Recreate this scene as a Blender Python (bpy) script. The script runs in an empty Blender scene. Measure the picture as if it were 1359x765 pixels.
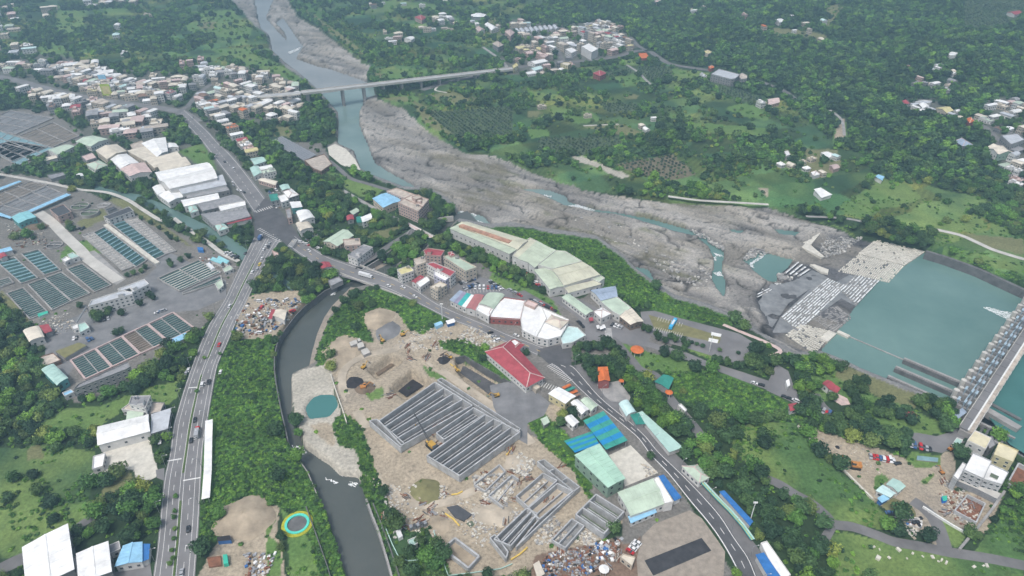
import bpy, math, random
import numpy as np
from math import radians, sin, cos, pi
from mathutils import Vector
rnd = random.Random(7)
S = bpy.context.scene
COL = S.collection
# ------------------------------------------------------------ camera, sky, sun, exposure
CAM_H = 300.0; PITCH = radians(34.0); F = 906.0; CU, CV = 679.5, 382.5
cam_d = bpy.data.cameras.new("camera"); cam = bpy.data.objects.new("camera", cam_d); COL.objects.link(cam)
cam.location = (0, 0, CAM_H); cam.rotation_euler = (pi/2 - PITCH, 0, 0)
cam_d.sensor_width = 36.0; cam_d.lens = 36.0*F/1359.0; cam_d.clip_start = 1.0; cam_d.clip_end = 9000.0
S.camera = cam
W = bpy.data.worlds.new("World"); S.world = W; W.use_nodes = True
SUN_EL, SUN_AZ = radians(62), radians(215)
nt = W.node_tree; nt.nodes.clear()
sky = nt.nodes.new('ShaderNodeTexSky'); sky.sky_type = 'NISHITA'; sky.sun_disc = False
sky.sun_elevation = SUN_EL; sky.sun_rotation = SUN_AZ; sky.air_density = 1.0; sky.dust_density = 5.0; sky.ozone_density = 1.0
bg = nt.nodes.new('ShaderNodeBackground'); bg.inputs[1].default_value = 0.13
wo = nt.nodes.new('ShaderNodeOutputWorld')
hs = nt.nodes.new('ShaderNodeHueSaturation'); hs.inputs['Saturation'].default_value = 0.6
nt.links.new(sky.outputs[0], hs.inputs['Color']); nt.links.new(hs.outputs[0], bg.inputs[0]); nt.links.new(bg.outputs[0], wo.inputs[0])
sun_d = bpy.data.lights.new("sun", 'SUN'); sun_d.energy = 1.5; sun_d.angle = radians(10); sun_d.color = (1.0, .975, .94)
sun = bpy.data.objects.new("sun", sun_d); COL.objects.link(sun)
sv = Vector((sin(SUN_AZ)*cos(SUN_EL), cos(SUN_AZ)*cos(SUN_EL), sin(SUN_EL)))
sun.rotation_euler = sv.to_track_quat('Z', 'Y').to_euler()
S.view_settings.view_transform = 'Standard'; S.view_settings.look = 'None'; S.view_settings.gamma = 1; S.view_settings.exposure = 0.45
S.cycles.max_bounces = 5; S.cycles.diffuse_bounces = 2; S.cycles.glossy_bounces = 2; S.cycles.volume_bounces = 0
S.cycles.transmission_bounces = 2; S.cycles.use_denoising = True
# ------------------------------------------------------------ photo geometry -> place
sP, cP = sin(PITCH), cos(PITCH)
def npnoise(x, y, seed=0):
    x = np.asarray(x, float); y = np.asarray(y, float)
    xi = np.floor(x).astype(np.int64); yi = np.floor(y).astype(np.int64); xf = x-xi; yf = y-yi
    def h(a, b):
        n = (a*374761393 + b*668265263 + seed*1442695041) & 0xffffffff
        n = ((n ^ (n >> 13))*1274126177) & 0xffffffff
        return ((n ^ (n >> 16)) & 0xffff)/65535.0
    u = xf*xf*(3-2*xf); v = yf*yf*(3-2*yf)
    return (h(xi, yi)*(1-u)+h(xi+1, yi)*u)*(1-v) + (h(xi, yi+1)*(1-u)+h(xi+1, yi+1)*u)*v
def fbm(x, y, o=4, seed=0):
    t = 0; a = .5
    for i in range(o): t = t+a*npnoise(x*2**i, y*2**i, seed+i*7); a *= .5
    return t
def hill(x, y):
    x = np.asarray(x, float); y = np.asarray(y, float)
    d = (x-227)*.92+(y-1103)*.39
    k = np.clip(d-15, 0, None)
    z = .11*k*k/(k+60) + np.clip(k/140, 0, 1)*(fbm(x/120, y/120, 3, 5)-.45)*34
    f = np.clip(y-1500, 0, None)
    return z+.12*f*f/(f+300)
def Gz(u, v, z=0.0):
    x = (u-CU)/F; yy = (CV-v)/F; t = (CAM_H-z)/(sP-yy*cP)
    return t*x, t*(cP+yy*sP)
def G(u, v, h=0.0):
    """the place on the ground seen at photo pixel u, v (for something h metres above the ground)"""
    z = h
    for _ in range(6):
        x, y = Gz(u, v, z); z = float(hill(x, y))+h
    return x, y, z-h
def PX(x, y, z):
    dx, dy, dz = x, y, z-CAM_H
    dep = dy*cP-dz*sP; up = dy*sP+dz*cP
    return CU+F*dx/dep, CV-F*up/dep
def q(code, s):
    """pixel list read off an enlarged part of the photo"""
    c, r = int(code[0]), int(code[1]); x0 = c*340; y0 = (0, 190, 380, 565)[r]
    o = []
    for p in s.split(','):
        a, b = p.split(); o.append((x0+float(a)/3.8235, y0+float(b)/3.8235))
    return o
def zz(x0, y0, k, s):
    o = []
    for p in s.split(','):
        a, b = p.split(); o.append((x0+float(a)/k, y0+float(b)/k))
    return o
def px(s):
    return [tuple(float(a) for a in p.split()) for p in s.split(',')]
def gp(pts, h=0.0): return [G(u, v, h)[:2] for u, v in pts]
# ------------------------------------------------------------ materials
MATS = {}
def lin(c):
    if isinstance(c, str):
        c = c.lstrip('#'); c = [int(c[i:i+2], 16)/255 for i in (0, 2, 4)]
    return tuple(((v/12.92) if v <= .04045 else ((v+.055)/1.055)**2.4) for v in c)
def mat(name, c, rough=.8, var=.25, scale=.5, bump=0.0, bscale=None, rand=0.0, spec=.3, metal=0, ribs=None, c2=None, det=6):
    if name in MATS: return MATS[name]
    m = bpy.data.materials.new(name); m.use_nodes = True; MATS[name] = m
    n = m.node_tree.nodes; l = m.node_tree.links; b = n['Principled BSDF']
    b.inputs['Roughness'].default_value = rough; b.inputs['Specular IOR Level'].default_value = spec; b.inputs['Metallic'].default_value = metal
    g = n.new('ShaderNodeNewGeometry')
    no = n.new('ShaderNodeTexNoise'); no.inputs['Scale'].default_value = scale; no.inputs['Detail'].default_value = det; no.inputs['Roughness'].default_value = .65
    l.new(g.outputs['Position'], no.inputs['Vector'])
    r = n.new('ShaderNodeValToRGB'); l.new(no.outputs['Fac'], r.inputs[0])
    e = r.color_ramp.elements; e[0].position = .3; e[1].position = .7
    lo = tuple(v*(1-var) for v in c)+(1,); hi = tuple(min(1, v*(1+var)) for v in (c2 or c))+(1,)
    e[0].color = lo; e[1].color = hi
    out = r.outputs[0]
    if rand:
        oi = n.new('ShaderNodeObjectInfo'); mp = n.new('ShaderNodeMapRange'); mp.inputs[3].default_value = 1-rand; mp.inputs[4].default_value = 1+rand
        l.new(oi.outputs['Random'], mp.inputs[0]); mx = n.new('ShaderNodeMix'); mx.data_type = 'RGBA'; mx.blend_type = 'MULTIPLY'; mx.inputs[0].default_value = 1
        l.new(out, mx.inputs[6]); l.new(mp.outputs[0], mx.inputs[7]); out = mx.outputs[2]
    l.new(out, b.inputs['Base Color'])
    if bump:
        bu = n.new('ShaderNodeBump'); bu.inputs['Distance'].default_value = bump; bu.inputs['Strength'].default_value = .6
        n2 = n.new('ShaderNodeTexNoise'); n2.inputs['Scale'].default_value = bscale or scale*4; n2.inputs['Detail'].default_value = 4
        l.new(g.outputs['Position'], n2.inputs['Vector']); l.new(n2.outputs[0], bu.inputs['Height']); l.new(bu.outputs[0], b.inputs['Normal'])
    return m
def M(key):
    """named palette; roofs and walls get a little individual variation"""
    if key in MATS: return MATS[key]
    P = PAL[key]
    if key[:5] == 'roof_' and len(P) > 2: P[2]['var'] = P[2]['var']+.07; P[2]['det'] = 10; P[2]['bump'] = .04
    return mat(key, P[0], *P[1:2], **(P[2] if len(P) > 2 else {}))
PAL = {
 'asphalt': ((.10, .10, .105), .9, dict(var=.22, scale=.12)), 'asphalt_pale': ((.17, .165, .165), .9, dict(var=.25, scale=.1)),
 'asphalt_dark': ((.05, .05, .055), .9, dict(var=.45, scale=.25, det=10)),
 'road_grey': ((.20, .195, .198), .9, dict(var=.24, scale=.05, det=10)),
 'concrete': ((.32, .31, .30), .85, dict(var=.3, scale=.15, bump=.05)), 'concrete_pale': ((.52, .50, .46), .85, dict(var=.2, scale=.1)),
 'concrete_dark': ((.14, .14, .14), .85, dict(var=.35, scale=.2)), 'paint_white': ((.75, .75, .73), .6, dict(var=.15, scale=1)),
 'dirt': ((.38, .315, .235), .95, dict(var=.4, scale=.08, bump=.2, det=10)), 'dirt_pale': ((.45, .39, .31), .95, dict(var=.35, scale=.07, bump=.2, det=10)),
 'gravel_grey': ((.2, .2, .205), .95, dict(var=.3, scale=.1, bump=.1)), 'brown_earth': ((.16, .12, .085), .95, dict(var=.3, scale=.2)),
 'grass_strip': ((.09,.14,.04), .95, dict(var=.3, scale=.5)),
 'olive': ((.20, .19, .09), .95, dict(var=.25, scale=.2)),
 'roof_white': ((.80, .795, .78), .5, dict(var=.12, scale=.15, rand=.06)), 'roof_cream': ((.66, .60, .50), .6, dict(var=.15, scale=.15, rand=.08)),
 'roof_green': ((.47, .56, .45), .55, dict(var=.14, scale=.12, rand=.08)), 'roof_mint': ((.42, .60, .54), .5, dict(var=.12, scale=.12)),
 'roof_pink': ((.58, .45, .42), .7, dict(var=.15, scale=.3, rand=.1)), 'roof_grey': ((.28, .28, .29), .7, dict(var=.25, scale=.3, rand=.15)),
 'roof_dark': ((.075, .078, .085), .7, dict(var=.25, scale=.3)), 'roof_red': ((.36, .07, .085), .6, dict(var=.2, scale=.3)),
 'roof_orange': ((.60, .16, .045), .6, dict(var=.2, scale=.3)), 'roof_blue': ((.04, .17, .44), .5, dict(var=.15, scale=.3)),
 'roof_sky': ((.30, .55, .74), .5, dict(var=.15, scale=.3)), 'roof_teal': ((.04, .25, .20), .6, dict(var=.2, scale=.3)),
 'roof_bright_green': ((.05, .32, .26), .5, dict(var=.15, scale=.3)), 'roof_yellow': ((.60, .54, .28), .6, dict(var=.15, scale=.3)),
 'roof_brown': ((.24, .15, .11), .8, dict(var=.3, scale=.3, rand=.15)), 'roof_beige': ((.48, .42, .36), .8, dict(var=.25, scale=.3, rand=.12)),
 'wall_white': ((.62, .61, .59), .8, dict(var=.15, scale=.3, rand=.1)), 'wall_cream': ((.52, .46, .38), .8, dict(var=.18, scale=.3, rand=.12)),
 'wall_pink': ((.46, .34, .30), .8, dict(var=.2, scale=.3, rand=.1)), 'wall_grey': ((.27, .27, .27), .8, dict(var=.25, scale=.3, rand=.15)),
 'wall_green': ((.24, .34, .27), .7, dict(var=.15, scale=.3)), 'wall_teal': ((.12, .36, .36), .7, dict(var=.15, scale=.3)),
 'glass_dark': ((.06, .07, .08), .15, dict(var=.3, scale=.5, spec=.6)), 'metal_grey': ((.3, .31, .33), .5, dict(var=.2, scale=1, metal=.3)),
 'steel_blue': ((.35, .45, .52), .5, dict(var=.2, scale=1)), 'machine_yellow': ((.50, .30, .06), .5, dict(var=.15, scale=2)),
 'machine_orange': ((.50, .22, .06), .5, dict(var=.15, scale=2)), 'rubber': ((.02, .02, .02), .8, dict(var=.2, scale=2)),
 'car_white': ((.72, .72, .72), .3, dict(var=.05, scale=1, spec=.5)), 'car_black': ((.02, .021, .025), .3, dict(var=.1, scale=1, spec=.5)),
 'car_silver': ((.38, .39, .41), .3, dict(var=.08, scale=1, spec=.5)), 'car_red': ((.5, .02, .025), .3, dict(var=.1, scale=1, spec=.5)),
 'car_blue': ((.05, .12, .28), .3, dict(var=.1, scale=1, spec=.5)), 'bus_blue': ((.05, .42, .72), .4, dict(var=.1, scale=1)),
 'car_yellow': ((.65, .5, .03), .3, dict(var=.1, scale=1)),
 'bark': ((.10, .075, .055), .95, dict(var=.3, scale=1)), 'brick_pink': ((.50, .39, .37), .8, dict(var=.15, scale=.4)),
 'pipe_yellow': ((.70, .50, .12), .6, dict(var=.2, scale=.5)), 'rust': ((.22, .10, .06), .9, dict(var=.4, scale=.4)),
 'plastic_green': ((.05, .45, .32), .5, dict(var=.15, scale=.4)), 'soil_black': ((.035, .032, .035), .95, dict(var=.4, scale=.3, bump=.3)),
 'plastic_cyan': ((.10,.62,.50), .5, dict(var=.1, scale=1)), 'moss_yellow': ((.40,.40,.04), .9, dict(var=.3, scale=1)), 'foam_white': ((.78,.80,.80), .7, dict(var=.12, scale=1.5)), 'wet_concrete': ((.22,.225,.228), .45, dict(var=.35, scale=.15)),
 'brown_bed': ((.19,.165,.14), .9, dict(var=.35, scale=.1)), 'moss_water': ((.12,.15,.10), .5, dict(var=.3, scale=.3)), 'site_concrete': ((.42,.425,.43), .85, dict(var=.28, scale=.25, det=8)), 'site_floor': ((.24,.24,.24), .85, dict(var=.5, scale=.3, det=8)),
 'roof_pale_metal': ((.50,.52,.55), .5, dict(var=.15, scale=.2)), 'roof_cyan': ((.28,.58,.62), .5, dict(var=.1, scale=.2)), 'roof_bluegrey': ((.33,.40,.50), .5, dict(var=.15, scale=.2)), 'roof_lilac': ((.30,.27,.38), .6, dict(var=.15, scale=.2)), 'roof_teal2': ((.06,.42,.40), .5, dict(var=.1, scale=.2)),
 'roof_brick': ((.42,.17,.17), .7, dict(var=.15, scale=.2)), 'roof_rust': ((.42,.24,.17), .8, dict(var=.35, scale=.3)), 'roof_ice': ((.55,.72,.70), .5, dict(var=.1, scale=.2)), 'roof_yellowish': ((.66,.60,.42), .7, dict(var=.1, scale=.2)), 'roof_lime': ((.42,.55,.06), .6, dict(var=.1, scale=.2)), 'roof_cobalt': ((.02,.24,.50), .5, dict(var=.1, scale=.2)), 'roof_mint2': ((.40,.60,.48), .5, dict(var=.1, scale=.15)),
 'wall_lilac': ((.45,.44,.55), .8, dict(var=.12, scale=.3)), 'wall_red': ((.30,.10,.09), .8, dict(var=.2, scale=.3)), 'wall_brown': ((.20,.15,.12), .8, dict(var=.2, scale=.3)), 'wall_yellow': ((.55,.50,.30), .8, dict(var=.15, scale=.3)), 'wall_blue': ((.05,.15,.38), .7, dict(var=.15, scale=.3)), 'wall_pale_frame': ((.40,.41,.42), .7, dict(var=.35, scale=1.2)), 'solar_blue': ((.03,.045,.085), .25, dict(var=.2, scale=.3, spec=.6)),
 'gravel_tan': ((.31, .27, .225), .95, dict(var=.25, scale=.3, bump=.1, det=10)),
 'roof_mill': ((.56, .55, .43), .55, dict(var=.12, scale=.12)), 'roof_mill2': ((.49, .55, .43), .55, dict(var=.12, scale=.12)), 'deck_pale': ((.42, .42, .41), .85, dict(var=.15, scale=.1)),
 'pit_grey': ((.10, .10, .105), .95, dict(var=.35, scale=.25, bump=.3)),
 'filter_water': ((.045, .095, .085), .25, dict(var=.3, scale=.15, spec=.5)), 'basin_blue': ((.20, .33, .36), .5, dict(var=.2, scale=.3)),
 'cloth_blue': ((.02, .18, .62), .6, dict(var=.2, scale=.5)), 'pale_stone': ((.60, .57, .50), .9, dict(var=.2, scale=.3)),
}
# ------------------------------------------------------------ mesh helpers
def link(name, me, parent=None, mats=None):
    o = bpy.data.objects.new(name, me); COL.objects.link(o)
    if parent: o.parent = parent
    if mats:
        for m in mats: me.materials.append(m)
    return o
def meshnp(name, V, Q, smooth=False):
    """mesh from numpy vertex and quad/tri arrays"""
    me = bpy.data.meshes.new(name); V = np.asarray(V, np.float32); Q = np.asarray(Q, np.int32); k = Q.shape[1]
    me.vertices.add(len(V)); me.vertices.foreach_set('co', V.ravel()); me.loops.add(Q.size); me.loops.foreach_set('vertex_index', Q.ravel())
    me.polygons.add(len(Q)); me.polygons.foreach_set('loop_start', np.arange(0, Q.size, k, dtype=np.int32)); me.polygons.foreach_set('loop_total', np.full(len(Q), k, np.int32))
    me.polygons.foreach_set('use_smooth', np.full(len(Q), smooth)); me.update(); me.validate(); return me
HZ_TOP = 470
def struct(o): o['kind'] = 'structure'; return o
def stuff(o): o['kind'] = 'stuff'; return o
def thing(o, label, cat, group=None):
    o['label'] = label; o['category'] = cat
    if group: o['group'] = group
    return o
def empty(name, x=0, y=0, z=0, rz=0, label=None, cat=None, group=None):
    o = bpy.data.objects.new(name, None); COL.objects.link(o); o.location = (x, y, z); o.rotation_euler = (0, 0, rz); o.empty_display_size = .5
    if label: thing(o, label, cat, group)
    return o
class MB:
    """collects faces into one mesh, several materials allowed"""
    def __init__(s): s.v = []; s.f = []; s.m = []; s.mats = []
    def mi(s, m):
        m = M(m) if isinstance(m, str) else m
        if m not in s.mats: s.mats.append(m)
        return s.mats.index(m)
    def face(s, pts, m='concrete'):
        i = len(s.v); s.v += [tuple(p) for p in pts]; s.f.append(tuple(range(i, i+len(pts)))); s.m.append(s.mi(m)); return s
    def prism(s, poly, z0, z1, m='concrete', top=None, bottom=False):
        """poly: xy list; z0, z1 floats or per-vertex z1 list"""
        n = len(poly)
        a = sum(poly[i][0]*poly[(i+1) % n][1]-poly[(i+1) % n][0]*poly[i][1] for i in range(n))
        if a < 0:
            poly = poly[::-1]
            if isinstance(z1, (list, tuple)): z1 = list(z1)[::-1]
        zt = z1 if isinstance(z1, (list, tuple)) else [z1]*n
        i0 = len(s.v); s.v += [(x, y, z0) for x, y in poly]+[(p[0], p[1], z) for p, z in zip(poly, zt)]
        k = s.mi(m)
        for i in range(n):
            j = (i+1) % n; s.f.append((i0+i, i0+j, i0+n+j, i0+n+i)); s.m.append(k)
        s.f.append(tuple(i0+n+i for i in range(n))); s.m.append(s.mi(top or m))
        if bottom: s.f.append(tuple(i0+n-1-i for i in range(n))); s.m.append(k)
        return s
    def box(s, cx, cy, z0, w, d, h, rz=0, m='concrete', top=None, bottom=True):
        c, n = cos(rz), sin(rz)
        P = [(cx+a*w/2*c-b*d/2*n, cy+a*w/2*n+b*d/2*c) for a, b in ((-1, -1), (1, -1), (1, 1), (-1, 1))]
        return s.prism(P, z0, z0+h, m, top, bottom)
    def bar(s, a, b, w, h, m='concrete', z0=None):
        """box laid from point a to point b, width w, height h; a, b have z (bottom)"""
        a = Vector(a if len(a) == 3 else (a[0], a[1], z0 or 0)); b = Vector(b if len(b) == 3 else (b[0], b[1], z0 or 0))
        d = b-a; n = Vector((-d.y, d.x, 0))
        n = n.normalized()*w/2 if n.length > 1e-6 else Vector((w/2, 0, 0))
        up = Vector((0, 0, h)); P = [a-n, b-n, b+n, a+n]; k = s.mi(m); i0 = len(s.v)
        s.v += [tuple(p) for p in P]+[tuple(p+up) for p in P]
        for f in ((0, 1, 5, 4), (1, 2, 6, 5), (2, 3, 7, 6), (3, 0, 4, 7), (4, 5, 6, 7), (3, 2, 1, 0)): s.f.append(tuple(i0+t for t in f)); s.m.append(k)
        return s
    def tube(s, a, b, r0, r1=None, m='metal_grey', n=8, cap=True):
        a = Vector(a); b = Vector(b); r1 = r0 if r1 is None else r1; d = (b-a).normalized()
        u = d.orthogonal().normalized(); w = d.cross(u); k = s.mi(m); i0 = len(s.v)
        for p, r in ((a, r0), (b, r1)):
            for i in range(n): t = 2*pi*i/n; s.v.append(tuple(p+(u*cos(t)+w*sin(t))*r))
        for i in range(n): j = (i+1) % n; s.f.append((i0+i, i0+j, i0+n+j, i0+n+i)); s.m.append(k)
        if cap: s.f.append(tuple(i0+n+i for i in range(n))); s.m.append(k); s.f.append(tuple(i0+n-1-i for i in range(n))); s.m.append(k)
        return s
    def build(s, name, parent=None, smooth=False, bevel=0):
        me = bpy.data.meshes.new(name); me.from_pydata(s.v, [], s.f)
        for m in s.mats: me.materials.append(m)
        me.polygons.foreach_set('material_index', s.m)
        if smooth: me.polygons.foreach_set('use_smooth', [True]*len(s.f))
        me.update(); o = link(name, me, parent)
        if bevel:
            b = o.modifiers.new('bevel', 'BEVEL'); b.width = bevel; b.segments = 1; b.limit_method = 'ANGLE'
        return o
def copy_tree(o, parent=None):
    c = o.copy(); COL.objects.link(c); c.parent = parent
    for ch in list(o.children): copy_tree(ch, c)
    return c
ONES = "zeroth first second third fourth fifth sixth seventh eighth ninth tenth eleventh twelfth thirteenth fourteenth fifteenth sixteenth seventeenth eighteenth nineteenth".split()
TENS = [None, None, 'twent', 'thirt', 'fort', 'fift', 'sixt', 'sevent', 'eight', 'ninet']
def ordw(n):
    if n < 20: return ONES[n]
    if n > 99: return 'hundred-and-'+ordw(n-100) if n > 100 else 'hundredth'
    return TENS[n//10]+('ieth' if n % 10 == 0 else 'y-'+ONES[n % 10])
# ------------------------------------------------------------ land cover read off the photo (one value per photo pixel, with margins)
U0, V0, UW, VH = -420, -160, 2200, 1200
CLS = np.zeros((VH, UW), np.uint8); BLOCK = np.zeros((VH, UW), bool)
def fill_mask(pts):
    P = np.array(pts, float); u0 = max(int(P[:, 0].min())-1, U0); u1 = min(int(P[:, 0].max())+2, U0+UW); v0 = max(int(P[:, 1].min())-1, V0); v1 = min(int(P[:, 1].max())+2, V0+VH)
    if u1 <= u0 or v1 <= v0: return None
    uu, vv = np.meshgrid(np.arange(u0, u1)+.5, np.arange(v0, v1)+.5); ins = np.zeros(uu.shape, bool); n = len(P)
    for i in range(n):
        x1, y1 = P[i]; x2, y2 = P[(i+1) % n]
        if y1 == y2: continue
        c = ((y1 > vv) != (y2 > vv)) & (uu < (x2-x1)*(vv-y1)/(y2-y1)+x1); ins ^= c
    return (slice(v0-V0, v1-V0), slice(u0-U0, u1-U0)), ins
def paint(pts, c, arr=None):
    r = fill_mask(pts)
    if r is None: return
    a = CLS if arr is None else arr
    a[r[0]][r[1]] = c
def ribbon_px(pts, w):
    L, R = [], []
    for i, p in enumerate(pts):
        a = pts[max(0, i-1)]; b = pts[min(len(pts)-1, i+1)]; dx, dy = b[0]-a[0], b[1]-a[1]; l = math.hypot(dx, dy) or 1
        ww = w[i] if isinstance(w, (list, tuple)) else w
        L.append((p[0]-dy/l*ww/2, p[1]+dx/l*ww/2)); R.append((p[0]+dy/l*ww/2, p[1]-dx/l*ww/2))
    return L+R[::-1]
def blur(a, r):
    a = a.astype(np.float32)
    for ax in (0, 1):
        for _ in range(2):
            p = np.pad(a, [(r+1, r) if i == ax else (0, 0) for i in (0, 1)], 'edge'); c = np.cumsum(p, axis=ax, dtype=np.float64)
            n = a.shape[ax]; k = 2*r+1
            a = ((c[k:k+n]-c[:n]) if ax == 0 else (c[:, k:k+n]-c[:, :n]))/k; a = a.astype(np.float32)
    return a
def samp(arr, u, v):
    iu = np.clip(np.asarray(u)-U0, 0, UW-1.01); iv = np.clip(np.asarray(v)-V0, 0, VH-1.01)
    if arr.dtype == np.uint8 or arr.dtype == bool: return arr[iv.astype(int), iu.astype(int)]
    iu = np.clip(iu-.5, 0, UW-2); iv = np.clip(iv-.5, 0, VH-2)
    x0 = iu.astype(int); y0 = iv.astype(int); fx = iu-x0; fy = iv-y0
    return (arr[y0, x0]*(1-fx)+arr[y0, x0+1]*fx)*(1-fy)+(arr[y0+1, x0]*(1-fx)+arr[y0+1, x0+1]*fx)*fy
# ============================================================ LAND COVER
# 16 town plots  0 wood  1 grass  2 scrub  3 orchard  4 dirt  5 town ground  7 river rock  8 concrete  9 olive field  10 open woodland  12 orchard on bare soil  13 meadow with bushes  14 sand bar  15 cut (no trees)
FORE, GRASS, SCRUB, ORCH, DIRT, TOWN, ROCK, CONC, OLIVE, OPENW, ORCHB, MEAD, SAND, TRIB, PLOT, BROWN = 0, 1, 2, 3, 4, 5, 7, 8, 9, 10, 12, 13, 14, 15, 16, 17
paint(px("-420 -160, 330 -160, 345 30, 372 70, 420 118, 330 88, 0 85, -420 80"), OPENW)
paint(px("380 -160, 700 -160, 700 20, 655 60, 690 90, 500 112, 480 80, 420 30"), OPENW)
paint(px("500 125, 690 95, 880 82, 950 112, 1040 135, 1110 190, 1180 215, 1240 250, 1300 260, 1359 290, 1500 330, 1500 420, 1359 378, 1229 331, 1117 300, 1020 271, 890 266, 770 247, 615 200, 560 165"), OPENW)
paint(px("600 -60, 820 -60, 820 0, 700 10"), OPENW)
for s in ["290 50, 450 60, 420 130, 350 180, 280 140", "880 60, 1180 50, 1280 150, 1250 220, 1000 170, 900 140", "200 220, 280 215, 420 300, 260 300, 200 260", "620 320, 800 320, 760 350, 640 350", "520 45, 650 45, 620 75, 530 72", "1060 250, 1290 240, 1290 330, 1200 310"]: paint(q('00', s), GRASS)
paint(q('00', "1005 115, 1100 110, 1095 150, 1010 150"), OLIVE)
paint(q('10', "-60 260, 60 300, 120 330, 230 400, 200 440, 100 410, -60 380"), GRASS)
paint(q('10', "170 0, 330 120, 450 200, 560 270, 600 340, 760 330, 700 250, 560 180, 330 60, 260 0"), SCRUB)
for s in ["640 350, 860 350, 1000 340, 860 400, 700 410, 620 400", "640 0, 900 20, 930 50, 760 60, 650 50", "640 480, 800 470, 840 540, 700 520", "790 620, 850 560, 960 580, 940 700, 840 650"]: paint(q('10', s), GRASS)
for s in ["200 20, 330 140, 430 200, 560 300, 590 340, 540 260, 470 200, 300 80", "870 480, 1000 470, 1160 510, 1100 525, 920 520", "590 370, 650 370, 650 420, 600 415", "1170 90, 1230 90, 1220 120, 1180 120", "620 490, 800 520, 850 620, 1000 700, 1300 740, 1100 690, 900 560, 760 490"]: paint(q('10', s), OLIVE)
paint(q('10', "870 570, 1300 540, 1300 700, 1000 690"), ORCH)
for s in ["800 350, 1010 370, 990 410, 830 420", "510 390, 640 370, 700 430, 560 440", "190 540, 400 570, 450 610, 330 630, 200 580", "60 650, 180 660, 190 690, 100 705", "1080 550, 1180 520, 1300 570, 1300 615, 1150 590", "60 460, 230 480, 220 510, 120 510", "900 620, 1300 650, 1300 700, 1100 690, 920 660", "520 310, 620 300, 640 330, 540 330", "780 570, 900 590, 880 610, 800 600", "0 270, 130 265, 130 300, 0 310"]: paint(q('20', s), GRASS)
for s in ["360 640, 560 630, 700 690, 520 690", "560 480, 640 480, 640 505, 570 500", "80 560, 150 570, 120 595, 80 590", "980 200, 1120 210, 1110 230, 990 225"]: paint(q('20', s), OLIVE)
for s in ["560 340, 800 340, 820 390, 700 410, 620 370", "450 370, 600 340, 620 370, 500 385", "150 700, 550 690, 560 765, 130 765", "1020 420, 1200 470, 1270 510, 1200 525, 1050 470", "430 520, 640 530, 620 580, 480 570"]: paint(q('20', s), ORCH)
paint(q('21', "130 -10, 500 -10, 420 60, 200 60"), ORCH)
paint(q('21', "700 60, 900 60, 1000 110, 1300 60, 1300 290, 830 265, 930 170, 820 70"), MEAD)
paint(q('21', "500 110, 810 55, 935 160, 800 192, 690 175"), ORCHB)
paint(q('21', "300 65, 350 65, 480 120, 600 165, 560 185, 420 120, 330 95"), SAND)
paint(q('21', "1250 235, 1300 230, 1300 275"), DIRT); paint(q('31', "0 230, 40 240, 40 275, 0 275"), DIRT)
paint(q('31', "0 60, 230 180, 230 230, 470 290, 620 180, 720 230, 800 330, 1060 370, 1120 440, 1300 480, 1300 720, 800 530, 690 510, 500 465, 370 420, 0 300"), MEAD)
paint(q('31', "180 30, 350 30, 380 130, 250 180, 200 170"), OLIVE)
paint(q('31', "120 330, 420 380, 620 400, 760 440, 840 500, 800 530, 690 510, 500 465, 370 410, 190 365"), FORE)
for s in ["420 280, 560 190, 700 200, 780 280, 640 330, 520 330", "330 330, 420 290, 560 350, 440 380", "980 360, 1060 370, 1110 430, 1100 455, 860 440", "1120 400, 1220 440, 1220 470, 1130 460", "880 520, 1300 620, 1300 670, 900 560"]: paint(q('31', s), GRASS)
paint(q('31', "1000 455, 1297 490, 1297 570, 1040 510"), OLIVE)
paint(q('30', "330 600, 390 600, 400 720, 330 730"), GRASS); paint(q('30', "365 600, 385 600, 388 700, 350 730, 335 690"), DIRT)
for s in ["0 140, 150 150, 300 180, 300 200, 20 190", "280 30, 400 20, 330 110, 300 170, 270 160, 300 90"]: paint(q('30', s), OLIVE)
paint(q('30', "1000 0, 1297 0, 1297 90, 1150 150, 1000 150, 980 60"), ORCH)
# towns
TOWNP = px("-60 80, 75 72, 150 90, 205 92, 260 100, 300 88, 340 90, 400 112, 402 150, 345 168, 300 150, 290 180, 330 225, 345 215, 400 290, 395 312, 370 322, 338 302, 285 250, 205 215, 160 200, 90 190, 50 145, 0 150, -60 150")
paint(TOWNP, PLOT)
paint(q('20', "0 100, 220 120, 340 120, 450 100, 580 170, 640 240, 520 290, 380 310, 300 370, 100 390, 0 380, -60 380, -60 100"), PLOT)
paint(q('00', "0 30, 90 0, 90 100, 0 60"), PLOT); paint(q('30', "690 500, 840 500, 960 590, 940 620, 800 570, 700 570"), PLOT); paint(q('30', "1090 490, 1300 500, 1300 1100, 1150 765, 1090 600"), PLOT)
for s in ["700 100, 840 60, 900 30, 1010 90, 900 150, 800 230, 690 240", "60 440, 190 440, 190 520, 0 570, 0 500", "190 520, 350 520, 350 590, 190 580", "640 560, 720 520, 720 600, 660 620", "480 640, 600 620, 640 690, 480 690", "820 640, 960 620, 980 720, 860 740", "800 430, 990 420, 1010 540, 900 540", "340 620, 420 620, 420 680, 340 680", "1130 630, 1240 650, 1300 765, 1200 700"]: paint(q('00', s), FORE)
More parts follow.
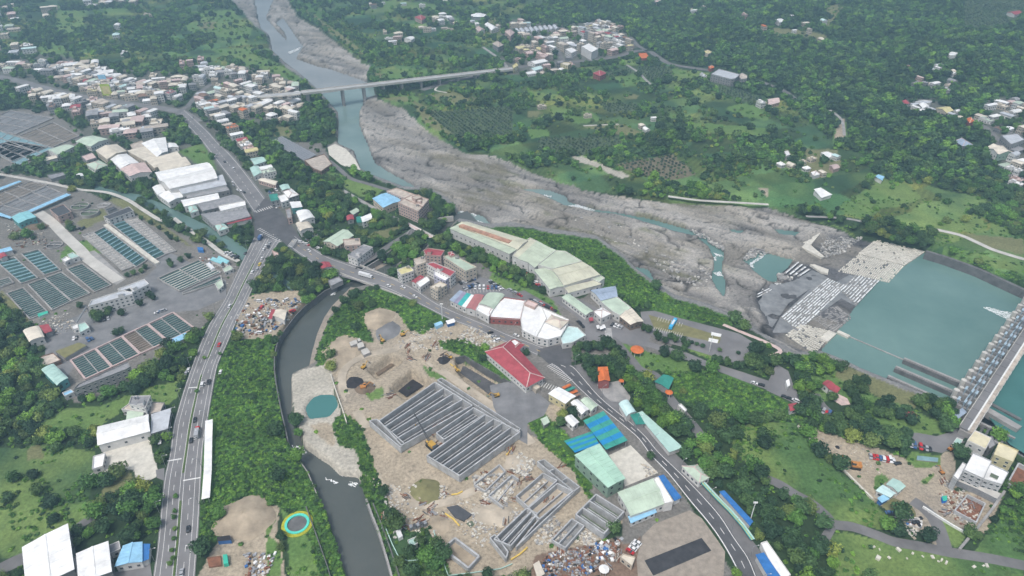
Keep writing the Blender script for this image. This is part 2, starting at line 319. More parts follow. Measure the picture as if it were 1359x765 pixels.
# treatment works
paint(px("-60 225, 60 235, 115 255, 200 290, 310 345, 322 362, 300 400, 262 440, 225 465, 160 520, 100 535, 85 510, 50 440, 0 395, -60 380"), TOWN)
paint(px("-60 150, 60 145, 110 175, 110 200, 60 215, 0 232, -60 240"), TOWN)
paint(q('01', "380 400, 520 330, 560 370, 420 440"), OLIVE); paint(q('01', "330 520, 440 490, 520 560, 300 600"), GRASS)
paint(q('01', "500 255, 640 290, 760 370, 900 470, 1000 540, 880 480, 700 370, 560 300"), OLIVE)
paint(q('01', "160 150, 300 60, 480 60, 640 160, 780 190, 800 270, 700 250, 500 215, 300 190"), FORE)
paint(q('01', "300 150, 430 90, 500 130, 480 190, 360 190"), SCRUB); paint(q('01', "900 40, 1030 0, 1100 130, 1080 150, 1010 110"), GRASS)
paint(q('02', "0 20, 130 120, 150 180, 120 180, 0 60"), OLIVE)
# near left
paint(q('02', "220 680, 330 620, 500 610, 640 560, 900 560, 860 600, 620 640, 500 720, 400 740, 200 725"), GRASS)
paint(px("-60 600, 60 590, 125 600, 125 630, 110 690, 60 740, -60 740"), OPENW)
paint(q('03', "350 400, 480 380, 490 440, 380 500"), GRASS); paint(q('03', "60 280, 200 300, 200 420, 60 440"), GRASS)
for s in ["150 110, 210 100, 220 170, 140 180", "660 220, 690 290, 600 320, 520 410, 515 325"]: paint(q('03', s), OLIVE)
paint(q('02', "700 520, 920 480, 900 560, 720 590"), GRASS)
paint(q('03', "500 95, 760 50, 775 150, 805 235, 790 260, 700 310, 680 220, 440 262, 500 220, 530 150"), CONC)
paint(px("305 455, 350 448, 364 460, 366 490, 378 581, 408 630, 426 664, 437 696, 460 765, 500 900, 440 900, 425 765, 405 700, 372 672, 345 668, 318 678, 300 700, 285 720, 262 712, 268 640, 270 590, 283 520, 295 475"), SCRUB)
paint(px("372 675, 405 700, 425 765, 440 900, 385 900, 385 765, 380 700"), GRASS)
paint(px("345 668, 372 675, 368 700, 375 740, 380 765, 400 900, 262 900, 262 765, 285 725, 300 700, 318 678"), DIRT)
paint(q('13', "40 440, 110 450, 60 560, 120 600, 130 765, 60 765"), GRASS)
paint(px("315 400, 340 390, 395 385, 405 400, 380 440, 350 450, 315 450"), DIRT)
paint(px("418 484, 421 466, 437 424, 456 403, 480 388, 512 384, 545 397, 595 422, 585 432, 560 444, 540 436, 528 415, 505 408, 488 420, 486 440, 495 455, 470 452, 450 446, 440 455, 437 485"), SCRUB)
SITE = px("440 455, 450 446, 495 455, 488 420, 505 408, 528 415, 540 436, 560 444, 590 430, 612 420, 650 440, 700 470, 745 500, 760 530, 740 560, 755 590, 770 640, 830 690, 800 715, 720 745, 690 765, 690 800, 600 800, 575 700, 549 706, 525 690, 505 640, 490 600, 480 562, 455 550, 440 500")
paint(SITE, DIRT)
paint(px("440 560, 455 550, 480 562, 490 600, 505 640, 515 680, 525 730, 530 765, 560 900, 545 900, 520 765, 503 704, 487 662, 476 633, 470 600, 450 595"), SCRUB)
paint(px("549 706, 575 700, 600 765, 620 900, 560 900, 523 765, 507 700"), OPENW)
paint(px("600 765, 690 765, 720 745, 712 765, 720 900, 610 900"), FORE)
paint(q('12', "930 280, 1060 270, 1200 340, 1300 470, 1300 500, 1150 400, 940 310"), SCRUB)
paint(q('12', "840 400, 960 460, 950 490, 870 450"), GRASS); paint(q('12', "560 550, 640 510, 650 560, 580 580"), GRASS)
paint(px("690 540, 720 548, 755 580, 765 610, 800 670, 790 680, 760 625, 720 590, 698 560"), SCRUB)
# tourist quarter, car parks and park
paint(px("530 360, 600 335, 640 350, 700 385, 760 400, 800 380, 855 430, 900 450, 880 470, 760 480, 700 460, 600 415, 540 395"), TOWN)
paint(q('22', "0 240, 100 330, 240 420, 640 765, 560 765, 300 600, 180 600, 40 480, 0 470"), TOWN)
paint(q('23', "0 0, 640 0, 980 520, 1130 765, 700 765, 300 640, 560 560, 560 480, 380 330, 220 120"), TOWN)
paint(px("690 540, 722 548, 757 580, 768 612, 790 640, 780 652, 760 625, 720 590, 698 560"), SCRUB)
paint(px("655 345, 690 375, 735 398, 745 420, 700 400, 650 375"), GRASS)
paint(q('22', "520 275, 560 285, 680 330, 900 390, 970 420, 800 440, 650 415, 600 350"), GRASS)
paint(q('22', "880 300, 1100 340, 1160 320, 1150 360, 1000 370, 880 325"), GRASS)
paint(q('22', "860 205, 1090 260, 1080 290, 1040 285, 860 230"), GRASS)
paint(q('22', "640 140, 700 125, 1150 240, 1280 300, 1200 240, 1120 190, 900 130, 760 60, 640 120"), FORE)
paint(px("640 300, 660 298, 792 318, 826 342, 847 363, 884 390, 868 380, 940 409, 975 424, 970 432, 905 425, 850 405, 800 385, 760 350, 700 320"), SCRUB)
paint(q('22', "800 440, 960 430, 1100 450, 1300 530, 1300 640, 1100 640, 900 600, 820 560"), SCRUB)
paint(q('32', "-10 530, 100 590, 160 640, 180 690, 60 700, -20 650"), SCRUB)
paint(px("960 575, 1000 560, 1055 562, 1080 600, 1160 665, 1195 700, 1165 702, 1090 690, 1040 650, 985 610"), MEAD)
paint(q('33', "310 560, 380 540, 640 600, 900 650, 1300 720, 1300 1300, 400 1300, 330 700"), MEAD)
paint(q('33', "1180 440, 1300 400, 1300 700, 1040 640, 1100 560"), MEAD)
paint(q('33', "150 0, 300 40, 560 120, 700 170, 740 210, 860 200, 880 140, 940 120, 960 300, 930 330, 1200 340, 1100 540, 1010 560, 780 400, 830 460, 900 620, 840 620, 800 560, 700 500, 620 430, 520 370, 380 230"), DIRT)
paint(q('33', "720 130, 870 150, 860 205, 750 215, 690 180"), GRASS); paint(q('33', "530 260, 570 245, 610 275, 560 320, 530 320"), GRASS)
paint(q('33', "790 415, 1010 545, 960 620, 890 600"), GRASS); paint(q('33', "770 290, 830 240, 840 250, 790 300"), GRASS); paint(q('33', "620 380, 690 395, 700 440, 640 430"), GRASS)
paint(q('32', "-10 330, 60 340, 130 360, 260 590, 480 590, 560 700, 760 760, 900 750, 890 700, 760 640, 700 600, 540 560, 360 440, 280 330, 120 350"), GRASS)
paint(q('32', "370 400, 480 440, 770 560, 740 625, 560 560, 330 460"), OLIVE)
paint(q('11', "340 140, 400 150, 650 240, 600 280, 520 270, 430 210"), GRASS)
paint(q('11', "60 0, 330 0, 400 130, 380 140, 300 120, 240 90"), TOWN); paint(q('10', "100 640, 190 650, 180 700, 90 690"), OLIVE)
paint(q('11', "440 110, 620 190, 760 235, 700 215, 560 150, 430 90"), SCRUB)
paint(q('11', "600 450, 740 420, 640 500, 560 480"), OLIVE)
paint(px("575 320, 600 312, 640 330, 676 350, 712 378, 716 390, 690 378, 662 368, 636 348, 600 334"), FORE)
# river bed and streams (heights are cut from these)
RIV = px("315 -160, 360 -160, 385 0") if 0 else None
RIVER = (px("395 -160, 330 -160, 290 -60, 308 0, 338 34, 356 47, 358 70, 382 91, 403 105, 418 118, 426 128, 441 147, 447 155, 446 183, 440 186, 434 193, 450 215, 478 227, 497 237, 536 251, 567 253, 591 266, 607 279, 601 292, 649 302, 680 300, 792 318, 826 342, 847 363, 884 390, 894 396, 941 409, 975 424, 1020 453, 1054 473, 1088 469, 1117 482, 1143 495, 1221 526, 1263 546")
  + px("1290 500, 1359 390, 1500 240, 1560 300, 1500 430, 1359 380, 1326 368, 1284 349, 1229 331, 1198 325, 1151 313, 1117 302, 1072 287, 1020 271, 926 268, 889 266, 826 259, 772 247, 732 234, 696 221, 680 213, 654 203, 615 200, 596 188, 562 167, 534 141, 500 128, 497 112, 486 105, 492 86, 481 81, 450 58, 426 39, 395 21, 382 0"))
# (the dam closes the pool at its far right end)
RIVER = [p for p in RIVER if p not in ((1500.0, 240.0), (1560.0, 300.0))]
RM = np.zeros((VH, UW), bool); paint(RIVER, True, RM); paint(RIVER, ROCK)
WM = np.zeros((VH, UW), bool)
for w in [px("340 -160, 360 -160, 362 0, 352 24, 378 52, 384 60, 378 42, 366 30, 375 24, 392 48, 402 62, 392 78, 420 88, 440 92, 462 100, 486 108, 497 118, 484 130, 477 148, 476 165, 486 188, 497 216, 523 232, 550 246, 552 252, 536 251, 497 237, 480 228, 470 200, 448 190, 449 150, 428 126, 404 104, 380 84, 362 68, 357 50, 346 38, 338 0"),
          px("484 110, 495 110, 500 126, 486 130"), q('21', "30 228, 180 236, 270 268, 285 298, 420 335, 560 356, 700 382, 870 430, 960 460, 930 470, 820 447, 690 405, 520 362, 410 348, 270 318, 160 268"),
          q('21', "960 460, 1010 500, 1065 520, 1075 560, 1060 640, 1080 700, 1075 790, 1040 740, 1010 690, 1030 600, 1000 530, 940 480"),
          q('21', "1110 437, 1180 440, 1160 458, 1110 450"), px("601 277, 640 286, 655 300, 600 292, 590 305, 570 300"),
          zz(940, 290, 5.6625, "430 250, 560 290, 640 300, 600 360, 520 420, 510 470, 440 470, 330 380, 310 340"), zz(940, 290, 5.6625, "470 70, 700 100, 650 130, 540 120"),
          q('21', "600 620, 690 640, 740 730, 820 790, 700 700"),
          zz(940, 290, 5.6625, "330 230, 400 240, 440 250, 310 350, 260 320"),
          q('32', "500 30, 560 -60, 620 -90, 690 -105, 770 -165, 805 -172, 1010 -117, 1170 -70, 1300 -5, 1440 50, 1400 300, 1250 560, 1100 600, 960 640, 900 660, 770 570, 600 490, 370 395, 280 335, 270 325, 330 250, 390 190, 430 120")]: paint(w, True, WM)
WM[(slice(0, VH), slice(0, UW))] &= RM
TR = px("597 287, 590 300, 575 312, 560 328, 556 335, 520 352, 500 345, 486 355, 475 368, 455 378, 447 380, 431 385, 405 406, 382 432, 366 458, 365 485, 369 524, 377 563, 379 581, 392 604, 408 625, 426 664, 437 696, 460 765, 510 900, 570 900, 520 765, 502 704, 486 662, 476 633, 452 630, 439 617, 426 609, 405 594, 396 575, 387 560, 387 500, 418 485, 421 466, 429 445, 437 424, 452 406, 471 385, 500 378, 520 366, 528 352, 545 342, 562 335, 572 322, 590 312, 608 292")
TM = np.zeros((VH, UW), bool); paint(TR, True, TM); paint(TR, TRIB)
SB = px("387 500, 400 490, 418 485, 437 484, 441 505, 447 535, 453 550, 441 562, 450 592, 467 596, 460 608, 440 614, 420 607, 403 590, 393 562, 386 525")
paint(SB, SAND); paint(px("400 590, 440 614, 460 608, 468 594, 475 605, 481 634, 452 632, 437 620, 420 611"), SAND); paint(q("23", "110 660, 440 590, 600 600, 650 560, 660 640, 640 830, 100 830"), BROWN)
paint(px("410 565, 425 560, 441 562, 446 590, 436 592, 425 580"), DIRT)
CAN = q('01', "480 228, 600 262, 700 278, 800 320, 900 370, 1000 420, 1100 470, 1180 520, 1250 575"); CANR = ribbon_px(CAN, [6, 7, 9, 10, 11, 12, 13, 14, 14])
CM = np.zeros((VH, UW), bool); paint(CANR, True, CM); paint(CANR, TRIB)
CAN2 = q('11', "70 655, 130 695, 195 740"); CAN2R = ribbon_px(CAN2, 7); paint(CAN2R, True, CM); paint(CAN2R, TRIB)
POND = q('12', "330 545, 392 545, 412 600, 370 650, 270 662, 250 610, 290 560"); PM = np.zeros((VH, UW), bool); paint(POND, True, PM)
PIT = q('12', "1010 360, 1060 355, 1290 490, 1200 565, 1150 560, 1030 440"); PITM = np.zeros((VH, UW), bool); paint(PIT, True, PITM)
PIT2 = q('12', "565 420, 680 345, 745 375, 615 465"); paint(PIT2, True, PITM)
PIT3 = q('12', "680 515, 790 425, 890 485, 760 572"); paint(PIT3, True, PITM)
LOW = np.zeros((VH, UW), bool); paint(px("1000 395, 1085 312, 1150 312, 1235 330, 1205 360, 1150 440, 1118 480, 1060 470, 1020 440"), True, LOW)
DAMP = px("1262 545, 1290 500, 1359 385, 1420 290, 1900 290, 1900 640, 1420 640, 1345 600, 1322 575, 1296 566, 1275 572, 1262 560"); paint(DAMP, ROCK); DM = np.zeros((VH, UW), bool); paint(DAMP, True, DM)
AL = np.zeros((VH, UW), bool)
for a_ in (q('21', "-20 215, 60 235, 200 290, 340 345, 250 350, 120 320, -20 310"), q('11', "850 232, 1100 250, 1300 215, 1300 335, 1150 320, 1000 310, 930 275"), q('11', "700 40, 1000 60, 1250 110, 1300 200, 1150 150, 900 90"), q('21', "300 465, 430 470, 700 620, 900 600, 760 520, 650 560"), q('21', "800 285, 1000 300, 1100 330, 1000 350, 820 310")): paint(a_, True, AL)
alb = blur(AL, 3); rmb = blur(RM, 3); wmb = blur(WM, 1); tmb = blur(TM, 1); cmb = blur(CM, 1); pmb = blur(PM, 2); pitb = blur(PITM, 1)
def parcel(X, Y):
    """irregular field plots: two random values per plot"""
    a = radians(24); w = fbm(X/70, Y/70, 2, 301)*46; A = np.floor((X*cos(a)+Y*sin(a)+w)/46); B = np.floor((-X*sin(a)+Y*cos(a)-w)/30)
    return npnoise(A*7.0, B*13.0, 303), npnoise(A*11.0, B*5.0, 305)
def build_ground():
    us = np.concatenate([np.arange(-420, -20, 20), np.arange(-20, 1382, 2.2), np.arange(1390, 1780, 20)])
    vs = np.concatenate([np.arange(-95, -10, 3.0), np.arange(-10, 500, 1.6), np.arange(500, 770, 2.4), np.arange(775, 1040, 12)])[::-1]
    U, V = np.meshgrid(us, vs); X, Y = Gz(U, V, 0.0); Z = hill(X, Y)
    uu, vv = PX(X, Y, Z); u5, v5 = PX(X, Y, Z-5.5)
    rm = samp(rmb, u5, v5); wm = samp(wmb, u5, v5)
    # rock: tilted beds, joints and hollows, stretched along the strike
    a = radians(-33); s = X*cos(a)+Y*sin(a); t = -X*sin(a)+Y*cos(a)
    wob = fbm(s/60, t/60, 3, 21)*26
    beds = 1-np.abs(2*npnoise(s/55, (t+wob)/7.5, 31)-1); beds2 = 1-np.abs(2*npnoise(s/18, (t+wob)/3.0, 37)-1)
    rock = -5.0+2.8*fbm(s/70, t/34, 4, 11)+.9*(beds-.5)+.45*(beds2-.5)+.4*(fbm(X/5, Y/5, 3, 71)-.45)
    rock = rock+1.3*np.clip(fbm(s/30, t/15, 3, 51)-.5, 0, 1)*2
    tr = (rock+wob*.02)/1.15; fr = tr-np.floor(tr); rock = rock*.3+.7*((np.floor(tr)+np.clip((fr-.72)/.28, 0, 1))*1.15-wob*.02)
    jn = np.abs(2*npnoise(s/26+wob/40, t/11, 77)-1); jn2 = np.abs(2*npnoise(X/10, Y/14, 78)-1); crack = np.clip(1-jn/.07, 0, 1)+.7*np.clip(1-jn2/.06, 0, 1); rock = rock-1.5*np.clip(crack, 0, 1)+1.6*(npnoise(s/38, t/16, 79) > .5)*fbm(s/20, t/9, 2, 80); rock = np.maximum(rock, -6.3+.25*(beds2))
    rock = np.where(samp(WM, u5, v5) | (wm > .4), -9.0, rock*(1-wm)+wm*(-7.5))
    z = Z*(1-rm)+rock*rm
    lo = samp(blur(LOW, 3), u5, v5); z = z*(1-np.where(wm > .4, 0, lo)*rm)+np.where(wm > .4, 0, lo)*rm*(-6.5+1.1*fbm(X/9, Y/9, 3, 4)); dmm = samp(blur(DM, 1), *PX(X, Y, Z-3)); z = z*(1-dmm)-12*dmm
    tm = samp(tmb, *PX(X, Y, Z-4)); z = z*(1-tm)-7.0*tm
    cm = samp(cmb, *PX(X, Y, Z-1)); z = z*(1-cm)-3.5*cm
    sb = (samp(CLS, uu, vv) == SAND)
    pm = samp(pmb, uu, vv); z = z-4.5*pm*(.7+.6*fbm(X/4, Y/4, 3, 6))
    pt = samp(pitb, uu, vv); z = z-7.5*pt
    cl = samp(CLS, uu+(fbm(X/9, Y/9, 2, 3)-.4)*7*np.clip(400/(Y+1), .3, 1), vv+(fbm(X/9, Y/9, 2, 4)-.4)*5*np.clip(400/(Y+1), .3, 1))
    cl0 = samp(CLS, uu, vv)
    free = 1-np.clip(samp(blur(BLOCK, 3), uu, vv)*2.5, 0, 1)
    und = (cl0 == FORE) | (cl0 == SCRUB) | (cl0 == MEAD) | (cl0 == OPENW)
    near = np.clip((Y-150)/300, 0, 1)
    z = z+free*blur2(und)*(fbm(X/25, Y/25, 3, 9)-.45)*2.2
    dirt = (cl0 == DIRT); z = z+free*blur2(dirt)*(fbm(X/14, Y/14, 3, 19)-.5)*1.0
    # colours, linear
    C = np.zeros(X.shape+(4,), np.float32); C[..., 3] = 1
    base = {FORE: (.035, .062, .028), GRASS: (.115, .205, .06), SCRUB: (.07, .15, .035), ORCH: (.085, .12, .065), DIRT: (.385, .325, .245), TOWN: (.19, .18, .165), ROCK: (.24, .235, .23), CONC: (.55, .53, .49),
            OLIVE: (.18, .185, .09), OPENW: (.055, .108, .045), ORCHB: (.17, .15, .10), MEAD: (.078, .15, .05), SAND: (.44, .41, .35), TRIB: (.2, .19, .17), PLOT: (.13, .135, .115), BROWN: (.22, .155, .115)}
    for k, c in base.items(): C[cl == k, :3] = c
    n1 = fbm(X/45, Y/45, 4, 61); n2 = fbm(X/8, Y/8, 4, 62)
    g = np.isin(cl, [GRASS, MEAD, OPENW]); k = np.clip((n1-.42)*4, 0, 1)[..., None]
    C[..., :3] = np.where(g[..., None], C[..., :3]*(1-k)+k*np.array((.16, .23, .07)), C[..., :3])
    q1, q2 = parcel(X, Y); op = np.isin(cl, [OPENW, MEAD]) & (Y > 380)
    C[..., :3] = np.where(op[..., None], C[..., :3]*(.55+.75*q1)[..., None]*np.stack([.8+.5*q2, np.ones_like(q2), 1.15-.3*q2], -1), C[..., :3])
    rows = .82+.3*(np.sin((X*.8-Y*.6)*1.1) > 0); C[..., :3] = np.where((op & (q2 > .6))[..., None], C[..., :3]*rows[..., None], C[..., :3])
    dd = (cl == DIRT) | (cl == TOWN); k = np.clip((n1-.45)*4, 0, 1)[..., None]
    C[..., :3] = np.where(dd[..., None], C[..., :3]*(1-.45*k)+.45*k*np.array((.24, .22, .20)), C[..., :3])
    C[..., :3] *= (.78+.44*n2)[..., None]
    # rock colour: pale tops, brown algae stains, darker low ground and beds
    r = (rm > .5) & (cl == ROCK)
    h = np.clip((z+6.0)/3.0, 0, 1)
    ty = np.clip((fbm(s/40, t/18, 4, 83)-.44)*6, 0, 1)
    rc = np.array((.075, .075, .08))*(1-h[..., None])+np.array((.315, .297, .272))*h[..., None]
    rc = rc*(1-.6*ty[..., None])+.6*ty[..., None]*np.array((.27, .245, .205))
    ln = np.clip(1-np.abs(2*npnoise(s/45, (t+wob*.6)/3.4, 141)-1)/.12, 0, 1)*np.clip(fbm(s/30, t/30, 2, 142)*2-.5, 0, 1); rc = rc*(1-.5*ln[..., None])
    moss = np.clip((fbm(s/26, t/10, 3, 93)-.56)*9, 0, 1)*np.clip((U-560)/100, 0, 1)*np.clip((1000-U)/100, 0, 1)
    rc = rc*(1-.6*moss[..., None])+.6*moss[..., None]*np.array((.13, .135, .06))
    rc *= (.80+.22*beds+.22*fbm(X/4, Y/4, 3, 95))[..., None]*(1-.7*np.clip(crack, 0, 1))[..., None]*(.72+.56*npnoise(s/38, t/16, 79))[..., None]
    wet = np.clip((U-1080)/40, 0, 1)*np.clip((V-330)/10, 0, 1); rc = rc*(1-.12*wet[..., None])+.05*wet[..., None]; al = samp(alb, u5, v5)*np.clip((fbm(s/16, t/5, 4, 191)-.36)*6, 0, 1); rc = rc*(1-.72*al[..., None])+.72*al[..., None]*np.array((.165, .15, .10))
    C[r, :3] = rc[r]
    n, m = X.shape; idx = np.arange(n*m).reshape(n, m)
    Q = np.stack([idx[:-1, :-1], idx[:-1, 1:], idx[1:, 1:], idx[1:, :-1]], -1).reshape(-1, 4)
    me = meshnp('ground', np.stack([X, Y, z], -1).reshape(-1, 3), Q, True)
    ca = me.color_attributes.new('cover', 'FLOAT_COLOR', 'POINT'); ca.data.foreach_set('color', C.reshape(-1))
    mt = bpy.data.materials.new('land_cover'); mt.use_nodes = True; nn = mt.node_tree.nodes; l = mt.node_tree.links; b = nn['Principled BSDF']
    b.inputs['Roughness'].default_value = .95; b.inputs['Specular IOR Level'].default_value = .15
    at = nn.new('ShaderNodeAttribute'); at.attribute_name = 'cover'; ge = nn.new('ShaderNodeNewGeometry')
    no = nn.new('ShaderNodeTexNoise'); no.inputs['Scale'].default_value = .55; no.inputs['Detail'].default_value = 6; no.inputs['Roughness'].default_value = .7
    l.new(ge.outputs['Position'], no.inputs['Vector']); mr = nn.new('ShaderNodeMapRange'); mr.inputs[1].default_value = .3; mr.inputs[2].default_value = .7; mr.inputs[3].default_value = .6; mr.inputs[4].default_value = 1.4
    l.new(no.outputs[0], mr.inputs[0]); mx = nn.new('ShaderNodeMix'); mx.data_type = 'RGBA'; mx.blend_type = 'MULTIPLY'; mx.inputs[0].default_value = 1
    l.new(at.outputs[0], mx.inputs[6]); l.new(mr.outputs[0], mx.inputs[7]); l.new(mx.outputs[2], b.inputs['Base Color'])
    bu = nn.new('ShaderNodeBump'); bu.inputs['Distance'].default_value = .5; bu.inputs['Strength'].default_value = .7; l.new(no.outputs[0], bu.inputs['Height']); l.new(bu.outputs[0], b.inputs['Normal'])
    me.materials.append(mt); struct(link('ground', me))
    global GX, GZV, US, VS
def blur2(m):
    a = m.astype(np.float32); a = (a+np.roll(a, 1, 0)+np.roll(a, -1, 0))/3; a = (a+np.roll(a, 1, 1)+np.roll(a, -1, 1))/3
    return (a > .99).astype(np.float32)*.5+a*.5*(a > .6)
def watermat(name, c, c2=None, rough=.12, bump=.02, scale=.5):
    m = mat(name, c, rough, .12, .012, bump=0, spec=.5, c2=c2)
    n = m.node_tree.nodes; l = m.node_tree.links; b = n['Principled BSDF']; g = n.new('ShaderNodeNewGeometry')
    no = n.new('ShaderNodeTexNoise'); no.inputs['Scale'].default_value = scale; no.inputs['Detail'].default_value = 3; l.new(g.outputs['Position'], no.inputs['Vector'])
    bu = n.new('ShaderNodeBump'); bu.inputs['Distance'].default_value = bump*10; bu.inputs['Strength'].default_value = .35; l.new(no.outputs[0], bu.inputs['Height']); l.new(bu.outputs[0], b.inputs['Normal'])
    return m
def sheet(name, poly_px, z, m, h=None, kind='structure'):
    P = [Gz(u, v, z) for u, v in poly_px]; a = sum(P[i][0]*P[(i+1) % len(P)][1]-P[(i+1) % len(P)][0]*P[i][1] for i in range(len(P)))
    if a < 0: P = P[::-1]
    me = bpy.data.meshes.new(name); me.from_pydata([(x, y, z) for x, y in P], [], [tuple(range(len(P)))])
    me.materials.append(M(m) if isinstance(m, str) else m); o = link(name, me); o['kind'] = kind; return o
w_teal = watermat('water_teal', (.10, .20, .18), (.145, .24, .218)); w_silt = watermat('water_silt', (.25, .265, .265), (.30, .31, .305))
w_pale = watermat('water_river', (.14, .225, .21), (.2, .27, .255)); w_dark = watermat('water_stream', (.068, .08, .074), (.10, .108, .098), .22, .04, .35)
sheet('river_water', px("240 -160, 440 -160, 470 0, 520 100, 505 112, 395 130, 300 60"), -6.6, w_silt)
sheet('river_water', px("395 130.2, 505 112.2, 560 150, 640 190, 760 240, 760 300, 560 340, 540 270, 430 230"), -6.6, w_pale)
sheet('river_water', px("760.2 240, 1240 310, 1120 372, 1100 405, 1000 440, 940 430, 820 400, 760.2 300"), -6.6, w_teal)
pool_px = q('32', "560 -120, 800 -60, 1000 -20, 1600 110, 1600 0, 1700 0, 1297 300, 880 720, 770 640, 500 520, 200 400, 60 340, -80 220, 60 40, 300 -20")
sheet('weir_pool', px("1101 405.2, 1121 372.2, 1160 336, 1235 322, 1300 344, 1430 392, 1420 330, 1359 398, 1312 462, 1262 548, 1143 510, 1080 480, 1001 440.2"), -6.4, w_teal)
sheet('reservoir_water', px("1430 330, 1359 445, 1310 520, 1302 540, 1340 590, 1420 640, 1700 640, 1700 330"), -2.0, watermat('water_deep', (.045, .15, .135), (.06, .18, .165)))
sheet('stream_water', px("560 300, 620 280, 640 300, 600 330, 540 350, 500 395, 440 440, 405 500, 400 560, 480 620, 520 700, 540 765, 590 910, 490 910, 430 765, 400 660, 350 560, 345 450, 420 370, 500 330"), -4.6, w_dark)
sheet('canal_water', ribbon_px(CAN, 18), -1.3, watermat('water_canal', (.12, .20, .18))); sheet('canal_water', ribbon_px(CAN2, 12), -1.3, MATS['water_canal'])
sheet('pond_water', ribbon_px(q('12', "240 600, 420 600"), 45), -1.4, watermat('water_pond', (.06, .18, .17)))
# ============================================================ ROADS, YARDS, MARKINGS
def flat(name, pts, m, z=.05, block=True, on=None):
    """a paved sheet lying on the ground"""
    if block: paint(pts, True, BLOCK)
    P = [Gz(u, v, z) for u, v in pts]
    P = [(x, y, z+(float(hill(x, y)) if on else 0)) for x, y in P]
    a = sum(P[i][0]*P[(i+1) % len(P)][1]-P[(i+1) % len(P)][0]*P[i][1] for i in range(len(P)))
    if a < 0: P = P[::-1]
    me = bpy.data.meshes.new(name); me.from_pydata(P, [], [tuple(range(len(P)))]); me.materials.append(M(m)); o = link(name, me); o['kind'] = 'structure'; return o
def smooth_px(pts, n=4):
    o = []
    for i in range(len(pts)-1):
        p0 = pts[max(i-1, 0)]; p1 = pts[i]; p2 = pts[i+1]; p3 = pts[min(i+2, len(pts)-1)]
        for k in range(n):
            t = k/n; o.append(tuple(.5*((2*b)+(c-a)*t+(2*a-5*b+4*c-d)*t*t+(3*b-a-3*c+d)*t**3) for a, b, c, d in zip(p0, p1, p2, p3)))
    return o+[pts[-1]]
def strip(name, center_px, wm, m, z=.06, n=5, block=True, conform=False, w2=None):
    """road of constant width in metres along a line read off the photo"""
    C = [Gz(u, v, z) if not conform else G(u, v, 0)[:2] for u, v in smooth_px(center_px, n)]; L = []; R = []
    for i, p in enumerate(C):
        a = C[max(0, i-1)]; b = C[min(len(C)-1, i+1)]; dx, dy = b[0]-a[0], b[1]-a[1]; l = math.hypot(dx, dy) or 1
        w = wm if w2 is None else wm+(w2-wm)*i/(len(C)-1)
        L.append((p[0]-dy/l*w/2, p[1]+dx/l*w/2)); R.append((p[0]+dy/l*w/2, p[1]-dx/l*w/2))
    mb = MB()
    H = (lambda p: float(hill(*p))+z+.25) if conform else (lambda p: z)
    for i in range(len(C)-1): mb.face([(*L[i], H(L[i])), (*R[i], H(R[i])), (*R[i+1], H(R[i+1])), (*L[i+1], H(L[i+1]))], m)
    o = mb.build(name); o['kind'] = 'structure'
    if block: paint([PX(x, y, z+float(hill(x, y))) for x, y in L+R[::-1]], True, BLOCK)
    return L, R, C
R1L = px("195 830, 203 765, 209 722, 217 641, 225 604, 230 565, 235 547, 246 511, 262 466, 277 432, 296 401, 306 380, 319 352, 337 315")
R1R = px("256 830, 259 765, 264 696, 267 636, 270 591, 275 563, 281 526, 289 485, 301 458, 314 427, 327 401, 339 376, 361 336, 373 318")
s1L = smooth_px(R1L, 5); s1R = smooth_px(R1R, 5)
flat('divided_road', s1L+s1R[::-1], 'road_grey', .06)
def between(A, B, t): return [(a[0]*(1-t)+b[0]*t, a[1]*(1-t)+b[1]*t) for a, b in zip(A, B)]
def line_on(mb, pxs, w, z, m='paint_white', dash=None, gap=0):
    P = [Gz(u, v, z) for u, v in pxs]; d = 0
    for a, b in zip(P[:-1], P[1:]):
        L = math.hypot(b[0]-a[0], b[1]-a[1])
        if L < .01: continue
        n = (-(b[1]-a[1])/L*w/2, (b[0]-a[0])/L*w/2)
        if not dash: seg = [(0, L)]
        else:
            seg = []; t = -(d % (dash+gap))
            while t < L: seg.append((max(0, t), min(L, t+dash))); t += dash+gap
        for s0, s1 in seg:
            if s1 <= s0: continue
            A = (a[0]+(b[0]-a[0])*s0/L, a[1]+(b[1]-a[1])*s0/L); B = (a[0]+(b[0]-a[0])*s1/L, a[1]+(b[1]-a[1])*s1/L)
            mb.face([(A[0]-n[0], A[1]-n[1], z), (B[0]-n[0], B[1]-n[1], z), (B[0]+n[0], B[1]+n[1], z), (A[0]+n[0], A[1]+n[1], z)], m)
        d += L
mk = MB()
for t, dsh in ((.035, 0), (.16, 0), (.29, 4), (.455, 0), (.545, 0), (.71, 4), (.84, 0), (.965, 0)):
    line_on(mk, between(s1L, s1R, t), .2, .09, dash=dsh or None, gap=6)
# planted median in three stretches
for (i0, i1) in ((5, 14), (16, 36), (38, 60)):
    A = between(s1L, s1R, .475)[i0:i1]; B = between(s1L, s1R, .525)[i0:i1]
    if len(A) > 1:
        P = [Gz(u, v, 0) for u, v in A+B[::-1]]; mb = MB()
        n = len(A)
        for k in range(n-1): mb.prism([P[k], P[k+1], P[2*n-2-k], P[2*n-1-k]], .06, .32, 'concrete', 'grass_strip' if 'grass_strip' in PAL else 'olive')
        o = mb.build('median_strip'); struct(o)
